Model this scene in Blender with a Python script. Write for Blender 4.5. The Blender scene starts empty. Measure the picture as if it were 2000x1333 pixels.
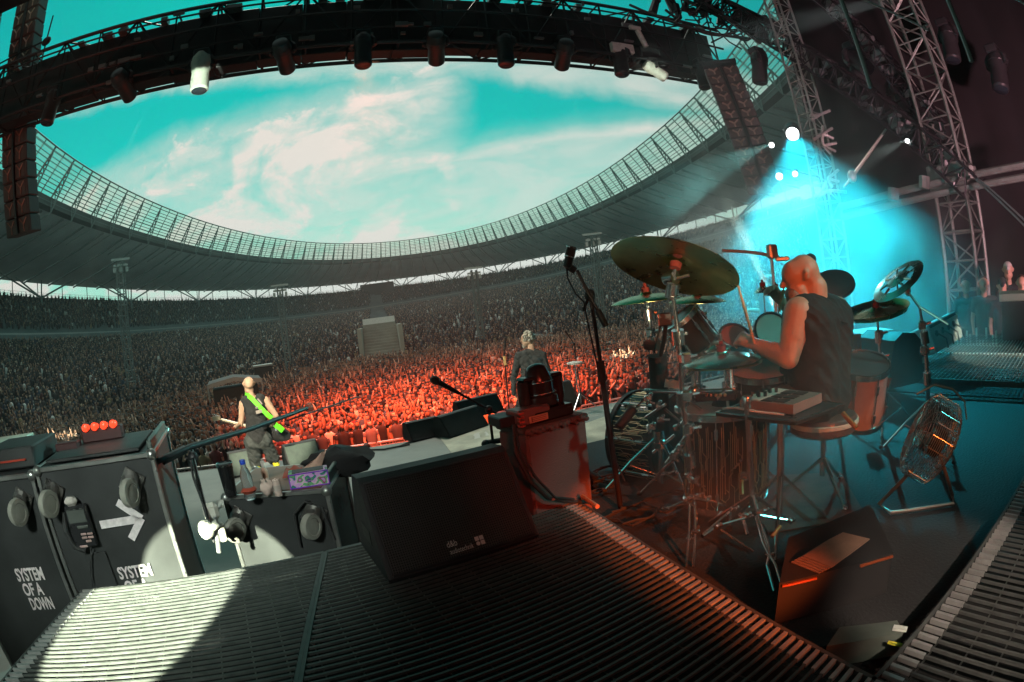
import bpy, math, random
import numpy as np
from mathutils import Vector, Matrix, Euler
random.seed(7); RNG = np.random.default_rng(7)
scene = bpy.context.scene
COL = scene.collection
R = math.radians
PI = math.pi

# ------------------------------------------------------------------ camera
F_PX = 1050.0                      # focal length of the equisolid wide lens, in pixels of a 2000 px wide frame
ROLL, PITCH = R(6.6), R(-3.7)
CAM = np.array([0.0, 0.0, 5.0])    # field is z = 0, main stage 2.75, drum riser 3.85, grating decks 4.0
FW = np.array([0, math.cos(PITCH), math.sin(PITCH)])
_r0 = np.array([1.0, 0, 0]); _u0 = np.cross(_r0, FW)
UP = math.cos(ROLL) * _u0 + math.sin(ROLL) * _r0
RT = math.cos(ROLL) * _r0 - math.sin(ROLL) * _u0
cd = bpy.data.cameras.new('camera'); cam = bpy.data.objects.new('camera', cd); COL.objects.link(cam)
cam.matrix_world = Matrix(((RT[0], UP[0], -FW[0], CAM[0]), (RT[1], UP[1], -FW[1], CAM[1]), (RT[2], UP[2], -FW[2], CAM[2]), (0, 0, 0, 1)))
cd.type = 'PANO'; cd.panorama_type = 'FISHEYE_EQUISOLID'
cd.sensor_width = 36.0; cd.sensor_height = 24.0
cd.fisheye_lens = F_PX / 2000 * 36.0; cd.fisheye_fov = R(175)
cd.clip_start = 0.02; cd.clip_end = 3000
scene.camera = cam

def ray(px, py):
    dx, dy = px - 1000, -(py - 666.5); r = math.hypot(dx, dy) + 1e-9; th = 2 * math.asin(r / 2 / F_PX)
    return RT * dx / r * math.sin(th) + UP * dy / r * math.sin(th) + FW * math.cos(th)
def PZ(px, py, z):                 # where the sight line of a photo point meets height z
    d = ray(px, py); t = (z - CAM[2]) / d[2]; return Vector(CAM + d * t)
def PD(px, py, dist):              # point of a sight line at a horizontal distance
    d = ray(px, py); return Vector(CAM + d * dist / math.hypot(d[0], d[1]))
def AZEL(px, py):
    d = ray(px, py); return math.degrees(math.atan2(d[0], d[1])), math.degrees(math.atan2(d[2], math.hypot(d[0], d[1])))
STA = R(19.0)                      # stage axes: E1 along the front edge (to the right), E2 towards the audience
E1 = Vector((math.cos(STA), math.sin(STA), 0)); E2 = Vector((-math.sin(STA), math.cos(STA), 0))
def S(a, b, z): return E1 * a + E2 * b + Vector((0, 0, z))

# ------------------------------------------------------------------ world, sun, exposure
SUN_EL, SUN_AZ = R(55), R(-28)
def make_world():
    w = bpy.data.worlds.new('World'); scene.world = w; w.use_nodes = True
    nt = w.node_tree; nt.nodes.clear()
    N = lambda t, **k: [(setattr(n, a, b), n)[1] for n in [nt.nodes.new(t)] for a, b in (k or {'name': t}).items()][-1]
    L = nt.links.new
    def val(x, sock):
        if isinstance(x, (int, float)): sock.default_value = x
        else: L(x, sock)
    def M(op, a, b=0.0, c=0.0):
        n = N('ShaderNodeMath', operation=op); val(a, n.inputs[0]); val(b, n.inputs[1]); val(c, n.inputs[2]); return n.outputs[0]
    def MR(x, a, b, lo=0.0, hi=1.0):
        n = N('ShaderNodeMapRange'); n.interpolation_type = 'SMOOTHSTEP'; val(x, n.inputs[0])
        for i, v in enumerate((a, b, lo, hi)): n.inputs[1 + i].default_value = v
        return n.outputs[0]
    def MIX(f, a, b, mode='MIX'):
        n = N('ShaderNodeMix', data_type='RGBA', blend_type=mode); val(f, n.inputs[0])
        for s, v in ((n.inputs[6], a), (n.inputs[7], b)):
            if isinstance(v, tuple): s.default_value = v + (1,)
            else: L(v, s)
        return n.outputs[2]
    sky = N('ShaderNodeTexSky', sky_type='NISHITA'); sky.sun_disc = False
    sky.sun_elevation = SUN_EL; sky.sun_rotation = SUN_AZ; sky.altitude = 0; sky.air_density = 1.0; sky.dust_density = 0.3; sky.ozone_density = 1.0
    base = MIX(1.0, sky.outputs[0], SKY_TINT, 'MULTIPLY')
    tc = N('ShaderNodeTexCoord'); sx = N('ShaderNodeSeparateXYZ'); L(tc.outputs['Generated'], sx.inputs[0])
    y = M('MAXIMUM', sx.outputs[1], 0.05)
    X = M('DIVIDE', sx.outputs[0], y); Y = M('DIVIDE', sx.outputs[2], y)
    cv = N('ShaderNodeCombineXYZ'); L(X, cv.inputs[0]); L(Y, cv.inputs[1])
    def noise(scale, det, rough, sx_=1.0, sy_=1.0, rot=0.0, dist=0.0, off=0.0):
        mp = N('ShaderNodeMapping'); L(cv.outputs[0], mp.inputs[0]); mp.inputs['Scale'].default_value = (sx_, sy_, 1); mp.inputs['Rotation'].default_value = (0, 0, rot); mp.inputs['Location'].default_value = (off, off * .7, 0)
        n = N('ShaderNodeTexNoise'); n.inputs['Scale'].default_value = scale; n.inputs['Detail'].default_value = det; n.inputs['Roughness'].default_value = rough; n.inputs['Distortion'].default_value = dist
        L(mp.outputs[0], n.inputs['Vector']); return n.outputs['Fac']
    nb = M('SUBTRACT', noise(3.2, 8, .62, dist=.4), .5)
    ns = M('SUBTRACT', noise(14, 9, .72, dist=.5, off=3.1), .5)
    streak = noise(4.0, 7, .6, 1.0, 3.2, R(35), 1.0, off=1.7)
    G = lambda px, py: (lambda d: (d[0] / d[1], d[2] / d[1]))(ray(px, py))
    def line(p, q, soft, nk=.12):      # 1 below/right of the line p->q, 0 above; edge broken up by the noise
        (x0, y0), (x1, y1) = G(*p), G(*q); dx, dy = x1 - x0, y1 - y0; l = math.hypot(dx, dy)
        d = M('ADD', M('MULTIPLY', M('SUBTRACT', X, x0), dy / l), M('MULTIPLY', M('SUBTRACT', Y, y0), -dx / l))
        d = M('ADD', d, M('ADD', M('MULTIPLY', nb, nk), M('MULTIPLY', ns, nk * .45)))
        return MR(d, -soft, soft)
    inv = lambda a: M('SUBTRACT', 1.0, a)
    mn = lambda a, b: M('MINIMUM', a, b); mx = lambda a, b: M('MAXIMUM', a, b)
    mass = mn(line((250, 345), (760, 150), .022, .20), line((880, 120), (905, 320), .05, .05))
    body = mn(line((560, 300), (770, 165), .10, .25), line((870, 120), (890, 330), .06, .06))
    veil = line((800, 318), (1300, 232), .05, .06)
    band = mn(line((880, 300), (1290, 232), .03, .05), inv(line((880, 330), (1290, 268), .05, .05)))
    topb = mn(line((350, 158), (880, 96), .03, .08), inv(line((350, 175), (880, 150), .03, .10)))
    topr = mn(line((840, 128), (1250, 78), .05, .10), inv(line((870, 158), (1200, 105), .03, .08)))
    low = MR(M('ADD', Y, M('MULTIPLY', nb, .22)), .30, .08)
    hole = MR(M('ADD', noise(5.2, 6, .6, 1, 1.6, R(20), .6, off=5.0), M('MULTIPLY', ns, .25)), .40, .60)
    d = M('MULTIPLY', mass, M('ADD', .50, M('MULTIPLY', hole, .5)))
    d = mx(d, M('MULTIPLY', body, M('ADD', .55, M('MULTIPLY', hole, .42))))
    d = mx(d, M('MULTIPLY', veil, .62)); d = mx(d, M('MULTIPLY', band, .92))
    d = mx(d, M('MULTIPLY', topb, .62)); d = mx(d, M('MULTIPLY', topr, .55))
    d = mx(d, M('MULTIPLY', M('MULTIPLY', low, line((150, 250), (1400, 330), .3, .1)), .80))
    d = M('MULTIPLY', d, M('ADD', .66, M('MULTIPLY', MR(streak, .30, .64), .50)))
    d = M('MINIMUM', d, 1.0)
    front = MR(sx.outputs[1], .05, .25)
    d = M('ADD', M('MULTIPLY', d, front), M('MULTIPLY', inv(front), .45))
    ccol = MIX(MR(Y, .10, .42), CLOUD_LOW, CLOUD_HI)
    fin = MIX(d, base, ccol)
    # below the horizon: dull ground
    fin = MIX(MR(sx.outputs[2], -.06, .0), (.05, .06, .06), MIX(MR(Y, .16, .07), fin, (7.2, 7.4, 6.9)))
    bg = N('ShaderNodeBackground'); L(fin, bg.inputs[0]); bg.inputs[1].default_value = SKY_STRENGTH
    out = N('ShaderNodeOutputWorld'); L(bg.outputs[0], out.inputs[0])
SKY_STRENGTH = 0.12
SKY_TINT = (0.0, 1.12, 0.64)
CLOUD_HI = (7.0, 6.5, 5.9); CLOUD_LOW = (6.6, 6.7, 6.2)
make_world()
sd = bpy.data.lights.new('sun', 'SUN'); sun = bpy.data.objects.new('sun', sd); COL.objects.link(sun)
sd.energy = 2.0; sd.angle = R(11); sd.color = (1.0, .93, .80)
_sv = Vector((math.sin(SUN_AZ) * math.cos(SUN_EL), math.cos(SUN_AZ) * math.cos(SUN_EL), math.sin(SUN_EL)))
sun.rotation_euler = _sv.to_track_quat('Z', 'Y').to_euler(); sun.location = (0, 0, 60)
scene.view_settings.view_transform = 'Standard'; scene.view_settings.look = 'None'
scene.view_settings.exposure = 0.0; scene.view_settings.gamma = 1.0; scene.view_settings.use_curve_mapping = False
scene.render.engine = 'CYCLES'
cy = scene.cycles
cy.use_denoising = True; cy.max_bounces = 6; cy.diffuse_bounces = 2; cy.glossy_bounces = 3; cy.transmission_bounces = 4; cy.volume_bounces = 0; cy.transparent_max_bounces = 12
cy.caustics_reflective = False; cy.caustics_refractive = False; cy.sample_clamp_indirect = 4.0
try: cy.use_light_tree = True
except Exception: pass

# ------------------------------------------------------------------ helpers
MATS = {}
def mat(name, col=(.5, .5, .5), rough=.6, metal=0.0, var=0.12, scale=8.0, bump=0.0, bscale=60.0, emit=None, estr=1.0, alpha=None, trans=0.0, ior=1.45, spec=None, scratch=0.0, rand=None, sheen=0.0):
    if name in MATS: return MATS[name]
    m = bpy.data.materials.new(name); m.use_nodes = True; nt = m.node_tree; b = nt.nodes['Principled BSDF']; L = nt.links.new
    tc = nt.nodes.new('ShaderNodeTexCoord')
    n = nt.nodes.new('ShaderNodeTexNoise'); n.inputs['Scale'].default_value = scale; n.inputs['Detail'].default_value = 6; n.inputs['Roughness'].default_value = .6
    L(tc.outputs['Object'], n.inputs['Vector'])
    r = nt.nodes.new('ShaderNodeValToRGB'); e = r.color_ramp.elements
    e[0].position = .25; e[1].position = .78
    e[0].color = tuple(max(0, c * (1 - var)) for c in col) + (1,); e[1].color = tuple(min(1, c * (1 + var) + var * .01) for c in col) + (1,)
    L(n.outputs['Fac'], r.inputs[0]); csock = r.outputs[0]
    if rand:
        rr = nt.nodes.new('ShaderNodeValToRGB'); rr.color_ramp.interpolation = 'CONSTANT'
        src = nt.nodes.new('ShaderNodeNewGeometry').outputs['Random Per Island'] if rand[0] == 'island' else nt.nodes.new('ShaderNodeObjectInfo').outputs['Random']
        L(src, rr.inputs[0]); els = rr.color_ramp.elements
        for i, (p, c) in enumerate(rand[1]):
            el = els[i] if i < 2 else els.new(p)
            el.position = p; el.color = c + (1,)
        csock = rr.outputs[0]
        if rand[0] == 'color': csock = nt.nodes.new('ShaderNodeObjectInfo').outputs['Color']
    if scratch:
        n2 = nt.nodes.new('ShaderNodeTexNoise'); n2.inputs['Scale'].default_value = 5; n2.inputs['Detail'].default_value = 12; n2.inputs['Roughness'].default_value = .8
        mp = nt.nodes.new('ShaderNodeMapping'); mp.inputs['Scale'].default_value = (1, 5, 2); L(tc.outputs['Object'], mp.inputs[0]); L(mp.outputs[0], n2.inputs['Vector'])
        mr = nt.nodes.new('ShaderNodeMapRange'); mr.inputs[1].default_value = .60; mr.inputs[2].default_value = .72; L(n2.outputs['Fac'], mr.inputs[0])
        mx = nt.nodes.new('ShaderNodeMix'); mx.data_type = 'RGBA'; mm = nt.nodes.new('ShaderNodeMath'); mm.operation = 'MULTIPLY'; mm.inputs[1].default_value = scratch; L(mr.outputs[0], mm.inputs[0]); L(mm.outputs[0], mx.inputs[0])
        L(csock, mx.inputs[6]); mx.inputs[7].default_value = tuple(min(1, c * 2.2 + .05) for c in col) + (1,); csock = mx.outputs[2]
    L(csock, b.inputs['Base Color'])
    b.inputs['Metallic'].default_value = metal
    rm = nt.nodes.new('ShaderNodeMapRange'); L(n.outputs['Fac'], rm.inputs[0]); rm.inputs[1].default_value = .2; rm.inputs[2].default_value = .8
    rm.inputs[3].default_value = max(0.03, rough - .10); rm.inputs[4].default_value = min(1, rough + .12); L(rm.outputs[0], b.inputs['Roughness'])
    if bump:
        nb = nt.nodes.new('ShaderNodeTexNoise'); nb.inputs['Scale'].default_value = bscale; nb.inputs['Detail'].default_value = 5; L(tc.outputs['Object'], nb.inputs['Vector'])
        bp = nt.nodes.new('ShaderNodeBump'); bp.inputs['Strength'].default_value = bump; bp.inputs['Distance'].default_value = .02; L(nb.outputs['Fac'], bp.inputs['Height']); L(bp.outputs[0], b.inputs['Normal'])
    if emit: b.inputs['Emission Color'].default_value = emit + (1,); b.inputs['Emission Strength'].default_value = estr
    if trans: b.inputs['Transmission Weight'].default_value = trans; b.inputs['IOR'].default_value = ior
    if alpha is not None: b.inputs['Alpha'].default_value = alpha
    if spec is not None: b.inputs['Specular IOR Level'].default_value = spec
    if sheen: b.inputs['Sheen Weight'].default_value = sheen
    MATS[name] = m; return m

class MB:
    """collects simple shapes into one mesh"""
    def __init__(s): s.v = []; s.f = []; s.m = []
    def add(s, vs, fs, mi=0):
        o = len(s.v); s.v += [tuple(v) for v in vs]; s.f += [tuple(i + o for i in f) for f in fs]; s.m += [mi] * len(fs); return s
    def box(s, c, d, rz=0.0, mi=0, M=None, bev=0.0):
        hx, hy, hz = d[0] / 2, d[1] / 2, d[2] / 2
        if bev > 0:
            b = min(bev, hx * .9, hy * .9, hz * .9); vs = []
            for sx in (-1, 1):
                for sy in (-1, 1):
                    for sz in (-1, 1):
                        vs += [(sx * hx, sy * (hy - b), sz * (hz - b)), (sx * (hx - b), sy * hy, sz * (hz - b)), (sx * (hx - b), sy * (hy - b), sz * hz)]
            I = lambda sx, sy, sz, k: ((sx > 0) * 4 + (sy > 0) * 2 + (sz > 0)) * 3 + k
            fs = []
            for q in (-1, 1):
                fs.append([I(q, -1, -1, 0), I(q, 1, -1, 0), I(q, 1, 1, 0), I(q, -1, 1, 0)]); fs.append([I(-1, q, -1, 1), I(1, q, -1, 1), I(1, q, 1, 1), I(-1, q, 1, 1)]); fs.append([I(-1, -1, q, 2), I(1, -1, q, 2), I(1, 1, q, 2), I(-1, 1, q, 2)])
                for r in (-1, 1):
                    fs.append([I(q, r, -1, 0), I(q, r, -1, 1), I(q, r, 1, 1), I(q, r, 1, 0)]); fs.append([I(q, -1, r, 0), I(q, -1, r, 2), I(q, 1, r, 2), I(q, 1, r, 0)]); fs.append([I(-1, q, r, 1), I(-1, q, r, 2), I(1, q, r, 2), I(1, q, r, 1)])
                    for t in (-1, 1): fs.append([I(q, r, t, 0), I(q, r, t, 1), I(q, r, t, 2)])
        else:
            vs = [(sx * hx, sy * hy, sz * hz) for sx in (-1, 1) for sy in (-1, 1) for sz in (-1, 1)]
            fs = [(0, 1, 3, 2), (4, 6, 7, 5), (0, 4, 5, 1), (2, 3, 7, 6), (0, 2, 6, 4), (1, 5, 7, 3)]
        ca, sa = math.cos(rz), math.sin(rz); T = Matrix.Rotation(rz, 4, 'Z') if M is None else M
        c = Vector(c)
        return s.add([T.to_3x3() @ Vector(v) + c for v in vs], fs, mi)
    def tube(s, pts, r, n=8, mi=0, cap=True):
        pts = [Vector(p) for p in pts]; k = len(pts); rs = r if isinstance(r, (list, tuple)) else [r] * k
        vs = []; fs = []; prev = None
        for i, p in enumerate(pts):
            t = (pts[min(i + 1, k - 1)] - pts[max(i - 1, 0)]);
            if t.length < 1e-9: t = Vector((0, 0, 1))
            t.normalize()
            if prev is None: a = t.orthogonal().normalized()
            else: a = (prev - t * prev.dot(t)); a = a.normalized() if a.length > 1e-6 else t.orthogonal().normalized()
            prev = a; b = t.cross(a)
            for j in range(n):
                w = 2 * PI * j / n + PI / n; vs.append(p + (a * math.cos(w) + b * math.sin(w)) * rs[i])
        for i in range(k - 1):
            for j in range(n): fs.append((i * n + j, i * n + (j + 1) % n, (i + 1) * n + (j + 1) % n, (i + 1) * n + j))
        if cap: fs.append(tuple(range(n - 1, -1, -1))); fs.append(tuple((k - 1) * n + j for j in range(n)))
        return s.add(vs, fs, mi)
    def lathe(s, prof, n=24, M=None, mi=0, closed=False):
        """prof: (radius, height) pairs turned about local z"""
        M = M or Matrix(); k = len(prof); vs = []; fs = []
        for r, h in prof:
            for j in range(n): w = 2 * PI * j / n; vs.append(M @ Vector((r * math.cos(w), r * math.sin(w), h)))
        for i in range(k - 1 + (1 if closed else 0)):
            i2 = (i + 1) % k
            for j in range(n): fs.append((i * n + j, i * n + (j + 1) % n, i2 * n + (j + 1) % n, i2 * n + j))
        if not closed:
            if prof[0][0] > 1e-4: fs.append(tuple(range(n - 1, -1, -1)))
            if prof[-1][0] > 1e-4: fs.append(tuple((k - 1) * n + j for j in range(n)))
        return s.add(vs, fs, mi)
    def ball(s, c, r, n=10, k=6, mi=0, M=None):
        rr = r if isinstance(r, (tuple, list)) else (r, r, r); T = (M or Matrix()).to_3x3()
        vs = []; fs = []
        for i in range(k + 1):
            a = PI * i / k - PI / 2
            for j in range(n):
                w = 2 * PI * j / n; vs.append(T @ Vector((rr[0] * math.cos(a) * math.cos(w), rr[1] * math.cos(a) * math.sin(w), rr[2] * math.sin(a))) + Vector(c))
        for i in range(k):
            for j in range(n): fs.append((i * n + j, i * n + (j + 1) % n, (i + 1) * n + (j + 1) % n, (i + 1) * n + j))
        return s.add(vs, fs, mi)
    def ring(s, c, R_, r, M=None, n=28, m=6, mi=0, a0=0.0, a1=2 * PI):
        T = (M or Matrix()).to_3x3(); pts = [T @ Vector((R_ * math.cos(a0 + (a1 - a0) * i / n), R_ * math.sin(a0 + (a1 - a0) * i / n), 0)) + Vector(c) for i in range(n + 1)]
        return s.tube(pts, r, m, mi, cap=abs(a1 - a0) < 6.2)
    def quad(s, a, b, c, d, mi=0): return s.add([a, b, c, d], [(0, 1, 2, 3)], mi)
    def slab(s, poly, z0, z1, mi=0):
        n = len(poly); vs = [(p[0], p[1], z0) for p in poly] + [(p[0], p[1], z1) for p in poly]
        fs = [tuple(range(n - 1, -1, -1)), tuple(range(n, 2 * n))] + [(i, (i + 1) % n, n + (i + 1) % n, n + i) for i in range(n)]
        return s.add(vs, fs, mi)
    def build(s, name, mats, parent=None, smooth=False, origin=None, world=True):
        """vertices are in world space; with a parent or an origin they are moved into that frame"""
        me = bpy.data.meshes.new(name)
        V = s.v
        o = bpy.data.objects.new(name, me)
        if parent is not None:
            o.parent = parent
            if world:
                inv = WM[parent.name].inverted(); V = [inv @ Vector(v) for v in V]
            WM[o.name] = WM[parent.name]
        elif origin is not None:
            T = origin if isinstance(origin, Matrix) else Matrix.Translation(Vector(origin))
            if world: inv = T.inverted(); V = [inv @ Vector(v) for v in V]
            o.matrix_world = T; WM[o.name] = T
        else: WM[o.name] = Matrix()
        me.from_pydata([tuple(v) for v in V], [], s.f); me.update()
        mats = mats if isinstance(mats, (list, tuple)) else [mats]
        for m in mats: me.materials.append(m)
        if len(mats) > 1: me.polygons.foreach_set('material_index', s.m)
        if smooth:
            me.polygons.foreach_set('use_smooth', [True] * len(me.polygons))
            try: me.set_sharp_from_angle(angle=R(smooth if smooth is not True else 40))
            except Exception: pass
        COL.objects.link(o); return o
WM = {}
def thing(name, label, cat, loc=(0, 0, 0), rz=0.0, group=None):
    o = bpy.data.objects.new(name, None); COL.objects.link(o); o.empty_display_size = .1
    o.location = loc; o.rotation_euler = (0, 0, rz); WM[o.name] = Matrix.Translation(Vector(loc)) @ Matrix.Rotation(rz, 4, 'Z')
    return tag(o, label, cat, group)
def tag(o, label, cat, group=None):
    o['label'] = label; o['category'] = cat
    if group: o['group'] = group
    return o
def kind(o, k='structure', label=None):
    o['kind'] = k
    if label: o['label'] = label
    return o
def dup(o, parent=None):
    c = o.copy(); COL.objects.link(c)
    if parent is not None: c.parent = parent
    for ch in o.children: dup(ch, c)
    return c
def look(p, q, roll=0.0):          # matrix with z pointing from p to q
    d = (Vector(q) - Vector(p)).normalized(); M = d.to_track_quat('Z', 'Y').to_matrix().to_4x4(); return Matrix.Translation(Vector(p)) @ M @ Matrix.Rotation(roll, 4, 'Z')
def catenary(a, b, sag, n=10): 
    a, b = Vector(a), Vector(b); return [a.lerp(b, i / n) + Vector((0, 0, -sag * 4 * (i / n) * (1 - i / n))) for i in range(n + 1)]
def spot(name, p, q, watts, col, angle, blend=.3, r=.12):
    l = bpy.data.lights.new(name, 'SPOT'); o = bpy.data.objects.new(name, l); COL.objects.link(o); o.matrix_world = look(p, q) @ Matrix.Rotation(PI, 4, 'X')
    l.energy = watts; l.color = col; l.spot_size = R(angle); l.spot_blend = blend; l.shadow_soft_size = r; return o

BLACK = mat('black_paint', (.018, .018, .02), .55, var=.3)
BLACKM = mat('black_metal', (.018, .018, .02), .5, .1, var=.3)
ALU = mat('aluminium', (.55, .56, .55), .38, .9, var=.15)
STEEL = mat('galvanised_steel', (.30, .32, .32), .5, .7, var=.2)
CHROME = mat('chrome', (.82, .82, .82), .21, 1.0, var=.06)
RUBBER = mat('rubber', (.03, .03, .03), .75, var=.25)
# ------------------------------------------------------------------ stadium
CX, CY, PH, NE, DAB = -20.6, 106.7, -.149, 2.09, 59.5
def ring_pt(b, t, z, dr=0.0):
    a = b + DAB; c, s_ = math.cos(t), math.sin(t)
    u = math.copysign(abs(c) ** (2 / NE), c) * (b + dr); v = math.copysign(abs(s_) ** (2 / NE), s_) * (a + dr)
    return Vector((CX + u * math.cos(PH) + v * math.sin(PH), CY - u * math.sin(PH) + v * math.cos(PH), z))
def hit(b, az):
    a = b + DAB; s, c = math.sin(az), math.cos(az); lo, hi = 0.0, 900.0
    for _ in range(46):
        t = (lo + hi) / 2; x = t * s - CX; y = t * c - CY; u = x * math.cos(PH) - y * math.sin(PH); v = x * math.sin(PH) + y * math.cos(PH)
        if abs(u / b) ** NE + abs(v / a) ** NE > 1: hi = t
        else: lo = t
    return lo
AZS = np.array([-180, -100, -57, -41, -24, -16, 1, 12, 30, 60, 180.])
def gal_z(az): return float(np.interp(math.degrees(az), AZS, [10, 10.2, 10.4, 9.7, 9.6, 10.0, 12.8, 14.6, 15.2, 15, 10]))
def fld_d(az): return float(np.interp(math.degrees(az), AZS, [38, 38, 38, 42, 53, 57, 55, 56, 66, 70, 40]))
GAL_B, TOP_B, TOP_Z = 70.0, 80.8, 20.5
def stand_pt(az, f):               # f 0..1 lower tier, 1..2 upper tier
    d1, d2, d3 = fld_d(az), hit(GAL_B, az), hit(TOP_B, az); zg = gal_z(az)
    if f <= 1: d = d1 + (d2 - d1) * f; z = zg * f ** 1.15 - .0
    else: d = d2 + 1.0 + (d3 - d2 - 1.0) * (f - 1); z = zg + 1.6 + (TOP_Z - .6 - zg - 1.6) * (f - 1)
    return d * math.sin(az), d * math.cos(az), z

GROUND = mat('field_cover', (.06, .065, .06), .85, var=.3, scale=.6)
CONC = mat('stand_concrete', (.15, .18, .18), .85, var=.3, scale=.3)
MEMB = mat('roof_membrane', (.55, .60, .60), .8, var=.22, scale=.12)
GIRD = mat('girder_steel', (.22, .27, .26), .6, .3, var=.2)
def glass_roof_mat():
    m = bpy.data.materials.new('roof_glazing'); m.use_nodes = True; nt = m.node_tree; nt.nodes.clear(); L = nt.links.new
    out = nt.nodes.new('ShaderNodeOutputMaterial'); mix = nt.nodes.new('ShaderNodeMixShader'); tr = nt.nodes.new('ShaderNodeBsdfTransparent'); tl = nt.nodes.new('ShaderNodeBsdfTranslucent'); df = nt.nodes.new('ShaderNodeBsdfGlossy')
    tc = nt.nodes.new('ShaderNodeTexCoord'); n = nt.nodes.new('ShaderNodeTexNoise'); n.inputs['Scale'].default_value = .12; n.inputs['Detail'].default_value = 5; L(tc.outputs['Object'], n.inputs['Vector'])
    mr = nt.nodes.new('ShaderNodeMapRange'); mr.inputs[1].default_value = .3; mr.inputs[2].default_value = .7; mr.inputs[3].default_value = .12; mr.inputs[4].default_value = .40; L(n.outputs['Fac'], mr.inputs[0])
    tr.inputs[0].default_value = (.86, .97, .90, 1); tl.inputs[0].default_value = (.72, .82, .74, 1)
    L(mr.outputs[0], mix.inputs[0]); L(tr.outputs[0], mix.inputs[1]); L(tl.outputs[0], mix.inputs[2]); L(mix.outputs[0], out.inputs[0]); return m
GLASS = glass_roof_mat()

g = MB(); g.quad((-380, -130, 0), (380, -130, 0), (380, 470, 0), (-380, 470, 0)); kind(g.build('ground', GROUND))
stad = thing('stadium', 'oval stadium bowl with packed stands under a dark ring roof with a glazed inner edge', 'stadium', (CX, CY, 0))
azs = [R(a) for a in range(-100, 81, 2)]
for nm, f0, f1, k in (('lower_stand', 0, 1, 40), ('upper_stand', 1.0001, 2, 18)):
    b = MB(); vs = []; fs = []
    for i, az in enumerate(azs):
        for j in range(k + 1):
            for st in (0, 1):       # terraced steps
                x, y, z = stand_pt(az, f0 + (f1 - f0) * j / k); z2 = stand_pt(az, f0 + (f1 - f0) * max(j - 1, 0) / k)[2] if st == 0 else z
                vs.append((x, y, (z2 if st == 0 else z) + .03))
    W = 2 * (k + 1)
    for i in range(len(azs) - 1):
        for j in range(W - 1): fs.append((i * W + j, (i + 1) * W + j, (i + 1) * W + j + 1, i * W + j + 1))
    b.add(vs, fs); b.build(nm, CONC, stad)
# gallery: parapet band between the two tiers with a pale coping, dark recess below
b = MB(); c2 = MB()
for i in range(len(azs) - 1):
    for bb, zlo, zhi, dd in ((b, -1.8, 1.5, 0.9), (c2, 1.5, 1.75, .8)):
        P = []
        for az in (azs[i], azs[i + 1]):
            d = hit(GAL_B, az) + dd; z = gal_z(az); P += [Vector((d * math.sin(az), d * math.cos(az), z + zlo)), Vector((d * math.sin(az), d * math.cos(az), z + zhi)), Vector(((d + .5) * math.sin(az), (d + .5) * math.cos(az), z + zhi))]
        bb.quad(P[0], P[3], P[4], P[1]); bb.quad(P[1], P[4], P[5], P[2])
b.build('gallery_wall', CONC, stad); c2.build('gallery_coping', mat('coping_stone', (.34, .37, .35), .8, var=.15), stad)
# top wall + railing + roof
TW = MB(); RL = MB(); azf = [R(a * .5) for a in range(-200, 161)]
for i in range(len(azf) - 1):
    a0, a1 = azf[i], azf[i + 1]; d0, d1 = hit(TOP_B, a0), hit(TOP_B, a1)
    p0 = Vector((d0 * math.sin(a0), d0 * math.cos(a0), 0)); p1 = Vector((d1 * math.sin(a1), d1 * math.cos(a1), 0))
    TW.quad(p0 + Vector((0, 0, TOP_Z - 3)), p1 + Vector((0, 0, TOP_Z - 3)), p1 + Vector((0, 0, TOP_Z)), p0 + Vector((0, 0, TOP_Z)))
    for h in (.5, 1.0): RL.tube([p0 + Vector((0, 0, TOP_Z + h)), p1 + Vector((0, 0, TOP_Z + h))], .03, 3, cap=False)
    RL.tube([p0 + Vector((0, 0, TOP_Z)), p0 + Vector((0, 0, TOP_Z + 1.05))], .025, 3, cap=False)
TW.build('parapet', CONC, stad); RL.build('railing', GIRD, stad)
NB = 92; RIM_B, RIM_Z, GL_B, GL_Z, OUT_B, OUT_Z = 53.8, 37.5, 58.0, 31.8, 82.7, 23.9
TS = [2 * PI * i / NB for i in range(NB + 1)]
def seen(t): p = ring_pt(70, t, 0); return p.y > 20 and abs(math.degrees(math.atan2(p.x, p.y))) < 66
fas = MB(); outer = MB(); memb_far = MB(); lat = MB(); pane_far = MB()
memb = fas_o = None
ROWS = 5
def roof_row(f): return RIM_B + (GL_B - RIM_B) * f, RIM_Z + (GL_Z - RIM_Z) * (f ** .9)
roofE = MB(); panels = []; panes = []; girders = []
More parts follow.
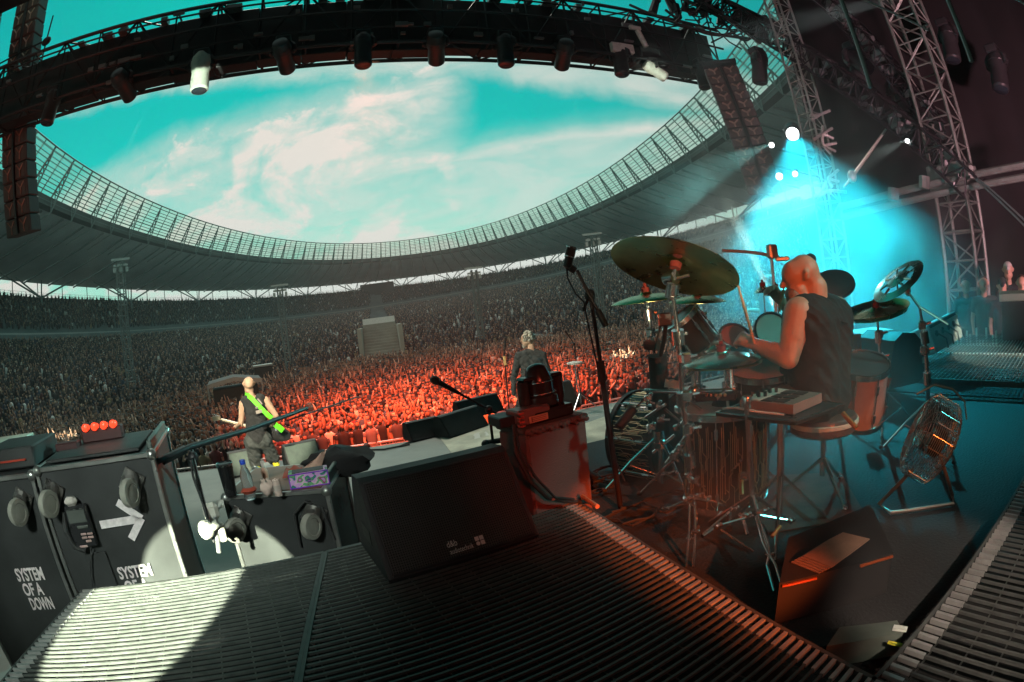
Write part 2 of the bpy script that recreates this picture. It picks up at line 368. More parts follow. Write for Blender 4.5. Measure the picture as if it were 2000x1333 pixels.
for i in range(NB):
    t0, t1 = TS[i], TS[i + 1]
    # fascia: deep gutter ring between glass and membrane
    A = [ring_pt(GL_B, t, GL_Z) for t in (t0, t1)]; Bq = [ring_pt(GL_B, t, GL_Z - 1.5, .3) for t in (t0, t1)]; Cq = [ring_pt(GL_B, t, GL_Z - 1.7, 1.8) for t in (t0, t1)]
    roofE.quad(A[0], A[1], Bq[1], Bq[0]); roofE.quad(Bq[0], Bq[1], Cq[1], Cq[0])
    # membrane panel, gently bellied between its beams
    mb = MB() if seen(t0) else memb_far
    n = 4; vs = []; fs = []
    e = (t1 - t0) * .015
    for u in range(3):
        t = t0 + e + (t1 - t0 - 2 * e) * u / 2
        for k in range(n + 1):
            f = k / n; bel = .35 if u == 1 else 0.0
            vs.append(ring_pt(GL_B + 1.8 + (OUT_B - GL_B - 1.8) * f, t, GL_Z - 1.7 + (OUT_Z - GL_Z + 1.7) * (f ** .82) - bel * math.sin(PI * f)))
    for u in range(2):
        for k in range(n): fs.append((u * (n + 1) + k, u * (n + 1) + k + 1, (u + 1) * (n + 1) + k + 1, (u + 1) * (n + 1) + k))
    k0 = len(vs); vs2 = [v + Vector((0, 0, .5)) for v in vs]
    mb.add(vs, fs); mb.add(vs2, [f[::-1] for f in fs])
    if seen(t0): panels.append(mb)
    # glazing
    for r_ in range(ROWS):
        b0, z0 = roof_row(r_ / ROWS); b1, z1 = roof_row((r_ + 1) / ROWS); e2_ = (t1 - t0) * .03
        q = [ring_pt(b0, t0 + e2_, z0, .12), ring_pt(b0, t1 - e2_, z0, .12), ring_pt(b1, t1 - e2_, z1, -.12), ring_pt(b1, t0 + e2_, z1, -.12)]
        pm = MB() if seen(t0) and len(panes) < 296 else pane_far
        pm.quad(*q)
        if pm is not pane_far: panes.append(pm)
    # purlins and girder
    for r_ in range(ROWS + 1):
        b0, z0 = roof_row(r_ / ROWS); th = .17 if r_ else .34
        lat.tube([ring_pt(b0, t0, z0 - .1), ring_pt(b0, t1, z0 - .1)], th * .5, 4, cap=False)
        lat.tube([ring_pt(b0, t0, z0 - .9), ring_pt(b0, t1, z0 - .9)], .06, 3, cap=False)
        if r_ < ROWS:
            bm_, zm_ = roof_row((r_ + .5) / ROWS); lat.tube([ring_pt(bm_, t0, zm_ - .05), ring_pt(bm_, t1, zm_ - .05)], .08, 3, cap=False)
    tm = (t0 + t1) / 2; lat.tube([ring_pt(RIM_B, tm, RIM_Z), ring_pt(GL_B, tm, GL_Z)], .12, 3, cap=False)
    gd = MB(); gd.tube([ring_pt(RIM_B, t0, RIM_Z - .1), ring_pt(GL_B, t0, GL_Z - .1)], .20, 4)
    low = [roof_row(.12 + .88 * k / 5) for k in range(6)]
    dep = lambda k: .3 + 2.3 * (k / 5)
    gd.tube([ring_pt(bb, t0, zz - dep(k)) for k, (bb, zz) in enumerate(low)] + [ring_pt(GL_B + 6, t0, GL_Z - 4.6)], .16, 4)
    for k, (bb, zz) in enumerate(low):
        gd.tube([ring_pt(bb, t0, zz), ring_pt(bb, t0, zz - dep(k))], .12, 3)
        if k < 5: b2, z2 = low[k + 1]; gd.tube([ring_pt(bb, t0, zz - dep(k)), ring_pt(b2, t0, z2)], .12, 3)
    # radial beam below the membrane
    gd.tube([ring_pt(GL_B + 1.8 + (OUT_B - GL_B - 1.8) * f, t0, GL_Z - 1.95 + (OUT_Z - GL_Z + 1.7) * (f ** .82)) for f in (0, .25, .5, .75, 1)], .22, 4)
    if seen(t0): girders.append(gd)
roof = roofE.build('roof_gutter_beam', mat('gutter', (.10, .12, .115), .6, .2, var=.25, scale=.2), stad)
for mb in panels: mb.build('roof_panel', MEMB, roof)
if memb_far.v: kind(memb_far.build('roof_panels_behind', MEMB, roof), 'stuff')
rimo = lat.build('roof_purlins', GIRD, stad)
for p in panes: p.build('roof_pane', GLASS, rimo)
if pane_far.v: kind(pane_far.build('roof_panes_behind', GLASS, rimo), 'stuff')
for gmb in girders: gmb.build('roof_girder', GIRD, stad)
# tree columns that carry the roof
for i in range(0, NB, 4):
    t = TS[i]; base = ring_pt(TOP_B - 3.5, t, TOP_Z - 7)
    if not seen(t): continue
    cb = MB(); top = base + Vector((0, 0, 6.2)); cb.tube([base, top], .28, 6)
    for k in (-1.6, -.55, .55, 1.6): cb.tube([top, ring_pt(OUT_B - 4 + (k in (-.55, .55)) * 2.5, t + k * (TS[1]), OUT_Z + .7)], .2, 4)
    cb.build('roof_column', GIRD, stad)
for i in range(0, NB * 2):
    t = TS[0] + PI * i / NB
    if seen(t) and i % 2: pb = MB(); pb.tube([ring_pt(OUT_B - .5, t, TOP_Z - .2), ring_pt(OUT_B - .5, t, OUT_Z + .3)], .14, 4); pb.build('roof_post', GIRD, stad)
# gate: opening with a steep flight of stairs, dark display box above
def gate():
    az0, az1 = R(-15.9), R(-11.9)
    ga = (az0 + az1) / 2
    d = 64.0
    base = Vector((d * math.sin(ga), d * math.cos(ga), 0)); fwd = base.normalized(); side = Vector((fwd.y, -fwd.x, 0))
    zt = PD(748, 638, d).z; zb = PD(750, 690, d).z - .6; W = (PD(785, 640, d) - PD(714, 646, d)).length / 2
    st = MB(); n = 14
    for k in range(n): st.box(base + fwd * (k * .55 + .3) + Vector((0, 0, zb - 1 + (zt - zb + 1) * (k + .5) / n / 1.0 - .0)), (W * 2, .6, (zt - zb) / n + .9), math.atan2(side.y, side.x))
    st.build('gate_stairs', mat('pale_stone', (.30, .31, .27), .85, var=.3, scale=.4), stad)
    wl = MB()
    for sgn in (-1, 1): wl.box(base + side * sgn * (W + .3) + fwd * 4 + Vector((0, 0, (zt + zb) / 2 - .4)), (.5, 8.5, zt - zb + .9), math.atan2(side.y, side.x))
    wl.build('gate_wall', mat('gate_stone', (.36, .36, .30), .85, var=.2, scale=.4), stad)
    lt = MB(); lt.box(base + fwd * 9 + Vector((0, 0, zt + .55)), (W * 2, .3, 1.3), math.atan2(side.y, side.x))
    lt.build('gate_sky_panel', mat('gate_sky_white', (.85, .87, .84), .9), stad)  # white panel stands for the bright sky seen through the gate
    bd = hit(TOP_B, R(-12.8)) - 3; c = PD(738, 575, bd)
    sb = MB(); sb.box(c, (15.5, 2.0, 10.0), -R(-12.8), bev=.2); sb.box(c + Vector((0, 0, -6.0)), (13.5, 1.0, .8), -R(-12.8))
    sb.build('scoreboard', mat('scoreboard_black', (.018, .025, .025), .6, var=.3), stad)
    return base, fwd, side, W, zt, zb
GATE = gate()
# lit rooms in the gallery
LIT = mat('lit_window', (.8, .7, .4), .5, emit=(1.0, .86, .42), estr=1.0)
for (x0, y0), (x1, y1), n in (((453, 655), (545, 648), 10), ((893, 604), (1000, 590), 10), ((730, 688), (735, 688), 0)):
    for k in range(n):
        f = (k + .5) / n; px, py = x0 + (x1 - x0) * f + random.uniform(-2, 2), y0 + (y1 - y0) * f
        az, el = AZEL(px, py); d = hit(GAL_B, R(az)) + .55; c = PD(px, py, d)
        m = MB(); m.box(c, (random.uniform(.7, 1.4), .3, random.uniform(.8, 1.3)), -R(az)); m.build('lit_window', LIT, stad)
# ------------------------------------------------------------------ crowd
def rings_mesh(V, Fc, Mi, rings, n, mi, cap=True):
    o = len(V)
    for (c, rx, ry) in rings:
        for j in range(n): w = 2 * PI * j / n + PI / n; V.append((c[0] + rx * math.cos(w), c[1] + ry * math.sin(w), c[2]))
    for i in range(len(rings) - 1):
        for j in range(n): Fc.append((o + i * n + j, o + i * n + (j + 1) % n, o + (i + 1) * n + (j + 1) % n, o + (i + 1) * n + j)); Mi.append(mi)
    if cap: Fc.append(tuple(o + (len(rings) - 1) * n + j for j in range(n))); Mi.append(mi)
def limb_mesh(V, Fc, Mi, pts, rs, n, mis):
    b = MB(); b.tube(pts, rs, n); o = len(V); V += b.v
    for k, f in enumerate(b.f):
        Fc.append(tuple(i + o for i in f)); seg = min(k // n, len(mis) - 1); Mi.append(mis[seg])
def fan(pose, lod, rs):
    """one concert-goer facing -y; materials 0 skin, 1 hair, 2 top, 3 trousers, 4 phone"""
    V, Fc, Mi = [], [], []
    n = {1: 8, 2: 6, 3: 4}[lod]; w = rs.uniform(.92, 1.08)
    if lod < 3:
        rings_mesh(V, Fc, Mi, [((0, 0, 0), .13, .10), ((0, 0, .5), .15, .11), ((0, 0, .92), .18 * w, .13)], n, 3, False)
        rings_mesh(V, Fc, Mi, [((0, 0, .90), .185 * w, .135), ((0, .0, 1.10), .165 * w, .12), ((0, 0, 1.30), .205 * w, .13), ((0, .01, 1.42), .20 * w, .11), ((0, .01, 1.49), .10, .08)], n, 2)
        rings_mesh(V, Fc, Mi, [((0, .01, 1.46), .062, .062), ((0, 0, 1.56), .056, .058)], 6, 0, False)
    else:
        rings_mesh(V, Fc, Mi, [((0, 0, .75), .2, .13), ((0, 0, 1.32), .24, .13), ((0, 0, 1.47), .10, .08)], 4, 2)
    k, m = {1: (7, 10), 2: (5, 7), 3: (3, 5)}[lod]
    o = len(V); hc = (0, -.005, 1.655)
    for i in range(k + 1):
        a = PI * i / k - PI / 2
        for j in range(m):
            t = 2 * PI * j / m; x, y, z = math.cos(a) * math.cos(t), math.cos(a) * math.sin(t), math.sin(a)
            jaw = 1 - .22 * max(0, -z); nose = .018 if (lod == 1 and abs(x) < .35 and y < -.7 and -.35 < z < .1) else 0
            V.append((hc[0] + .078 * x * jaw, hc[1] + .098 * y * jaw - nose, hc[2] + .118 * z))
    for i in range(k):
        for j in range(m):
            z = math.sin(PI * (i + .5) / k - PI / 2); y = math.sin(2 * PI * (j + .5) / m)
            Fc.append((o + i * m + j, o + i * m + (j + 1) % m, o + (i + 1) * m + (j + 1) % m, o + (i + 1) * m + j))
            Mi.append(1 if (z > .55 or (y > .1 and z > -.35) or (lod == 1 and y > -.25 and z > .15)) else 0)
    if lod == 1:
        eb = MB(); [eb.ball((sx * .030, -.088, 1.672), (.013, .010, .008), 5, 3) for sx in (-1, 1)]; eb.box((0, -.094, 1.607), (.040, .012, .008)); o2 = len(V); V.extend(eb.v); Fc.extend(tuple(i + o2 for i in f) for f in eb.f); Mi.extend([1] * len(eb.f))
        if rs.random() < .4: bb = MB(); bb.ball((0, -.060, 1.590), (.058, .045, .045), 8, 4); o2 = len(V); V.extend(bb.v); Fc.extend(tuple(i + o2 for i in f) for f in bb.f); Mi.extend([1] * len(bb.f))
    if lod == 1 and rs.random() < .45:   # long hair
        rings_mesh(V, Fc, Mi, [((0, .06, 1.36), .09, .04), ((0, .055, 1.55), .095, .06), ((0, .03, 1.70), .085, .075)], 6, 1)
    sh = .205 * w
    def arm(sd, up):
        s0 = (sd * sh, .01, 1.41)
        if up == 'up': e, h = (sd * .27, -.10, 1.66), (sd * .19, -.18, 1.93)
        elif up == 'fist': e, h = (sd * .30, -.06, 1.60), (sd * .27, -.10, 1.90)
        elif up == 'phone': e, h = (sd * .24, -.22, 1.38), (sd * .08, -.36, 1.62)
        elif up == 'clap': e, h = (sd * .27, -.14, 1.22), (sd * .05, -.34, 1.36)
        else: e, h = (sd * .25, .02, 1.14), (sd * .22, -.12, .92)
        if lod == 3: limb_mesh(V, Fc, Mi, [s0, h], [.05, .04], 3, [0]); return
        m_ = tuple(s0[q] * .45 + e[q] * .55 for q in range(3))
        limb_mesh(V, Fc, Mi, [s0, m_, e, tuple(h)], [.058, .05, .043, .032], 5 if lod == 2 else 6, [2, 0, 0])
        d = Vector(h) - Vector(e); d.normalize()
        hb = MB(); hb.ball(Vector(h) + d * .05, (.035, .028, .055), 6 if lod == 1 else 4, 4 if lod == 1 else 3); o2 = len(V); V.extend(hb.v); Fc.extend(tuple(i + o2 for i in f) for f in hb.f); Mi.extend([0] * len(hb.f))
        if lod == 1 and up == 'up':
            for q in (-.03, 0, .03): limb_mesh(V, Fc, Mi, [Vector(h) + d * .07 + Vector((q * .6, 0, 0)), Vector(h) + d * .15 + Vector((q * 1.6, 0, 0))], [.011, .008], 4, [0])
        if up == 'phone' and sd > 0:
            pb = MB(); pb.box((0, -.38, 1.68), (.075, .012, .15)); o2 = len(V); V.extend(pb.v); Fc.extend(tuple(i + o2 for i in f) for f in pb.f); Mi.extend([4] * 6)
    P = {'down': ('down', 'down'), 'up': ('up', 'up'), 'fist': ('down', 'fist'), 'phone': ('phone', 'phone'), 'clap': ('clap', 'clap'), 'one': ('up', 'down')}[pose]
    if lod < 3: arm(-1, P[0]); arm(1, P[1])
    elif pose in ('up', 'fist', 'one'): arm(1, 'up')
    return V, Fc, Mi
SKINR = [(0.0, (.36, .20, .13)), (.35, (.44, .26, .18)), (.7, (.22, .12, .07)), (.84, (.70, .52, .40))]
TOPR = [(0.0, (.008, .008, .009)), (.50, (.02, .02, .023)), (.74, (.045, .04, .04)), (.83, (.10, .10, .10)), (.88, (.07, .02, .02)), (.91, (.03, .05, .08)), (.955, (.60, .63, .60)), (.98, (.25, .19, .10))]
HAIRR = [(0.0, (.010, .008, .006)), (.55, (.025, .016, .010)), (.82, (.08, .05, .03)), (.95, (.26, .19, .10))]
cm_o = [mat('fan_skin', (.45, .28, .2), .55, rand=('obj', SKINR)), mat('fan_hair', (.04, .03, .02), .6, rand=('obj', HAIRR)), mat('fan_top', (.03, .03, .03), .85, rand=('color', TOPR)), mat('fan_trousers', (.02, .022, .03), .85), mat('phone', (.02, .02, .02), .3)]
cm_i = [mat('crowd_skin', (.45, .28, .2), .55, rand=('island', SKINR)), mat('crowd_hair', (.04, .03, .02), .6, rand=('island', HAIRR)), mat('crowd_top', (.03, .03, .03), .85, rand=('island', TOPR)), MATS['fan_trousers'], MATS['phone']]
BAR_D = 17.2                         # crush barrier, metres in front of the camera along E2
def in_view(x, y): return -61 < math.degrees(math.atan2(x, y)) < 33
spots_ = []
b_ = BAR_D + .55; row = 0
while b_ < 62:
    a_ = -60.0 + random.random()
    step = .52 if b_ < 30 else .60
    while a_ < 60:
        p = S(a_ + random.uniform(-.14, .14), b_ + random.uniform(-.16, .16), 0); d = math.hypot(p.x, p.y)
        if in_view(p.x, p.y) and d < fld_d(math.atan2(p.x, p.y)): spots_.append((d, p.x, p.y))
        a_ += step * random.uniform(.85, 1.2)
    b_ += .55 + .006 * (b_ - 17)
spots_.sort()
# keep the ground under the field tents free
FIELD_CLEAR = []
POSES = ['down', 'up', 'fist', 'phone', 'clap', 'one']; PW = [.62, .06, .09, .10, .08, .05]
PTXT = {'down': 'with arms down', 'up': 'both arms raised', 'fist': 'one fist raised', 'phone': 'holding up a phone', 'clap': 'clapping hands', 'one': 'one hand raised'}
rs = random.Random(3); lib1 = {}
for pz in POSES:
    for v in range(3):
        V, Fc, Mi = fan(pz, 1, rs); me = bpy.data.meshes.new('fan'); me.from_pydata([tuple(q) for q in V], [], Fc); me.update()
        for m in cm_o: me.materials.append(m)
        me.polygons.foreach_set('material_index', Mi); me.polygons.foreach_set('use_smooth', [True] * len(Mi)); lib1.setdefault(pz, []).append(me)
PALS = [((.012, .012, .014), 'black', 6), ((.05, .05, .055), 'charcoal', 3), ((.14, .14, .15), 'grey', 2), ((.58, .57, .54), 'white', 1.3), ((.14, .03, .03), 'dark red', 1), ((.04, .08, .13), 'navy', 1), ((.26, .21, .12), 'khaki', .7)]
for d, x, y in spots_[:300]:
    pal = rs.choices(PALS, [q[2] for q in PALS])[0]; pz = rs.choices(POSES, PW)[0]; o = bpy.data.objects.new('person', rs.choice(lib1[pz])); COL.objects.link(o)
    o.location = (x, y, 0); o.rotation_euler = (0, 0, STA + rs.uniform(-.35, .35)); s_ = rs.uniform(.93, 1.06); o.scale = (s_, s_, s_)
    o.color = pal[0] + (1,); bb_ = Vector((x, y, 0)).dot(E2) - BAR_D
    tag(o, 'fan in a %s top, %s behind the barrier, %s' % (pal[1], 'in the front row' if bb_ < .85 else 'in the second row' if bb_ < 1.4 else 'in the third row' if bb_ < 1.95 else 'a few rows', PTXT[pz]), 'person', 'concert-goers in the front rows')
def mass(name, items, lod, label, dens=None):
    lib = []
    r2 = random.Random(lod)
    for pz in POSES:
        for v in range(2):
            V, Fc, Mi = fan(pz, lod, r2); lib.append((pz, np.array(V), Fc, Mi))
    byp = {}
    for q in lib: byp.setdefault(q[0], []).append(q)
    Vs = []; loops = []; tot = []; mis = []; off = 0
    W = PW if lod < 3 else [.93, .02, .02, 0.0, 0.0, .03]
    for (x, y, z, rz, s_) in items:
        q = r2.choice(byp[r2.choices(POSES, W)[0]]); c, sn = math.cos(rz), math.sin(rz); v = q[1] * s_
        Vs.append(np.stack([x + v[:, 0] * c - v[:, 1] * sn, y + v[:, 0] * sn + v[:, 1] * c, z + v[:, 2]], 1))
        if not hasattr(mass, 'c'): mass.c = {}
        key = (lod, id(q))
        if key not in mass.c: mass.c[key] = (np.concatenate([np.array(f) for f in q[2]]), np.array([len(f) for f in q[2]]), np.array(q[3]))
        li, lt, mi = mass.c[key]; loops.append(li + off); tot.append(lt); mis.append(mi); off += len(v)
    V = np.concatenate(Vs); li = np.concatenate(loops); lt = np.concatenate(tot); mi = np.concatenate(mis)
    me = bpy.data.meshes.new(name); me.vertices.add(len(V)); me.vertices.foreach_set('co', V.ravel().astype(np.float32))
    me.loops.add(len(li)); me.loops.foreach_set('vertex_index', li.astype(np.int32)); me.polygons.add(len(lt))
    st = np.concatenate([[0], np.cumsum(lt)[:-1]]); me.polygons.foreach_set('loop_start', st.astype(np.int32)); me.polygons.foreach_set('loop_total', lt.astype(np.int32))
    for m in cm_i: me.materials.append(m)
    me.polygons.foreach_set('material_index', mi.astype(np.int32)); me.update(calc_edges=True)
    o = bpy.data.objects.new(name, me); COL.objects.link(o); kind(o, 'stuff', label); return o
items = []
for d, x, y in spots_[300:]:
    if any((x - cx) ** 2 + (y - cy_) ** 2 < r_ * r_ for cx, cy_, r_ in FIELD_CLEAR): continue
    items.append((x, y, 0, STA + rs.uniform(-.4, .4), rs.uniform(.92, 1.06)))
mass('field_crowd', items, 2, 'packed standing crowd on the stadium field behind the front rows')
# seated and standing spectators on the two tiers
items = []
gb, gf, gs, gw = GATE[0], GATE[1], GATE[2], GATE[3]
def gate_free(x, y):
    q = Vector((x, y, 0)) - gb; return abs(q.dot(gs)) < gw + .6 and q.dot(gf) > -12
def tier(f0, f1, rows, gap):
    for k in range(rows):
        f = f0 + (f1 - f0) * (k + .5) / rows; az = R(-60) + rs.random() * .01
        while az < R(33):
            x, y, z = stand_pt(az, f); d = math.hypot(x, y)
            if rs.random() < .93 and not gate_free(x, y):
                dx, dy = rs.uniform(-.3, .3), rs.uniform(-.3, .3)
                items.append((x + dx, y + dy, z - .15 + rs.uniform(-.12, .12), math.atan2(y, x) - PI / 2 + rs.uniform(-.3, .3), rs.uniform(.95, 1.15)))
            az += gap / d * rs.uniform(.8, 1.25)
tier(.0, .12, 18, .72); tier(.12, .925, 84, .92); tier(1.02, 1.97, 34, .95)
mass('stand_crowd', items, 3, 'thousands of spectators filling the stadium stands')
# ------------------------------------------------------------------ stage: floor, riser, decks, drapes, roof
STG = 2.75; KIT = 3.85; DCK = 4.0; STG_FRONT = 9.75
def PB(px, py, b):                 # sight line meets the vertical plane at stage depth b
    d = Vector(ray(px, py)); t = b / d.dot(E2); return Vector(CAM) + d * t
def PA(px, py, a):                 # ... or the plane at stage offset a
    d = Vector(ray(px, py)); t = a / d.dot(E1); return Vector(CAM) + d * t
FLOOR = mat('stage_floor_paint', (.22, .24, .22), .55, var=.35, scale=1.1, scratch=.35, bump=.1)
DARKF = mat('riser_carpet', (.020, .020, .020), .9, var=.5, scale=3.0, bump=.4)
DRAPE = mat('black_drape', (.020, .016, .018), .9, var=.35, scale=.8)
m = MB(); m.slab([S(-17, -8, 0), S(14.5, -8, 0), S(14.5, STG_FRONT, 0), S(-17, STG_FRONT, 0)], STG - .12, STG); kind(m.build('stage_floor', FLOOR))
m = MB(); m.slab([S(-17, STG_FRONT - .06, 0), S(14.5, STG_FRONT - .06, 0), S(14.5, STG_FRONT - .02, 0), S(-17, STG_FRONT - .02, 0)], 0, STG - .12); kind(m.build('stage_front', BLACK))
m = MB(); m.slab([S(.35, -4, 0), S(8.6, -4, 0), S(8.6, 3.75, 0), S(.35, 3.75, 0)], STG, KIT); kind(m.build('drum_riser', DARKF))
# pale painted carpet squares on the stage floor
CARP = mat('pale_floor_sheet', (.50, .50, .40), .8, var=.45, scale=2.2, scratch=.4)
for nm, pts, lab in (('floor_sheet', [(857, 853), (1000, 818), (1010, 868), (885, 890)], 'pale worn floor sheet by the edge wedges behind the black floor monitor'),
                     ('floor_sheet', [(1115, 838), (1215, 803), (1262, 838), (1135, 872)], 'pale worn floor sheet between the red lit cabinet and the bass drum')):
    m = MB(); m.slab([PZ(x, y, STG) for x, y in pts], STG + .004, STG + .010); tag(m.build(nm, CARP), lab, 'floor sheet')

def clip(poly, p, d):              # part of the line p + t d inside a convex polygon
    t0, t1 = -1e9, 1e9; n = len(poly)
    ar = sum(poly[i].x * poly[(i + 1) % n].y - poly[(i + 1) % n].x * poly[i].y for i in range(n))
    for i in range(n):
        a, b = poly[i], poly[(i + 1) % n]; e = b - a; nx, ny = (-e.y, e.x) if ar > 0 else (e.y, -e.x)
        dn = d.x * nx + d.y * ny; pn = (p.x - a.x) * nx + (p.y - a.y) * ny
        if abs(dn) < 1e-9:
            if pn < 0: return None
        else:
            t = -pn / dn
            if dn > 0: t0 = max(t0, t)
            else: t1 = min(t1, t)
    return (t0, t1) if t1 - t0 > .02 else None
SLAT = mat('grating_bar', (.085, .09, .085), .52, .2, var=.35, scale=20)
RODM = mat('grating_rod', (.10, .11, .10), .35, .8)
EDGE = mat('deck_edge_bar', (.50, .50, .48), .42, .6, var=.25, scale=12, scratch=.3)
UNDER = mat('deck_underside', (.003, .003, .003), .9)
def grating(deck, poly, ang, pitch, z, limit, tabs=()):
    """one grating panel: bars as parts, cross rods, frame; tabs: polygon sides whose lit bar ends get added bright brackets"""
    poly = [Vector((p[0], p[1], 0)) for p in poly]; u = Vector((math.cos(ang), math.sin(ang), 0)); nrm = Vector((-u.y, u.x, 0)); c0 = sum(poly, Vector()) / len(poly)
    offs = [(p - c0).dot(nrm) for p in poly]; panel = MB(); n = len(poly)
    for i in range(n):
        a, b = poly[i], poly[(i + 1) % n]; dd = (b - a); L = dd.length; mid = (a + b) / 2
        panel.box(mid + Vector((0, 0, z - .027)), (L, .014, .05), math.atan2(dd.y, dd.x))
    panel_o = panel.build('grating_panel', SLAT, deck)
    k = math.ceil(min(offs) / pitch); bars = []; stub = MB(); rods = MB()
    while k * pitch < max(offs):
        p = c0 + nrm * (k * pitch); t = clip(poly, p, u)
        if t: bars.append((p + u * (t[0] + .01), p + u * (t[1] - .01)))
        k += 1
    extra = MB()
    for i, (a, b) in enumerate(bars):
        mb = MB() if i < limit else extra
        mb.box((a + b) / 2 + Vector((0, 0, z - .006)), ((b - a).length, .0085, .010), ang)
        if mb is not extra: mb.build('grating_bar', SLAT, panel_o)
        for sd in tabs:
            q, s_ = (a, 1) if sd == 'a' else (b, -1); stub.box(q + u * s_ * .035 + Vector((0, 0, z - .006)), (.07, .013, .016), ang)
    if extra.v: kind(extra.build('grating_bars_below', SLAT, panel_o), 'stuff')
    um = [(p - c0).dot(u) for p in poly]; q = math.ceil(min(um) / .115)
    while q * .115 < max(um):
        t = clip(poly, c0 + u * (q * .115), nrm)
        if t: rods.tube([c0 + u * (q * .115) + nrm * t[0] + Vector((0, 0, z - .014)), c0 + u * (q * .115) + nrm * t[1] + Vector((0, 0, z - .014))], .0032, 4, cap=False)
        q += 1
    if stub.v: stub.build('lit_bar_brackets', EDGE, panel_o)  # bar-end brackets, made bright to carry the light on the slat ends
    rods.build('cross_rods', RODM, panel_o)
    un = MB(); un.slab([p for p in poly], z - .20, z - .14); un.build('under_tray', UNDER, panel_o)
    return panel_o
A0, A1, Bc, Cc = PZ(160, 1152, DCK), PZ(632, 1071, DCK), PZ(1140, 985, DCK), PZ(1708, 1324, DCK)
# the front edge is straight: bring the joints onto the line from the left corner at the grating angle
GA = R(29.5); uG = Vector((math.cos(GA), math.sin(GA), 0))
def on_front(p): t = (p - A0).dot(uG); return A0 + uG * t
J1 = on_front(A1); wc = (Bc - A0).dot(uG); Bf = on_front(Bc)
dl = (PZ(0, 1333, DCK) - A0).normalized(); dj = (PZ(575, 1333, DCK) - A1).normalized(); dr = (Cc - Bc).normalized()
L0 = A0 + dl * 2.6; J2 = J1 + dj * 2.6; C2 = Bc + dr * 2.5
gap = uG * .008
deck = thing('grating_deck', 'black metal grating deck in the foreground carrying the floor monitor', 'stage deck', (0, 1.2, DCK))
grating(deck, [A0, J1 - gap, J2 - gap, L0], GA, .0335, DCK, 90, tabs=('a',))
grating(deck, [J1 + gap, Bf, Bc + dr * .02, C2, J2 + gap] if (Bf - Bc).length > .05 and (Bf - Bc).dot(dr) < 0 else [J1 + gap, Bc, C2, J2 + gap], GA, .0335, DCK, 95, tabs=('b',))
# edge rails, with a raised lip on the front edge
rl = MB(); fr = (Bc - J1)
for a, b, w in ((A0, J1, .03), (J1, Bc, .03)):
    dd = b - a; rl.box((a + b) / 2 + Vector((0, 0, DCK + .010)) + Vector((-dd.y, dd.x, 0)).normalized() * .03, (dd.length - .01, .028, .03), math.atan2(dd.y, dd.x), bev=.004)
rl.build('front_rail', EDGE, deck)
rs_ = MB(); dd = C2 - Bc; rs_.box((Bc + C2) / 2 + Vector((0, 0, DCK - .005)) + Vector((-dd.y, dd.x, 0)).normalized() * .02, (dd.length, .02, .05), math.atan2(dd.y, dd.x)); rs_.build('side_rail', BLACKM, deck)
sk = MB(); sk.slab([L0 + Vector((.05, 0, 0)), C2, Bc - dr * -.05, J1 - Vector((0, .06, 0)), A0 + Vector((.05, -.02, 0))], STG, DCK - .21); sk.build('deck_substructure', BLACK, deck)
br = MB()                          # clamp brackets on the side edge
for f in (.42, .455, .93):
    br = MB(); br.box(Bc.lerp(Cc, f) - Vector((-dd.y, dd.x, 0)).normalized() * .035 + Vector((0, 0, DCK + .012)), (.05, .06, .02), math.atan2(dd.y, dd.x), bev=.004).build('clamp_plate', EDGE, deck)
# right hand deck
D0, D1 = PZ(1708, 1324, DCK), PZ(2000, 932, DCK); dE = (D1 - D0).normalized(); D1b = D0 + dE * 3.4; D0b = D0 - dE * .9
n2 = Vector((math.cos(R(-66)), math.sin(R(-66)), 0))
deck2 = thing('grating_deck', 'black metal grating deck at the right foreground corner with a bright edge rail', 'stage deck', D0 + Vector((.5, -.3, 0)))
grating(deck2, [D0b, D1b, D1b + n2 * 2.4, D0b + n2 * 2.4], R(-66), .042, DCK, 95, tabs=('a',))
r2 = MB(); r2.box((D0b + D1b) / 2 + Vector((0, 0, DCK + .004)) - n2 * .012, ((D1b - D0b).length, .022, .035), math.atan2(dE.y, dE.x), bev=.004); r2.build('edge_rail', EDGE, deck2)
b2 = MB()
for f in (-.02, .09, .72, .80): MB().box(D0.lerp(D1, f) + n2 * .05 + Vector((0, 0, DCK + .012)), (.07, .06, .02), math.atan2(dE.y, dE.x), bev=.004).build('clamp_plate', EDGE, deck2)
sk = MB(); sk.slab([D0b, D1b, D1b + n2 * 2.4, D0b + n2 * 2.4], STG, DCK - .21); sk.build('deck_substructure', BLACK, deck2)
# far right deck
F0, F1 = PZ(1690, 733, DCK), PZ(2040, 748, DCK); fd = (F1 - F0).normalized(); fn = Vector((-fd.y, fd.x, 0)); fn = fn if fn.x > 0 else -fn
F1 = F0 + fd * 3.4
deck3 = thing('grating_deck', 'long black grating deck at the back right beyond the rolling fan', 'stage deck', (F0 + F1) / 2)
grating(deck3, [F0, F1, F1 + fn * 1.55, F0 + fn * 1.55], math.atan2(fn.y, fn.x), .05, DCK, 80, tabs=('b',))
grating(deck3, [F0 + fn * 1.57, F1 + fn * 1.57, F1 + fn * 3.2, F0 + fn * 3.2], math.atan2(fn.y, fn.x), .05, DCK, 80)
sk = MB(); sk.slab([F0 + fn * .3, F1 + fn * .3, F1 + fn * 3.2, F0 + fn * 3.2], STG, DCK - .21); sk.build('deck_substructure', BLACK, deck3)
lg = MB()
for f in (.15, .5, .85):
    a = F0.lerp(F1, f) + fn * .06; lg.tube([a + Vector((0, 0, STG)), a + Vector((0, 0, DCK - .05))], .025, 6); lg.tube([a + Vector((0, 0, DCK - .1)), F0.lerp(F1, min(1, f + .25)) + fn * .06 + Vector((0, 0, STG + .4))], .014, 5)
lg.build('deck_legs', STEEL, deck3)

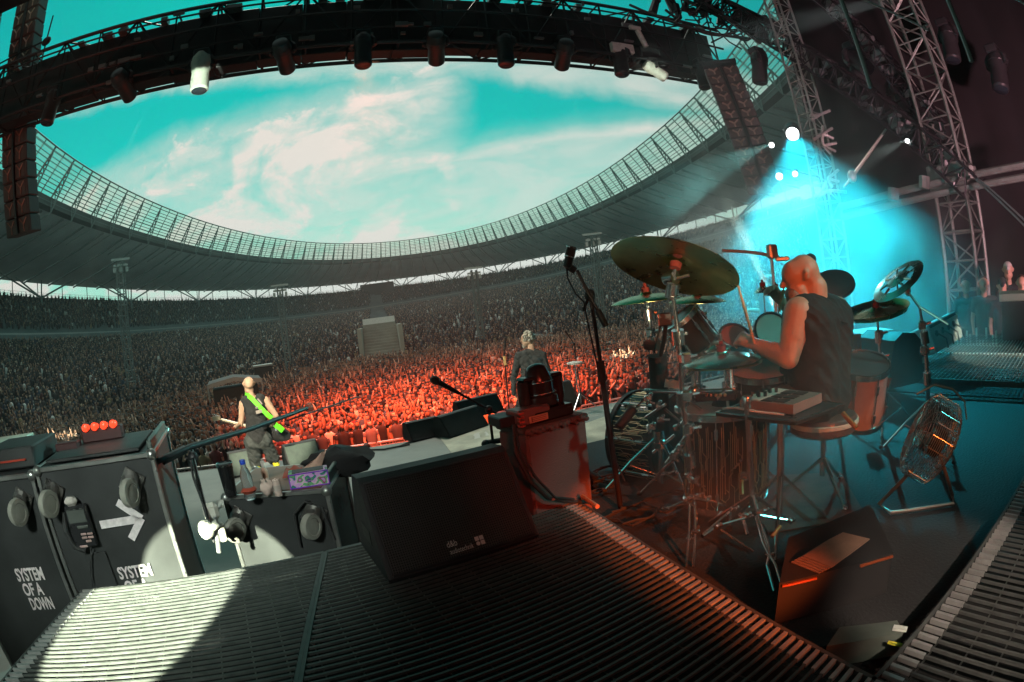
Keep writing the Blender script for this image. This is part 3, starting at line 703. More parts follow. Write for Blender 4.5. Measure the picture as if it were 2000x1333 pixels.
# side drape, added back drape and roof skin
def drape(a, b, z0, z1, name, label, folds):
    a, b = Vector(a), Vector(b); L = (b - a).length; nn = Vector((-(b - a).y, (b - a).x, 0)).normalized(); n = int(L * folds); mb = MB(); vs = []; fs = []
    for i in range(n + 1):
        p = a.lerp(b, i / n); w = .06 * math.sin(i * PI) + .07 * math.sin(i * 1.9) + random.uniform(-.03, .03)
        for z in (z0, (z0 + z1) / 2, z1): vs.append(p + nn * w * (1 if z == z0 else .8) + Vector((0, 0, z)))
    for i in range(n):
        for k in range(2): fs.append((i * 3 + k, (i + 1) * 3 + k, (i + 1) * 3 + k + 1, i * 3 + k + 1))
    mb.add(vs, fs); return tag(mb.build(name, DRAPE, smooth=80), label, 'stage drape')
drape(S(13.4, 9.6, 0), S(13.4, -8, 0), STG, 15.4, 'stage_drape', 'tall black drape closing the right wing of the stage', 3)
drape(S(13.4, -7.6, 0), S(-17, -7.6, 0), STG, 15.4, 'stage_drape', 'unseen black drape added behind the drums to block light from the back', 1.2)  # back drape added out of view to block light from behind
m = MB(); m.slab([S(-17, -8, 0), S(14, -8, 0), S(14, 11.4, 0), S(-17, 11.4, 0)], 15.5, 15.8); tag(m.build('light_blocking_roof', BLACK), 'added unseen dark roof slab that keeps sky and sun off the stage', 'light blocker')  # slab added out of view to shade the stage from sky and sun

# ------------------------------------------------------------------ trusses
def truss(mb, p, q, w, h, bays, rc=.03, rd=.015, up=Vector((0, 0, 1)), n=6):
    p, q = Vector(p), Vector(q); t = (q - p).normalized(); s_ = t.cross(up)
    if s_.length < 1e-3: s_ = Vector(E1) - t * t.dot(E1)
    s_.normalize(); v = s_.cross(t).normalized(); C4 = [(-1, -1), (1, -1), (1, 1), (-1, 1)]
    P = lambda k, c: p.lerp(q, k / bays) + s_ * (c[0] * w / 2) + v * (c[1] * h / 2)
    for c in C4: mb.tube([P(0, c), P(bays, c)], rc, n)
    for k in range(bays):
        for i in range(4):
            c, d = C4[i], C4[(i + 1) % 4]; mb.tube([P(k, c), P(k + 1, d)] if (k + i) % 2 else [P(k, d), P(k + 1, c)], rd, 4, cap=False)
            mb.tube([P(k, c), P(k, d)], rd, 4, cap=False)
TRUSS_B = 12.2; tz0, tz1 = 12.0, 13.9
ft = thing('lighting_truss', 'long black lighting truss arching over the front of the stage', 'lighting truss', S(0, TRUSS_B, tz0))
m = MB(); truss(m, S(-16, TRUSS_B + .55, (tz0 + tz1) / 2 + .05), S(13.0, TRUSS_B + .55, (tz0 + tz1) / 2 + .05), 1.1, tz1 - tz0 - .1, 24, .06, .035); m.build('truss_frame', BLACKM, ft)
m = MB()
for k in range(24):                # black boxes and battens filling the truss
    a = -15.4 + k * 1.2 + 0 * .01; m.box(S(a, TRUSS_B + .62, 12.93 + random.uniform(-.02, .02)), (1.19, .5, 1.74 + random.uniform(-.05, .05)), STA, bev=.02)
m.build('cladding', BLACK, ft)
m = MB()
for z, dep, r in ((12.05, -.08, .05), (12.55, -.05, .025), (13.1, -.06, .04), (13.65, -.04, .03)): m.tube([S(-16, TRUSS_B + dep, z), S(13, TRUSS_B + dep, z)], r, 6)
m.build('cable_tray', BLACKM, ft)
m = MB(); rr = random.Random(5)
for k in range(60):
    a = rr.uniform(-15, 12.6); z = rr.choice([12.02, 12.3, 12.6, 13.2, 13.75]); m.box(S(a, TRUSS_B - .10, z), (rr.uniform(.08, .4), .08, rr.uniform(.05, .14)), STA)
for k in range(40): a = rr.uniform(-15, 12.6); m.box(S(a, TRUSS_B + .3, 13.84), (rr.uniform(.1, .35), .3, rr.uniform(.06, .2)), STA)
kind(m.build('clamp_hardware', STEEL, ft), 'stuff')
m = MB(); m.tube(catenary(S(-14.6, TRUSS_B + .3, 14.1), S(-8.6, TRUSS_B + .3, 14.5), .06), .03, 5); m.tube([S(-8.6, TRUSS_B + .3, 13.7), S(-8.6, TRUSS_B + .3, 15.4)], .03, 5)
m.box(S(-12.6, TRUSS_B + .3, 14.05), (.14, .14, .3), STA); m.ball(S(-8.6, TRUSS_B + .3, 14.45), (.22, .12, .14)); m.build('safety_line', BLACKM, ft)

HEADM = mat('fixture_black', (.035, .035, .037), .35, var=.2); LENS = mat('fixture_lens', (.03, .04, .05), .08, spec=.8)
def moving_head(name, label, top, aim, size=1.0, group=None, cat='stage light', hm=None, lens=None, body=None):
    """yoke light hung from `top`; the head is swung to point along `aim`"""
    top = Vector(top); t = thing(name, label, cat, top, 0, group); s_ = size; aim = Vector(aim).normalized()
    b = MB(); b.box(top + Vector((0, 0, -.10 * s_)), (.42 * s_, .34 * s_, .2 * s_), STA, bev=.03 * s_); b.build('base', HEADM, t)
    side = aim.cross(Vector((0, 0, 1))); side = Vector(E1) if side.length < .1 else side.normalized(); piv = top + Vector((0, 0, -.5 * s_)); y = MB()
    for sg in (-1, 1): y.tube([top + side * sg * .20 * s_ + Vector((0, 0, -.18 * s_)), top + side * sg * .30 * s_ + Vector((0, 0, -.30 * s_)), piv + side * sg * .30 * s_], [.05 * s_, .07 * s_, .085 * s_], 8)
    y.tube([piv - side * .32 * s_, piv + side * .32 * s_], .06 * s_, 8); y.build('yoke', HEADM, t)
    M4 = look(piv, piv + aim); h = MB()
    h.lathe([(.10 * s_, -.42 * s_), (.20 * s_, -.40 * s_), (.25 * s_, -.28 * s_), (.255 * s_, .05 * s_), (.225 * s_, .12 * s_), (.24 * s_, .40 * s_), (.235 * s_, .62 * s_), (.20 * s_, .66 * s_)], 20, M4)
    h.lathe([(.262 * s_, -.20 * s_), (.27 * s_, -.19 * s_), (.27 * s_, -.05 * s_), (.262 * s_, -.04 * s_)], 20, M4, closed=True)
    h.build('head', hm or HEADM, t, smooth=35)
    l = MB(); l.lathe([(.205 * s_, .655 * s_), (.16 * s_, .675 * s_), (.0001, .685 * s_)], 20, M4); l.build('lens', lens or LENS, t, smooth=True)
    return t
dn = Vector((0, 0, -1))
hang = [(108, 200, 'long', 'far left one'), (245, 150, 'round', 'left of the brightly lit one'), (555, 88, 'round', 'just right of the brightly lit one'),
        (708, 75, 'long', 'second right of the brightly lit one'), (848, 76, 'round', 'third right of the brightly lit one'), (978, 68, 'long', 'fourth right of the brightly lit one'),
        (1092, 74, 'round', 'two left of the shiny pipe'), (1195, 70, 'long', 'beside the shiny pipe'), (1352, 100, 'long', 'rightmost one')]
for px, py, k, lab in hang:
    top = PB(px, py - 32, TRUSS_B - .05); top.z = 12.42
    aim = (dn + E1 * random.uniform(-.18, -.02) - E2 * .10) if k == 'long' else (E2 * 1.0 + dn * .45 + E1 * .2)
    moving_head('moving_head_light', 'black moving head light under the front truss, %s' % lab, top, aim, .95, 'moving heads under the front truss')
WHM = mat('fixture_lit', (.62, .66, .58), .3, var=.15)  # pale copy of the black fixture, the beam's brightness put into its colour
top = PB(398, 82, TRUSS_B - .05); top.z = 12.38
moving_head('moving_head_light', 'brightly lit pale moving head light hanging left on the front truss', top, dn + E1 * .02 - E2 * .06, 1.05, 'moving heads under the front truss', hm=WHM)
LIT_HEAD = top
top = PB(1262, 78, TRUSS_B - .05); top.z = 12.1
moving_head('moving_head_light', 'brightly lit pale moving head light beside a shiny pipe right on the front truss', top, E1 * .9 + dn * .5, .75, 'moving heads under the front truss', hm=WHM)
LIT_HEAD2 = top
m = MB(); a = PB(1245, 60, TRUSS_B - .2); m.tube([a, PB(1262, 92, TRUSS_B - .2)], .09, 10); m.box(PB(1215, 95, TRUSS_B - .2), (.75, .15, .3), STA); m.box(PB(1240, 55, TRUSS_B - .2), (.4, .1, .12), STA)
tag(m.build('pipe_clamp', WHM), 'shiny pale pipe and clamp by the lit light at the right of the truss', 'truss clamp')

# upper rig at the top right, seen against the sky and the drape
rig = thing('upper_rig', 'dense black rig of trusses and hanging gear at the top right', 'lighting rig', S(9, 8, 15))
m = MB()
truss(m, PD(1230, -60, 17), PD(1500, 62, 15.0), .6, .6, 12, .05, .03)
truss(m, PD(1320, -40, 15), PD(1480, 60, 14.6), .5, .5, 9, .04, .025)
m.build('truss_frame', BLACKM, rig)
m = MB(); rr = random.Random(9)
for k in range(26):
    f = rr.random(); p = PD(1255 + 260 * f, -25 + 75 * f + rr.uniform(-12, 26), 16); m.tube([p, p + Vector((rr.uniform(-.25, .25), rr.uniform(-.1, .1), -rr.uniform(.2, .6)))], [rr.uniform(.08, .18), rr.uniform(.06, .2)], 8)
for k in range(40):
    f = rr.random(); p = PD(1320 + 130 * f, -5 + 55 * f + rr.uniform(-30, 30), 15.3); q = p + Vector((rr.uniform(-.9, .9), rr.uniform(-.4, .4), rr.uniform(-.7, .7))); m.tube([p, (p + q) / 2 + Vector((0, 0, -.12)), q], .028, 4)
kind(m.build('hanging_gear', BLACK, rig), 'stuff')
m = MB()
for (x0, y0), (x1, y1), sg in (((1230, 10), (1460, 75), .3), ((1300, 20), (1440, 60), .5), ((1400, 25), (1470, 70), .5)): m.tube(catenary(PD(x0, y0, 15.5), PD(x1, y1, 15), sg), .05, 5)
m.build('cable_loop', RUBBER, rig)
# row of fixtures and trusses along the wing
wt = thing('wing_truss', 'dark sloping truss with lights running along the right wing', 'lighting truss', S(11, 4, 12))
m = MB(); truss(m, PD(1490, 60, 14), PD(1905, 370, 11.2), .5, .5, 22, .035, .02); truss(m, PD(1600, -10, 13), PD(1830, 250, 11.8), .4, .4, 14, .03, .018); m.build('truss_frame', BLACKM, wt)
m = MB(); rr = random.Random(11)
for k in range(70):
    f = rr.random(); p = (PD(1490, 60, 14).lerp(PD(1905, 370, 11.2), f) if k % 2 else PD(1600, -10, 13).lerp(PD(1830, 250, 11.8), f)) + Vector((rr.uniform(-.12, .12), rr.uniform(-.12, .12), rr.uniform(-.3, .25))); m.box(p, (rr.uniform(.08, .3), rr.uniform(.06, .2), rr.uniform(.06, .18)), rr.uniform(0, 3))
kind(m.build('clamp_hardware', STEEL, wt), 'stuff')
WF = [(1475, 115, 14.3, (-.2, .1, -1), 'beside the right speaker column'), (1660, 105, 13, (-.1, -.6, -.5), 'pointing inwards'), (1668, 135, 13, (-.35, .1, -1), 'below the one pointing inwards'),
      (1762, 205, 12.4, (-.3, .1, -1), 'left of the tall tower'), (1745, 165, 12.8, (.4, .5, -.5), 'tilted away near the tall tower'), (1840, 60, 12.6, (-.3, .0, -1), 'right of the tall tower'), (1935, 110, 12.2, (-.4, 0, -1), 'near the right picture edge')]
for px, py, d, aim, lab in WF:
    moving_head('moving_head_light', 'dark moving head light in the right wing, %s' % lab, PD(px, py - 20, d), aim, .95, 'moving heads in the right wing')

# line arrays
CABM = mat('speaker_grey', (.10, .085, .08), .55, var=.25); BRACE = mat('speaker_brace', (.42, .30, .24), .45, .3, var=.2)
def line_array(name, label, top, bot, n, face, w=1.0, group='hanging speaker columns'):
    """n cabinets hung in a gentle curve; `face` is the horizontal direction the rear looks"""
    top, bot = Vector(top), Vector(bot); t = thing(name, label, 'line array', top, 0, group); face = Vector(face).normalized(); side = face.cross(Vector((0, 0, 1))).normalized(); pts = []
    for k in range(n + 1): f = k / n; pts.append(top.lerp(bot, f) + face * (-.5 * f * f))
    for k in range(n):
        a, b = pts[k], pts[k + 1]; up = (a - b).normalized(); back = side.cross(up).normalized(); back = back if back.dot(face) > 0 else -back; c = (a + b) / 2; h = (a - b).length * .95
        M4 = Matrix((side, back, up)).transposed().to_4x4(); cb = MB()
        cb.box(c, (w, .62, h), M=M4, bev=.03); cab = cb.build('cabinet', CABM, t)
        x = MB()
        for sg in (-1, 1):
            o = c + side * sg * w * .24 + back * .325
            x.box(o + back * -.004, (w * .36, .012, h * .86), M=M4, mi=1)
            P = lambda u, v: o + side * u * w * .36 + up * v * h + back * .012
            for u, v in ((-.36, .36), (.36, .36), (0, -.40)): x.tube([P(0, .0), P(u, v)], .028, 4)
        x.build('rear_brace', [BRACE, mat('speaker_rear_panel', (.09, .07, .06), .6)], cab)
    sp = MB(); sp.tube([p + face * .36 for p in pts], .055, 6); sp.build('rigging_spine', BLACKM, t)
    fr_ = MB(); fr_.box(top + Vector((0, 0, .12)), (w, .8, .12), math.atan2(side.y, side.x)); fr_.tube([top, top + Vector((0, 0, 2))], .03, 5); fr_.build('fly_frame', BLACKM, t)
    return t
line_array('line_array', 'tall curved column of black speaker cabinets hanging right of the cloud gap', PD(1408, 138, 15.2), PD(1496, 372, 15.2), 14, Vector((-.42, -.9, 0)), 1.0)
line_array('line_array', 'tall column of black speaker cabinets hanging at the left edge of the picture', PD(92, -110, 16.6), PD(30, 455, 16.6), 20, Vector((.25, -.97, 0)), 1.15)
line_array('line_array', 'outer speaker column half hidden behind the left one at the picture edge', PD(8, -100, 17.4), PD(-50, 470, 17.4), 20, Vector((.25, -.97, 0)), 1.1)
# towers and bars of the right wing
TOWM = mat('tower_alu', (.26, .29, .26), .45, .5, var=.2)
tw = thing('lattice_tower', 'tall leaning-looking lattice tower with diagonal braces in the right wing', 'lattice tower', PD(1890, 545, 11.9))
m = MB(); a = PD(1890, 545, 11.9); a.z = STG; b = a.copy(); b.z = 15.5; truss(m, a, b, .78, .78, 22, .045, .022); m.build('tower_frame', TOWM, tw)
m = MB(); c = PD(1852, 350, 11.9); m.box(Vector((a.x, a.y, c.z)), (.95, .95, .5), STA); m.build('sleeve_block', TOWM, tw)
tw2 = thing('lattice_tower', 'narrow lattice tower behind the bright lamp and blue smoke', 'lattice tower', PD(1640, 560, 13.2))
m = MB(); a = PD(1622, 430, 13.2); a.z = STG; b = a.copy(); b.z = 15; truss(m, a, b, .46, .46, 28, .032, .015); m.build('tower_frame', mat('pale_alu', (.42, .46, .43), .4, .6), tw2)
m = MB(); rr = random.Random(4)
for py in (225, 262, 285, 350, 372):
    p = PD(1600 + (py - 225) * .13, py, 12.9)
    for k in range(4): q = p + Vector((rr.uniform(-.5, .5), rr.uniform(-.1, .1), rr.uniform(-.3, .3))); m.tube([p, q], .04, 5)
kind(m.build('clamp_cluster', mat('pale_alu2', (.7, .72, .68), .35, .5), tw2), 'stuff')
br = thing('horizontal_bar', 'horizontal double pipe bar clamped across the lattice tower', 'pipe bar', PD(1850, 345, 11.4))
m = MB()
for dz in (0, -.22): m.tube([PD(1640, 405, 11.9) + Vector((0, 0, dz)), PD(1850, 352, 11.4) + Vector((0, 0, dz)), PD(2060, 312, 11.0) + Vector((0, 0, dz))], .075, 8)
m.build('pipe', TOWM, br)
for px, py in ((1805, 355), (1895, 335), (1745, 378)): MB().tube([PD(px, py - 10, 11.3), PD(px, py + 14, 11.3)], .13, 8).build('coupler', TOWM, br)
tag(MB().tube([PD(1905, 350, 11.0), PD(2060, 505, 9.4)], .025, 5).tube([PD(1905, 345, 11.0), PD(2060, 490, 9.4)], .02, 5).build('brace_wire', STEEL), 'pair of thin brace wires running down right from the pipe bar', 'wire')
tag(MB().tube([PD(1734, 248, 12.2), PD(1672, 335, 11.8), PD(1648, 366, 11.6)], [.03, .04, .02], 6).ball(PD(1664, 345, 11.75), (.12, .1, .14)).build('guy_wire', mat('bright_wire', (.6, .62, .55), .4, .6)), 'thin bright guy wire with a shackle above the blue smoke', 'wire')
for i, (a, b) in enumerate((((1575, -10), (1800, 190)), ((1610, -10), (1830, 225)), ((1420, 40), (1560, 150)))):
    tag(MB().tube([PD(*a, 12.6), PD(*b, 12.2)], .010, 5).build('rig_cable', STEEL), ['thin straight cable crossing the dark wing, left one of a pair', 'thin straight cable crossing the dark wing, right one of a pair', 'short cable under the upper rig by the speaker column'][i], 'cable')
LAMPON = mat('lamp_on', (1, 1, 1), .3, emit=(.93, 1.0, .97), estr=14.0)
LAMPS = {}
for i, (px, py, d, r, lab) in enumerate(((1548, 262, 10.5, .13, 'large dazzling lamp at the tip of the blue light cone'), (1507, 284, 12, .06, 'small lit lamp left of the dazzling one, throwing a beam left'), (1522, 345, 12, .075, 'small lit lamp in the blue smoke, left of two'),
                                     (1553, 340, 12, .06, 'small lit lamp in the blue smoke, right of two'), (1772, 276, 11.6, .05, 'small lit lamp by the tower with a pale beam to the left'))):
    c = PD(px, py, d); tocam = (Vector(CAM) - c).normalized(); t = thing('stage_lamp', lab, 'stage lamp', c)
    M4 = look(c, c + (tocam + Vector((0, 0, -.25))).normalized())
    MB().lathe([(r * 1.2, -.35), (r * 1.35, -.3), (r * 1.3, .0), (r * 1.12, .02), (r * 1.1, -.02)], 18, M4).build('housing', HEADM, t, smooth=35)
    MB().lathe([(r, .0), (r * .6, .02), (.0001, .028)], 18, M4).build('lamp_face', LAMPON, t, smooth=True); LAMPS[i] = c
# field: lighting towers, tents, barrier
FTM = mat('field_tower', (.22, .27, .26), .5, .4, var=.2)
for px, py, bx, by, d, w, lab in ((235, 512, 262, 750, 56, .72, 'lattice light tower with a crossbar, leftmost in the crowd'), (546, 562, 563, 718, 62, .6, 'lattice light tower with a bright crossbar above the bald guitarist'),
                                  (925, 528, 938, 668, 64, .6, 'lattice light tower with a bright crossbar between the display box and the microphone'), (1157, 462, 1172, 612, 58, .58, 'lattice light tower beside the big microphone')):
    top = PD(px, py, d); base = PD(bx, by, d); base = Vector((top.x, top.y, min(base.z, 2.0)))
    t = thing('light_tower', lab, 'light tower', base, 0, 'light towers in the crowd'); m = MB(); truss(m, base - Vector((0, 0, 1.5)), top, w, w, int((top.z - base.z) / .9), .07, .04, n=4); m.build('tower_frame', FTM, t)
    sd = Vector((top.y, -top.x, 0)).normalized(); m = MB()
    for dz, L in ((.25, 2.1), (-.35, 1.6)): m.box(top + Vector((0, 0, dz)), (L, .25, .22), math.atan2(sd.y, sd.x))
    for k in (-.7, 0, .7): m.box(top + sd * k + Vector((0, 0, -.8)), (.3, .3, .5), math.atan2(sd.y, sd.x))
    m.build('crossbar', mat('tower_head', (.50, .58, .56), .5, .2), t)
TENT = mat('tent_black', (.03, .034, .033), .7); TENTE = mat('tent_trim', (.32, .36, .34), .6)
for px0, py0, px1, py1, px2, py2, d, lab in ((405, 752, 456, 737, 510, 739, 33, 'low dark tent roof in the crowd left of the bald guitarist'), (1000, 668, 1046, 655, 1082, 657, 55, 'low dark tent roof far back in the crowd behind the curly haired musician')):
    a, b, c = PD(px0, py0, d), PD(px1, py1, d), PD(px2, py2, d); f = Vector((b.x, b.y, 0)).normalized() * 3.0; t = thing('mixing_tent', lab, 'tent', b - Vector((0, 0, b.z)))
    m = MB()
    for p, q in ((a, b), (b, c)): m.quad(p, q, q + f, p + f); m.quad(p - Vector((0, 0, .25)), q - Vector((0, 0, .25)), q, p, 1)
    m.build('tent_roof', [TENT, TENTE], t); m = MB(); m.box(((a + c) / 2 + f * .6 - Vector((0, 0, 1.2))), ((c - a).length * .85, 2.4, 1.6), math.atan2((c - a).y, (c - a).x)); m.build('tent_body', TENT, t)
    [MB().tube([p, Vector((p.x, p.y, 0))], .05, 5).build('tent_pole', TENTE, t) for p in (a, c)]
c = PD(516, 738, 48); t = thing('delay_speaker_box', 'dark upright box with a pale rim standing in the crowd right of the tent', 'speaker stack', c); MB().box(c, (1.7, 1.4, 2.0), R(28), bev=.1).build('box_body', TENT, t); MB().box(c + Vector((0, 0, 1.08)), (1.8, 1.5, .14), R(28)).build('box_lid', TENTE, t); MB().box(c - Vector((0, 0, 1.6)), (1.2, 1.0, 1.4), R(28)).build('box_base', TENT, t)
# crush barrier: one panel is one thing
BARM = mat('barrier_alu', (.42, .40, .38), .45, .6, var=.2); BARP = mat('barrier_sheet', (.34, .30, .28), .6, var=.25)
bar0 = None
for k in range(34):
    a = -18.0 + k * 1.22; c = S(a, BAR_D, 0)
    az = math.degrees(math.atan2(c.x, c.y))
    if not -62 < az < 34: continue
    if bar0 is None:
        bar0 = thing('crush_barrier', 'x', 'barrier', c, STA, 'crush barrier panels in front of the crowd'); m = MB(); m.box((0, 0, .55), (1.16, .03, 1.0)); m.build('sheet', BARP, bar0, world=False)
        m = MB(); [m.tube([(x, 0, 0), (x, 0, 1.15)], .03, 6) for x in (-.58, .58)]; m.tube([(-.58, 0, 1.15), (.58, 0, 1.15)], .035, 6); [m.tube([(x, -.03, .06), (x, -.03, 1.1)], .012, 4) for x in (-.3, 0, .3)]; m.build('frame', BARM, bar0, world=False)
        m = MB(); m.box((0, -.35, .12), (1.16, .5, .03)); m.build('step', BARM, bar0, world=False); o = bar0
    else: o = dup(bar0); o.location = c
    o['label'] = 'metal crush barrier panel along the front of the crowd'
# ------------------------------------------------------------------ props: flight cases, wedges, cabinet
CASE = mat('case_black_board', (.030, .032, .032), .5, var=.5, scale=2.5, scratch=.10, bump=.08, bscale=200); WHITE = mat('stencil_white', (.80, .72, .72), .7, var=.25, scale=30)
ANG = mat('case_angle_alu', (.42, .42, .40), .35, .85, var=.2); CASTOR = mat('castor_tyre', (.30, .29, .25), .65, var=.3)
def text(body, M4, w, mat_, parent, h=None, bold=0.0, name='lettering', depth=.001):
    """flat print: letters of a given width (and height) lying in the local x-y plane of M4"""
    cu = bpy.data.curves.new(name, 'FONT'); cu.body = body; cu.size = 1; cu.offset = bold; cu.resolution_u = 3; cu.extrude = 0; o = bpy.data.objects.new(name, cu); COL.objects.link(o)
    dg = bpy.context.evaluated_depsgraph_get(); me = bpy.data.meshes.new_from_object(o.evaluated_get(dg)); bpy.data.objects.remove(o)
    xs = [v.co.x for v in me.vertices]; ys = [v.co.y for v in me.vertices]; x0, x1, y0, y1 = min(xs), max(xs), min(ys), max(ys); sx = w / (x1 - x0); sy = (h / (y1 - y0)) if h else sx
    T = M4 if parent is None else WM[parent.name].inverted() @ M4
    for v in me.vertices: v.co = T @ Vector(((v.co.x - x0) * sx, (v.co.y - y0) * sy, 0))
    me.materials.clear(); me.materials.append(mat_); q = bpy.data.objects.new(name, me); COL.objects.link(q)
    if parent: q.parent = parent; WM[q.name] = WM[parent.name]
    return q
def frame_of(TL, ang, zb):         # local frame: x along the face, y into the case, z up; origin at the face's bottom left
    x = Vector((math.cos(ang), math.sin(ang), 0)); y = Vector((-x.y, x.x, 0)); M4 = Matrix((x, y, Vector((0, 0, 1)))).transposed().to_4x4(); M4.translation = (TL[0], TL[1], zb); return M4
def castor(parent, M4, c, r=.075, turn=.5):
    """swivel castor bolted to the face (axis of the plate = -y); returns the part"""
    c = Vector(c); T = M4; m = MB(); m.box(T @ (c + Vector((0, -.006, 0))), (.125, .012, .125), M=M4 @ Matrix.Rotation(.6, 4, 'Y'), bev=.004)
    for sx in (-1, 1): m.tube([T @ (c + Vector((sx * .028, -.02, .035))), T @ (c + Vector((sx * .03, -.085, -.02)))], [.022, .014], 6)
    m.lathe([(.048, 0), (.05, .02), (.03, .035)], 14, look(T @ (c + Vector((0, -.008, .02))), T @ (c + Vector((0, -1, .02)))))
    o = m.build('castor', mat('castor_zinc', (.34, .32, .30), .3, .9, var=.3), parent, smooth=35)
    w = MB(); ax = look(T @ (c + Vector((-.02, -.105, -.03))), T @ (c + Vector((1, -.105 - turn, -.03)))); w.lathe([(.02, .0), (r * .62, .004), (r * .68, .0), (r * .95, .003), (r, .012), (r, .034), (r * .95, .043), (r * .68, .046), (r * .62, .042), (.02, .046)], 22, ax)
    w.build('castor_wheel', CASTOR, o, smooth=40); return o
def flight_case(label, TL, ang, w, zt, zb, depth, castors=True):
    M4 = frame_of(TL, ang, zb); h = zt - zb; t = thing('flight_case', label, 'flight case', M4.translation, ang); T = lambda x, y, z: M4 @ Vector((x, y, z))
    m = MB(); m.box(T(w / 2, depth / 2, h / 2), (w - .02, depth - .02, h - .02), ang); m.build('case_body', CASE, t)
    m = MB(); e = .017
    for x in (e / 2, w - e / 2):
        for y in (e / 2, depth - e / 2): m.box(T(x, y, h / 2), (e * 1.5, e * 1.5, h - .05), ang, bev=.003)
    for z in (e / 2, h - e / 2):
        for y in (e / 2, depth - e / 2): m.box(T(w / 2, y, z), (w - .05, e * 1.5, e * 1.5), ang, bev=.003)
        for x in (e / 2, w - e / 2): m.box(T(x, depth / 2, z), (e * 1.5, depth - .05, e * 1.5), ang, bev=.003)
    for x in (0, w):               # rivets along the visible uprights
        for k in range(9): m.ball(T(x + (.004 if x == 0 else -.004), -.006, h * (k + .5) / 9), .006, 6, 3)
    m.build('edge_angle', ANG, t)
    for x in (0, w):
        for z in (0, h):
            for y in (0, depth): m = MB(); m.ball(T(x + (.012 if x == 0 else -.012), y + (.012 if y == 0 else -.012), z + (.012 if z == 0 else -.012)), .033, 10, 6); m.build('ball_corner', ANG, t, smooth=True)
    return t, M4, T
def stencil(parent, T, M4, x, z, w, h):
    tx = T(x, -.0025, z); R_ = M4.to_3x3() @ Matrix(((1, 0, 0), (0, 0, -1), (0, 1, 0))); 
    for i, ln in enumerate(('SYSTEM', 'OF A', 'DOWN')):
        q = R_.to_4x4(); q.translation = T(x + (.012 * i), -.0025 - .0003 * i, z - (h * 1.12) * i); text(ln, q, w * (1, .72, .82)[i], WHITE, parent, h, .03, 'stencil_lettering')
# case 1: upright road case with arrow
a1 = R(30.5); TR1 = PD(298, 884, 2.86); TR1.z = 0; w1 = .76; x1 = Vector((math.cos(a1), math.sin(a1), 0)); TL1 = TR1 - x1 * w1; ZT = PD(298, 884, 2.86).z
fc1, M1, T1 = flight_case('tall black flight case with a white arrow and a folded phone on its face', TL1, a1, w1, ZT, STG + .02, .78)
H1 = ZT - STG - .02
castor(fc1, M1, (.60, 0, H1 - .135)); castor(fc1, M1, (.085, 0, H1 - .135))
m = MB(); ar = lambda x, z: T1(x, -.003, z)
zc = H1 - .335
def strip(mb, p, q, wd):
    p, q = Vector((p[0], 0, p[1])), Vector((q[0], 0, q[1])); d = (q - p).normalized(); n_ = Vector((-d.z, 0, d.x)) * wd / 2; mb.add([T1(v.x, -.003, v.z) for v in (p - n_, q - n_, q + n_, p + n_)] + [T1(v.x, -.0045, v.z) for v in (p - n_, q - n_, q + n_, p + n_)], [(4, 5, 6, 7), (0, 1, 5, 4), (1, 2, 6, 5), (2, 3, 7, 6), (3, 0, 4, 7)])
strip(m, (.335, zc - .005), (.585, zc + .0), .045); strip(m, (.48, zc + .105), (.60, zc - .002), .043); strip(m, (.50, zc - .105), (.60, zc + .002), .043)
m.build('arrow_marking', WHITE, fc1)
stencil(fc1, T1, M1, .345, H1 - .665, .215, .075)
m = MB(); m.box(T1(.215, -.022, H1 - .325), (.15, .045, .235), a1, bev=.01); body = m.build('wall_phone', mat('phone_black', (.022, .022, .024), .3, var=.2), fc1)
m = MB(); m.box(T1(.20, -.03, H1 - .185), (.085, .06, .05), a1, bev=.02); m.build('phone_lamp', mat('frosted_lamp', (.55, .50, .46), .25), body)
m = MB(); m.box(T1(.215, -.047, H1 - .265), (.115, .006, .07), a1); [m.box(T1(.175 + .04 * k, -.047, H1 - .225), (.018, .006, .006), a1) for k in range(3)]; m.box(T1(.235, -.05, H1 - .325), (.07, .01, .018), a1, bev=.004); m.build('phone_screen', mat('phone_screen_grey', (.10, .11, .10), .15), body)
m = MB()
for r_ in range(3):
    for c_ in range(2 if r_ < 2 else 1): m.box(T1(.225 + .042 * c_ + (.02 if r_ == 2 else 0), -.049, H1 - .365 - .02 * r_), (.036, .008, .013), a1, bev=.003)
m.box(T1(.20, -.047, H1 - .432), (.05, .006, .01), a1); m.build('phone_buttons', mat('button_pink', (.55, .36, .33), .5), body)
m = MB(); m.tube([T1(.24, -.03, H1 - .44)] + [T1(.235 - .02 * k * .8 - .03 * math.sin(k * .6), -.03 - .005 * k, H1 - .46 - .07 * k) for k in range(7)], .0045, 5); m.tube([T1(.13, -.03, H1 - .24), T1(.115, -.055, H1 - .34), T1(.14, -.05, H1 - .43), T1(.20, -.04, H1 - .46)], .016, 8); m.build('phone_cord', RUBBER, body)
m = MB(); m.box(T1(.24, -.002, H1 - .70), (.15, .01, .42), a1, bev=.004); m.build('hatch_panel', CASE, fc1)
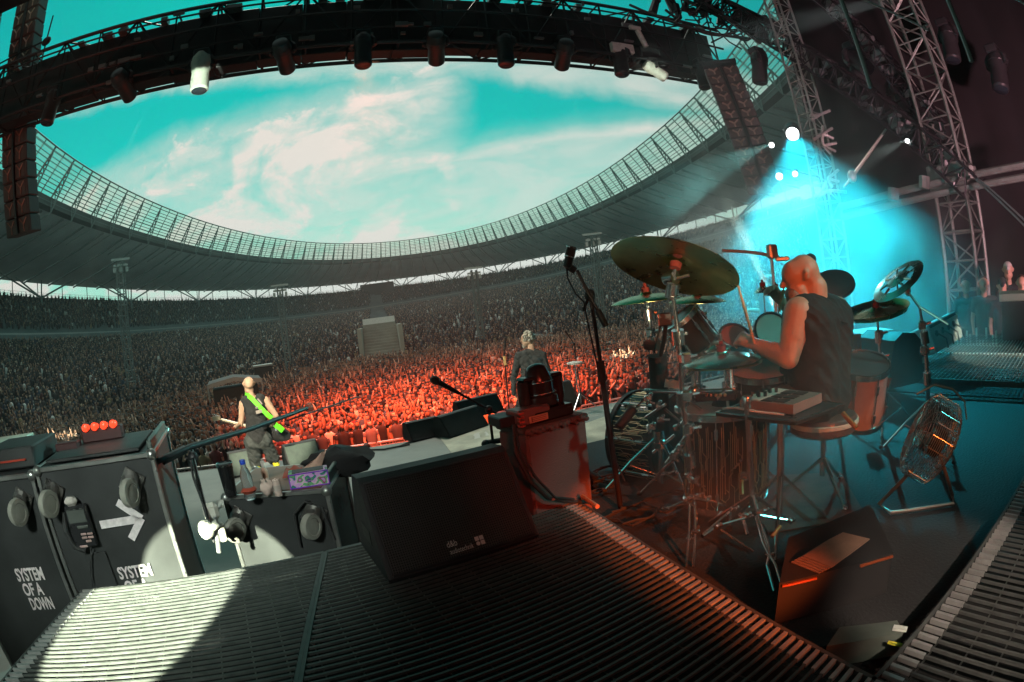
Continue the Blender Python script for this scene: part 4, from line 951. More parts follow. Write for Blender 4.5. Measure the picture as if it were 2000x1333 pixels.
# raised lid rim on the top right of the case, closed lid boards on top
m = MB(); m.box(T1(w1 - .02, .40, H1 + .03), (.03, .70, .06), a1, bev=.006); m.build('lid_rim', mat('lid_grey', (.13, .16, .145), .45, .3, var=.3, scratch=.3), fc1)
m = MB(); m.box(T1(w1 / 2 - .03, .42, H1 + .010), (w1 - .14, .62, .02), a1, bev=.004); m.build('lid_board', CASE, fc1)
TL0 = TL1 - x1 * (w1 + .025)
fc0, M0, T0 = flight_case('second tall black flight case cut off by the left picture edge', TL0, a1, w1, ZT - .02, STG + .02, .78)
H0 = ZT - .02 - STG - .02; castor(fc0, M0, (w1 - .12, 0, H0 - .14)); castor(fc0, M0, (.085, 0, H0 - .14)); stencil(fc0, T0, M0, .40, H0 - .60, .215, .082)
# things standing on the two tall cases
RED4 = mat('red_lamp', (.8, .05, .02), .3, emit=(1.0, .06, .02), estr=1.6)
m = MB(); t = thing('warning_lamp_bar', 'black box with a row of four round red lamps on top of the arrow case', 'warning lamps', T1(.33, .58, H1 + .02), a1)
m.box(T1(.33, .58, H1 + .06), (.30, .08, .08), a1, bev=.008); m.build('lamp_box', mat('dark_red_box', (.06, .02, .02), .5), t)
for k in range(4): m = MB(); m.lathe([(.024, 0), (.026, .012), (.018, .024), (.0001, .028)], 14, look(T1(.225 + .068 * k, .535, H1 + .115), T1(.225 + .068 * k, -1, H1 + .115))); m.tube([T1(.225 + .068 * k, .55, H1 + .1), T1(.225 + .068 * k, .58, H1 + .115)], .02, 8); m.build('red_lamp', RED4, t, smooth=True)
tag(MB().box(T1(.10, .45, H1 + .035), (.17, .10, .05), a1, bev=.008).build('gadget_box', mat('dark_red_box', (.06, .02, .02), .5)), 'small dark red box on the arrow case left of the four red lamps', 'box')
t = thing('stacked_case', 'low black case lying on top of the leftmost flight case', 'case', T0(.55, .45, H0), a1); MB().box(T0(.50, .45, H0 + .06), (.42, .5, .12), a1, bev=.01).build('case_body', CASE, t); MB().box(T0(.50, .19, H0 + .05), (.30, .012, .010), a1).build('red_strip', mat('dim_red', (.5, .06, .03), .4), t)
t = thing('pale_crate', 'pale green crate at the left edge behind the flight cases', 'crate', PD(10, 905, 4.6)); c = PD(2, 900, 4.6); MB().box(c + Vector((0, 0, -.6)), (.55, .5, 1.4), a1, bev=.02).build('crate_body', mat('pale_green', (.30, .42, .33), .6, var=.2), t); MB().box(c + Vector((0, 0, .12)), (.58, .53, .06), a1, bev=.01).build('crate_lid', mat('pale_green2', (.5, .55, .45), .6), t)
# case 2: lower case with the drinks on it
a2 = R(7.5); TR2 = PD(640, 956, 2.88); ZT2 = TR2.z; w2 = .66; x2 = Vector((math.cos(a2), math.sin(a2), 0)); TL2 = Vector((TR2.x, TR2.y, 0)) - x2 * w2
fc2, M2, T2 = flight_case('low black flight case carrying the bottle, tumbler and printed box', TL2, a2, w2, ZT2, STG + .02, .60); H2 = ZT2 - STG - .02
castor(fc2, M2, (w2 - .11, 0, H2 - .14)); castor(fc2, M2, (.08, 0, H2 - .14))
m = MB(); m.tube([T2(w2 - .235, -.02, H2 - .33), T2(w2 - .22, -.03, H2 - .12), T2(w2 - .14, -.03, H2 - .05), T2(w2 - .05, -.02, H2 - .10), T2(w2 - .02, -.02, H2 - .3)], .009, 6); m.build('looped_cable', RUBBER, fc2)
q = Matrix.Rotation(a2 + PI / 2, 4, 'Z') @ Matrix.Rotation(PI / 2, 4, 'X'); q.translation = T2(w2 + .003, .17, H2 - .24); text('SOAD', q, .26, mat('dim_stencil', (.09, .05, .05), .7), fc2, .13, .02, 'side_stencil')
m = MB(); m.box(T2(w2 / 2, .3, H2 + .003), (w2 - .04, .55, .012), a2, bev=.003); m.build('top_board', mat('worn_brown_top', (.16, .07, .04), .5, var=.5, scale=5), fc2)
m = MB(); m.box(T2(.22, .07, H2 - .16), (.03, .012, .30), a2); m.build('strap', BLACK, fc2)
# lidless tray wall on the right of case 2
m = MB(); m.box(T2(w2 - .02, .33, H2 + .03), (.025, .5, .06), a2, bev=.005); m.build('lid_rim', mat('lid_grey', (.13, .16, .145), .45, .3), fc2)
zt = H2 + .010
def on2(px, py): p = PZ(px, py, ZT2 + .010); return p
# tumbler
p = on2(452, 968); t = thing('tumbler', 'dark steel drinking tumbler at the left of the low case', 'tumbler', p); DKST = mat('dark_steel', (.05, .05, .052), .25, .7, var=.15)
m = MB(); M_ = Matrix.Translation(p); m.lathe([(.034, 0), (.037, .008), (.048, .185), (.050, .19), (.046, .19), (.0001, .186)], 28, M_); m.build('cup', DKST, t, smooth=35); m = MB(); m.lathe([(.051, .178), (.0525, .181), (.0525, .193), (.050, .196), (.047, .193), (.047, .181)], 28, M_, closed=True); m.build('rim_lid', CHROME, t, smooth=35)
# bottle
p = on2(490, 975); t = thing('water_bottle', 'clear plastic water bottle with a blue cap and red label', 'bottle', p); M_ = Matrix.Translation(p); PET = mat('clear_plastic', (.85, .9, .92), .06, trans=.92, ior=1.2, var=.02)
m = MB(); m.lathe([(.028, 0), (.034, .006), (.034, .05), (.031, .06), (.034, .07), (.034, .125), (.030, .15), (.014, .19), (.013, .205)], 24, M_); m.build('bottle_body', PET, t, smooth=40); m = MB(); m.lathe([(.016, .20), (.0165, .203), (.0165, .222), (.015, .224), (.0001, .224)], 18, M_); m.build('cap', mat('cap_blue', (.02, .07, .55), .4), t, smooth=40); m = MB(); m.ring(p + Vector((0, 0, .055)), .0352, .017, n=20, m=4, a0=-2.2, a1=.4); m.build('label', mat('label_red', (.42, .07, .04), .5), t)
# crumpled tissues and roll
TIS = mat('tissue', (.62, .46, .40), .85, var=.15, scale=30)
def crumple(name, c, r, seed, label, cat, mt=TIS, squash=(1, 1, 1.1)):
    rr = random.Random(seed); m = MB(); m.ball((0, 0, 0), 1, 14, 9); V = []
    for v in m.v:
        v = Vector(v); k = 1 + .22 * math.sin(v.x * 5 + seed) * math.sin(v.y * 6 + seed * 2) + .14 * math.sin(v.z * 9 + v.x * 7) + rr.uniform(-.07, .07); V.append((v.x * r * k * squash[0] + c.x, v.y * r * k * squash[1] + c.y, v.z * r * k * squash[2] + c.z))
    m.v = V; return tag(m.build(name, mt, smooth=70), label, cat)
p = on2(525, 964); crumple('tissue_ball', p + Vector((0, 0, .038)), .042, 2, 'crumpled pinkish tissue beside the bottle on the low case', 'tissue')
p = on2(545, 968); t = thing('tissue_roll', 'small upright roll of pale tape beside the crumpled tissue', 'roll', p); M_ = Matrix.Translation(p); m = MB(); m.lathe([(.012, 0), (.021, .0), (.022, .004), (.022, .088), (.021, .092), (.012, .092)], 20, M_, closed=True); m.build('roll_body', TIS, t, smooth=40); m = MB(); m.lathe([(.0225, .03), (.0235, .031), (.0235, .06), (.0225, .061)], 20, M_, closed=True); m.build('paper_band', mat('band_grey', (.5, .40, .36), .8), t)
p = on2(520, 938); t = thing('spray_bottle', 'small pump bottle with a pink neck behind the tissues', 'pump bottle', p); M_ = Matrix.Translation(p); MB().lathe([(.02, 0), (.022, .06), (.014, .075), (.010, .085)], 14, M_).build('bottle_body', mat('skin_pink', (.5, .26, .18), .5), t, smooth=40); MB().lathe([(.012, .083), (.013, .12), (.006, .125), (.006, .135)], 12, M_).build('pump_head', mat('pump_white', (.65, .55, .5), .4), t, smooth=40)
# printed box
P0, P1 = on2(568, 957), on2(645, 945); dz = .085; bd = (P1 - P0).normalized(); bn = Vector((-bd.y, bd.x, 0)); ba = math.atan2(bd.y, bd.x); Lb = (P1 - P0).length
t = thing('printed_box', 'box printed with purple, pink and green leaf shapes on the low case', 'box', P0, ba)
def print_mat():
    m = mat('leaf_print', (.5, .3, .6), .35); nt = m.node_tree; L = nt.links.new; b = nt.nodes['Principled BSDF']; tc = nt.nodes.new('ShaderNodeTexCoord'); mp = nt.nodes.new('ShaderNodeMapping'); mp.inputs['Scale'].default_value = (16, 16, 22); mp.inputs['Rotation'].default_value = (.3, .6, .2)
    n = nt.nodes.new('ShaderNodeTexVoronoi'); n.inputs['Scale'].default_value = 1; n2 = nt.nodes.new('ShaderNodeTexNoise'); n2.inputs['Scale'].default_value = 1.1; n2.inputs['Detail'].default_value = 1; r = nt.nodes.new('ShaderNodeValToRGB'); r.color_ramp.interpolation = 'CONSTANT'; L(tc.outputs['Object'], mp.inputs[0]); L(mp.outputs[0], n2.inputs['Vector']); L(n2.outputs['Fac'], r.inputs[0]); e = r.color_ramp.elements
    for i, (p_, c) in enumerate([(0, (.10, .38, .12)), (.40, (.02, .20, .18)), (.45, (.62, .34, .66)), (.54, (.70, .48, .60)), (.60, (.12, .42, .16)), (.68, (.30, .05, .12)), (.74, (.55, .28, .62))]):
        q = e[i] if i < 2 else e.new(p_); q.position = p_; q.color = c + (1,)
    L(r.outputs[0], b.inputs['Base Color']); return m
MB().box(P0 + bd * Lb / 2 + bn * .055 + Vector((0, 0, dz / 2)), (Lb, .11, dz), ba, bev=.003).build('carton', print_mat(), t)
m = MB(); PUR = mat('purple_edge', (.22, .03, .55), .4)
for z in (.003, dz - .003): m.box(P0 + bd * Lb / 2 - bn * .001 + Vector((0, 0, z)), (Lb, .004, .006), ba)
for x in (.003, Lb - .003): m.box(P0 + bd * x - bn * .001 + Vector((0, 0, dz / 2)), (.006, .004, dz), ba)
m.build('border', PUR, t); m = MB(); m.box(P0 + bd * Lb * .5 - bn * .001 + Vector((0, 0, dz * .52)), (.022, .003, .010), ba); m.box(P0 + bd * Lb * .5 - bn * .001 + Vector((0, 0, dz * .36)), (.022, .003, .008), ba); m.build('label_mark', mat('mark_dark', (.08, .03, .2), .5), t)
MB().box(P0 + bd * Lb / 2 + bn * .055 + Vector((0, 0, dz + .0015)), (Lb * .8, .08, .003), ba).build('open_top', BLACK, t)
# pale towel sticking up, black cloth
def sheet(pts, n, name, mt, label, cat, thick=.006, wave=.01):
    """pts: 4 corners; gently folded cloth"""
    a, b, c, d = [Vector(p) for p in pts]; m = MB(); nn = (b - a).cross(d - a).normalized(); vs = []
    for s_ in (0, 1):
        for i in range(n + 1):
            for j in range(n + 1): u, v = i / n, j / n; vs.append(a * (1 - u) * (1 - v) + b * u * (1 - v) + c * u * v + d * (1 - u) * v + nn * (wave * math.sin(u * 9 + v * 3) * (.3 + v) + thick * s_))
    N1 = n + 1; K = N1 * N1; fs = []
    for i in range(n):
        for j in range(n): q = (i * N1 + j, (i + 1) * N1 + j, (i + 1) * N1 + j + 1, i * N1 + j + 1); fs.append(q[::-1]); fs.append(tuple(k + K for k in q))
    for i in range(n):
        for q in ((i * N1, (i + 1) * N1), (i * N1 + n, (i + 1) * N1 + n), (i, i + 1), (n * N1 + i, n * N1 + i + 1)): fs.append((q[0], q[1], q[1] + K, q[0] + K))
    m.add(vs, fs); return tag(m.build(name, mt, smooth=70), label, cat)
TOW = mat('towel_pink', (.58, .36, .28), .9, var=.15, scale=40, bump=.3, bscale=300)
sheet([PD(582, 925, 3.20), PD(628, 912, 3.22), PD(638, 876, 3.2), PD(612, 900, 3.24)], 8, 'towel', TOW, 'pale pink towel standing up behind the printed box', 'towel', wave=.012)
crumple('black_cloth', T2(w2 - .03, .52, H2 + .02), .15, 5, 'heap of black cloth on the right end of the low case', 'cloth', mat('black_cloth', (.012, .012, .013), .95), (1.5, 1.1, .55))
sheet([PZ(552, 935, ZT2 + .02), PZ(596, 930, ZT2 + .02), PZ(590, 912, ZT2 + .05), PZ(560, 915, ZT2 + .05)], 6, 'red_cloth', mat('red_cloth', (.30, .05, .03), .8), 'small dark red cloth with shiny rings behind the tissue roll', 'cloth')
# cable reel / clamps lit in the gap between the cases
t = thing('spare_castor', 'pale lit castor and clamp standing in the gap between the two flight cases', 'castor', PD(400, 1040, 2.7)); ax = PD(402, 1035, 2.66)
PALE = mat('pale_castor', (.62, .60, .52), .45, .2)
MB().lathe([(.02, -.02), (.045, -.02), (.05, -.012), (.05, .012), (.045, .02), (.02, .02)], 20, look(ax, ax + Vector((-.35, -.9, .15)))).build('castor_wheel', PALE, t, smooth=40)
m = MB(); m.tube([ax + Vector((.02, 0, 0)), ax + Vector((.07, .03, .03))], .022, 8); m.box(PD(430, 1040, 2.7), (.06, .05, .10), .4, bev=.01); m.build('castor_fork', PALE, t, smooth=30); MB().tube([PD(428, 1080, 2.66), PD(420, 1010, 2.7)], .014, 8).build('clamp_post', ALU, t)
MB().box(PD(412, 1000, 2.85), (.09, .05, .10), .5, bev=.02).build('clamp_jaw', PALE, t, smooth=30)
tag(sheet([PD(398, 985, 3.1), PD(436, 975, 3.1), PD(440, 992, 2.95), PD(402, 1000, 2.95)], 5, 'paper_sheet', mat('paper', (.6, .6, .55), .8), 'crumpled pale paper on the left end of the low case', 'paper', .002, .008), 'crumpled pale paper on the left end of the low case', 'paper')

# ---- wedge monitors
GRILLE = mat('monitor_grille', (.020, .019, .019), .45, .4, var=.2)
def grille_bump():
    nt = GRILLE.node_tree; L = nt.links.new; b = nt.nodes['Principled BSDF']; tc = nt.nodes.new('ShaderNodeTexCoord'); mp = nt.nodes.new('ShaderNodeMapping'); mp.inputs['Scale'].default_value = (62, 62, 62); v = nt.nodes.new('ShaderNodeTexVoronoi'); v.inputs['Scale'].default_value = 1; v.inputs['Randomness'].default_value = .0
    L(tc.outputs['UV'], mp.inputs[0]); L(mp.outputs[0], v.inputs['Vector']); mr = nt.nodes.new('ShaderNodeMapRange'); mr.inputs[1].default_value = .2; mr.inputs[2].default_value = .45; L(v.outputs['Distance'], mr.inputs[0])
    mx = nt.nodes.new('ShaderNodeMix'); mx.data_type = 'RGBA'; L(mr.outputs[0], mx.inputs[0]); mx.inputs[6].default_value = (.004, .004, .004, 1); mx.inputs[7].default_value = (.060, .055, .052, 1); L(mx.outputs[2], b.inputs['Base Color']); bp = nt.nodes.new('ShaderNodeBump'); bp.inputs['Strength'].default_value = .9; bp.inputs['Distance'].default_value = .004; L(mr.outputs[0], bp.inputs['Height']); L(bp.outputs[0], b.inputs['Normal'])
grille_bump()
def wedge(label, BL, BR, z, h, lean, depth, face_mat=None, group=None, flip=False):
    """floor monitor: slanted baffle between BL and BR on the floor, leaning back"""
    BL, BR = Vector((BL[0], BL[1], 0)), Vector((BR[0], BR[1], 0)); w = (BR - BL).length; ang = math.atan2((BR - BL).y, (BR - BL).x); M4 = frame_of(BL, ang, z); T = lambda x, y, zz: M4 @ Vector((x, y, zz))
    t = thing('floor_monitor', label, 'floor monitor', M4.translation, ang, group)
    prof = [(.012, 0), (.0, .02), (lean, h - .015), (lean + .03, h), (lean + .14, h - .01), (depth, h * .42), (depth, 0)]
    m = MB(); n = len(prof)
    vs = [T(0, p[0], p[1]) for p in prof] + [T(w, p[0], p[1]) for p in prof]; m.add(vs, [tuple(range(n)), tuple(range(2 * n - 1, n - 1, -1))] + [(i, i + n, (i + 1) % n + n, (i + 1) % n) for i in range(n)])
    m.build('cabinet', mat('monitor_cabinet', (.022, .022, .023), .6, var=.3, bump=.2, bscale=150), t)
    up = (T(0, lean, h - .015) - T(0, 0, .02)); L_ = up.length; up.normalize(); nx = M4.to_3x3() @ Vector((1, 0, 0)); nn = nx.cross(up).normalized()
    g_ = MB(); e = .02; o = T(0, 0, .02) + nn * .004; o = o if (o - T(0, 0, .02)).dot(M4.to_3x3() @ Vector((0, -1, 0))) > 0 else T(0, 0, .02) - nn * .004
    c = [o + nx * e + up * e * .5, o + nx * (w - e) + up * e * .5, o + nx * (w - e) + up * (L_ - e * .4), o + nx * e + up * (L_ - e * .4)]
    g_.quad(*c); q = g_.build('grille', face_mat or GRILLE, t); uv = q.data.uv_layers.new(name='UVMap')
    for i, k in enumerate(((0, 0), (1, 0), (1, L_ / w), (0, L_ / w))): uv.data[i].uv = k
    f = MB()
    for a, b in ((0, 1), (1, 2), (2, 3), (3, 0)): f.tube([c[a], c[b]], .006, 5)
    f.build('grille_frame', BLACKM, t)
    for x in (.0, w):
        hb = MB(); hb.box(T(x + (.001 if x else -.001), depth * .55, h * .35), (.004, .14, .07), ang, bev=.01); hb.build('side_handle', BLACKM, t)
    return t, M4, o, nx, up, nn if nn.dot(M4.to_3x3() @ Vector((0, -1, 0))) > 0 else -nn, w, L_
BLp, BRp = PZ(762, 1143, DCK), PZ(1053, 1053, DCK)
wg, MW, wo, wx, wu, wn, ww, wL = wedge('large black floor monitor with a perforated grille and white maker lettering in the foreground', BLp, BRp, DCK + .002, .385, .21, .46)
LOGO = mat('logo_white', (.70, .68, .64), .6)
def logo_at(u, v): Mx = Matrix((wx, wu, wn)).transposed().to_4x4(); Mx.translation = wo + wx * u + wu * v + wn * .003; return Mx
text('d&b', logo_at(ww * .40, .062), .045, LOGO, wg, .026, .0, 'maker_lettering'); text('audiotechnik', logo_at(ww * .405, .032), .105, LOGO, wg, .022, .0, 'maker_lettering')
m = MB(); Lq = logo_at(ww * .58, .035)
for i, (x, y) in enumerate(((0, .021), (.021, .021), (.021, 0))): m.add([Lq @ Vector(v) for v in ((x, y, 0), (x + .018, y, 0), (x + .018, y + .018, 0), (x, y + .018, 0))], [(0, 1, 2, 3)])
m.add([Lq @ Vector((.009 + .009 * math.cos(k * PI / 8), .009 + .009 * math.sin(k * PI / 8), 0)) for k in range(16)], [tuple(range(16))]); m.build('maker_emblem', LOGO, wg)
GRN = mat('grille_green', (.10, .14, .12), .6, var=.3)
for i, (bl, br, h, lab, fm) in enumerate((((570, 930), (636, 915), .46, 'greenish floor monitor standing at the edge of the stage right of the bald guitarist', GRN), ((456, 935), (505, 925), .40, 'floor monitor half hidden behind the bald guitarist legs', GRN),
         ((806, 865), (868, 850), .34, 'low black floor monitor at the stage edge in front of the red lit crowd', None), ((880, 858), (955, 832), .40, 'black floor monitor on the pale floor sheet, right of the low one', None))):
    a, b = PZ(*bl, STG), PZ(*br, STG); wedge(lab, a, b, STG + .002, h, h * .6, h * 1.25, fm, 'floor monitors along the front of the stage')
for i, (bl, br, h, lab) in enumerate((((905, 822), (985, 802), .38, 'low red lit monitor behind the curly haired musician'), ((1062, 812), (1135, 795), .55, 'big dark floor monitor at the stage edge right of the curly haired musician'))):
    a, b = PZ(*bl, STG), PZ(*br, STG); d_ = (b - a).normalized(); a2_, b2_ = a, b; wedge(lab, a, b, STG + .002, h, h * .55, h * 1.1, None, 'floor monitors along the front of the stage')
# ---- red lit cabinet, the red light put into its colour, with the lamp on top
RCAB = mat('cabinet_red_lit', (.17, .085, .075), .75, var=.2, scale=3, bump=.25, bscale=120)
ra = R(33); RTL = PD(1028, 853, 2.42); RZ = RTL.z; M3 = frame_of(RTL, ra, KIT); TT = lambda x, y, z: M3 @ Vector((x, y, z)); rh = RZ - KIT; rw = .37
cab = thing('speaker_cabinet', 'upright red lit cabinet with a lamp on top beside the front floor monitor', 'cabinet', M3.translation, ra)
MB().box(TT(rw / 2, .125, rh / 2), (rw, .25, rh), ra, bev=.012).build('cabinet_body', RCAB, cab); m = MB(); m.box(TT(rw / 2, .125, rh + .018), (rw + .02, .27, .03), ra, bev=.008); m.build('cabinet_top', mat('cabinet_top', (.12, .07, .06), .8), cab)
m = MB(); [m.ball(TT(.02 + rw * k / 14 * .93, -.006, rh + .012 + .006 * math.sin(k * 2.1)), (.016, .010, .014), 8, 5) for k in range(15)]; m.build('cloth_hem', mat('cabinet_top', (.12, .07, .06), .8), cab, smooth=True)
# moving head standing on it
mh = thing('moving_head_light', 'big black moving head light standing upright on the red lit cabinet', 'stage light', TT(rw * .55, .20, rh + .034), ra)
zb = rh + .034; SHB = mat('shiny_black', (.03, .028, .028), .18, var=.15); c0 = TT(rw * .55, .13, zb); LS = .60; V3 = lambda x, y, z: Vector((x * LS, y * LS, z * LS))
MB().box(c0 + V3(0, 0, .05), (.25, .20, .10 * LS), ra, bev=.012).build('lamp_base', SHB, mh); ub = Vector((math.cos(ra), math.sin(ra), 0))
for sg in (-1, 1): MB().tube([c0 + ub * sg * .10 + V3(0, 0, .10), c0 + ub * sg * .103 + V3(0, 0, .16), c0 + ub * sg * .106 + V3(0, 0, .33)], [.028, .034, .030], 10).build('yoke_arm', SHB, mh, smooth=40)
Mh = look(c0 + V3(0, 0, .10), c0 + Vector((-.06, .03, 1.0))) @ Matrix.Diagonal(Vector((.66, .66, LS, 1))); m = MB(); m.lathe([(.115, 0), (.128, .012), (.130, .06), (.128, .085), (.112, .10), (.106, .15), (.112, .19), (.108, .23), (.086, .30), (.07, .335), (.04, .352), (.0001, .358)], 28, Mh); m.build('head', SHB, mh, smooth=38)
m = MB(); m.ring(Mh @ Vector((0, 0, .205)), .074, .004, Mh.to_3x3().normalized().to_4x4(), 24, 6); m.ring(Mh @ Vector((0, 0, .11)), .077, .004, Mh.to_3x3().normalized().to_4x4(), 24, 6); m.build('head_ring', CHROME, mh)
m = MB(); m.box(c0 + V3(0, 0, .345), (.235, .08, .02), ra - .05, bev=.01); m.tube([c0 + ub * .112 + V3(0, 0, .34), c0 + ub * .114 + V3(0, 0, .22)], .026, 8); m.build('yoke_handle', SHB, mh)
dv = thing('control_box', 'small red lit control box with a printed label on the red lit cabinet', 'box', TT(.02, .0, zb), ra); MB().box(TT(.085, .09, zb + .045), (.19, .11, .075), ra, bev=.008).build('box_body', mat('box_redgrey', (.20, .10, .09), .4), dv)
MB().box(TT(.10, .028, zb + .030), (.11, .004, .032), ra).build('label_plate', mat('label_orange', (.62, .34, .20), .5), dv); m = MB(); [m.box(TT(.10, .0255, zb + .022 + .008 * k), (.085, .002, .002), ra) for k in range(3)]; m.box(TT(.06, .0255, zb + .03), (.004, .002, .024), ra); m.build('label_print', mat('print_dark', (.2, .04, .02), .6), dv)
MB().box(TT(-.03, .14, zb + .035), (.10, .14, .05), ra - .1, bev=.006).build('connector_row', BLACKM, dv); m = MB(); [m.box(TT(.0, .03 + .0 * k, zb + .012 + .02 * k), (.03, .02, .008), ra) for k in range(4)]; m.build('plug', mat('plug_red', (.5, .08, .05), .4), dv)
CABLE = RUBBER
tag(MB().tube([TT(-.05, .02, zb + .03), TT(-.10, -.05, zb - .08), TT(-.06, -.08, zb - .22), TT(.04, -.06, zb - .34), TT(.16, -.05, zb - .40), TT(.33, -.05, zb - .46)], .010, 7).tube([TT(-.04, .02, zb + .03), TT(-.085, -.06, zb - .06), TT(-.04, -.09, zb - .20), TT(.08, -.065, zb - .35), TT(.2, -.055, zb - .40)], .007, 6).build('power_cable', CABLE, smooth=True), 'pair of black cables looping down the front of the red lit cabinet', 'cable')
tag(MB().box(TT(.07, -.062, zb - .355), (.02, .012, .012), ra).build('cable_tag', mat('plug_red', (.5, .08, .05), .4)), 'tiny red tag on the cable in front of the red lit cabinet', 'cable tag')
tag(MB().tube([Bc + Vector((-.0, .03, .03)), Bc + dr * .16 + Vector((0, .02, .03))], .012, 8).build('edge_pipe', mat('pipe_orange', (.55, .22, .10), .45)), 'short orange pipe at the far corner of the front grating deck', 'pipe')
# ------------------------------------------------------------------ people on the stage
def capsule(mb, p, q, r0, r1, sq=None, n=14, M=None):
    """tapered capsule; sq=(axis, factor) flattens the section along a world axis"""
    p, q = Vector(p), Vector(q); L = max((q - p).length, 1e-4); A = look(p, q) if L > 1e-3 else Matrix.Translation(p); prof = []
    for i in range(6): a = -PI / 2 + PI / 2 * i / 5; prof.append((max(r0 * math.cos(a), 1e-4), r0 * math.sin(a)))
    for i in range(6): a = PI / 2 * i / 5; prof.append((max(r1 * math.cos(a), 1e-4), L + r1 * math.sin(a)))
    k0 = len(mb.v); mb.lathe(prof, n, A)
    if sq:
        ax, f = Vector(sq[0]).normalized(), sq[1]; c = (p + q) / 2
        for i in range(k0, len(mb.v)): v = Vector(mb.v[i]); d = (v - p).dot(ax) - ((q - p).dot(ax) * max(0, min(1, (v - p).dot(q - p) / (L * L)))); mb.v[i] = tuple(v - ax * d * (1 - f))
def blob(name, caps, mt, parent, voxel=.011, it=4, extra=None, faces=None, fold=0.0, ff=7.0):
    m = MB()
    for c in caps: capsule(m, *c)
    if extra: extra(m)
    inv = WM[parent.name].inverted(); me = bpy.data.meshes.new(name); me.from_pydata([tuple(inv @ Vector(v)) for v in m.v], [], m.f); me.update()
    o = bpy.data.objects.new(name, me); COL.objects.link(o)
    r = o.modifiers.new('r', 'REMESH'); r.mode = 'VOXEL'; r.voxel_size = voxel; r.use_smooth_shade = True
    s_ = o.modifiers.new('s', 'SMOOTH'); s_.iterations = it; s_.factor = .5
    dg = bpy.context.evaluated_depsgraph_get(); me2 = bpy.data.meshes.new_from_object(o.evaluated_get(dg)); me2.name = name
    o.modifiers.clear(); o.data = me2; bpy.data.meshes.remove(me); me2.materials.clear()
    for q in (mt if isinstance(mt, (list, tuple)) else [mt]): me2.materials.append(q)
    me2.polygons.foreach_set('use_smooth', [True] * len(me2.polygons))
    if faces: me2.polygons.foreach_set('material_index', [faces(WM[parent.name] @ p.center) for p in me2.polygons])
    if fold:                       # cloth creases
        from mathutils import noise as _nz
        D = [v.normal * fold * (abs(_nz.noise(Vector((v.co.x * ff, v.co.y * ff, v.co.z * ff * 1.9 + 2 * v.co.x * ff)))) * -1.6 + .5 + .5 * _nz.noise(v.co * ff * 2.7)) for v in me2.vertices]
        for v, d in zip(me2.vertices, D): v.co += d
    o.parent = parent; WM[o.name] = WM[parent.name]; return o
SKIN = mat('skin', (.50, .29, .20), .48, var=.12, scale=14, bump=.15, bscale=220); SKIN2 = mat('skin_pale', (.58, .36, .25), .48, var=.1, scale=14)
VEST = mat('vest_black', (.022, .023, .024), .85, var=.4, scale=9, bump=.35, bscale=25); SHORTS = mat('shorts_grey', (.055, .062, .06), .85, var=.3, scale=12, bump=.35, bscale=22)
def head(cs, c, fwd, up, s_=1.0, ear=True, jaw=1.0):
    """adds skull, jaw, nose, brow, ears as capsules; c is the head centre"""
    c = Vector(c); f = Vector(fwd).normalized(); u = Vector(up).normalized(); r = f.cross(u).normalized(); P = lambda x, y, z: c + (r * x + f * y + u * z) * s_
    cs += [(P(0, -.03, .035), P(0, .025, .03), .088 * s_, .082 * s_), (P(0, -.045, .0), P(0, -.03, .05), .075 * s_, .078 * s_), (P(-.012, .03, -.05), P(.012, .03, -.05), .062 * s_, .062 * s_), (P(0, .055, -.085), P(0, .06, -.09), .036 * s_, .03 * s_),
           (P(0, .10, .01), P(0, .115, -.018), .012 * s_, .016 * s_), (P(-.035, .085, .028), P(.035, .085, .028), .016 * s_, .016 * s_), (P(-.02, .088, -.058), P(.02, .088, -.058), .014 * s_, .014 * s_)]
    if ear:
        for sg in (-1, 1): cs += [(P(sg * .085, -.012, .0), P(sg * .094, -.022, .028), .013 * s_, .018 * s_)]
    return P
def hand(cs, w, d, palm_n, s_=1.0, curl=.6, thumb=1):
    """five-finger hand continuing from wrist w along d; palm_n is the palm side"""
    d = Vector(d).normalized(); n = Vector(palm_n).normalized(); n = (n - d * n.dot(d)).normalized(); x = d.cross(n); w = Vector(w)
    for k in (-1, 0, 1): cs.append((w + d * .02 * s_ + x * k * .014 * s_, w + d * .085 * s_ + x * k * .022 * s_, .021 * s_, .017 * s_))
    for i, (o, L) in enumerate(((-.033, .85), (-.011, 1.0), (.011, .95), (.033, .72))):
        a = w + d * .09 * s_ + x * o * s_; b = a + (d * math.cos(curl * .7) + n * math.sin(curl * .7)) * .036 * L * s_; c = b + (d * math.cos(curl * 1.9) + n * math.sin(curl * 1.9)) * .030 * L * s_; e = c + (d * math.cos(curl * 2.7) + n * math.sin(curl * 2.7)) * .022 * L * s_
        cs += [(a, b, .0105 * s_, .0098 * s_), (b, c, .0098 * s_, .009 * s_), (c, e, .009 * s_, .0075 * s_)]
    a = w + d * .03 * s_ + x * thumb * .024 * s_; b = a + (d * .6 + x * thumb * .7 + n * .4).normalized() * .04 * s_; cs += [(a, b, .014 * s_, .0115 * s_), (b, b + (d * .75 + n * .65).normalized() * .03 * s_, .0115 * s_, .009 * s_)]
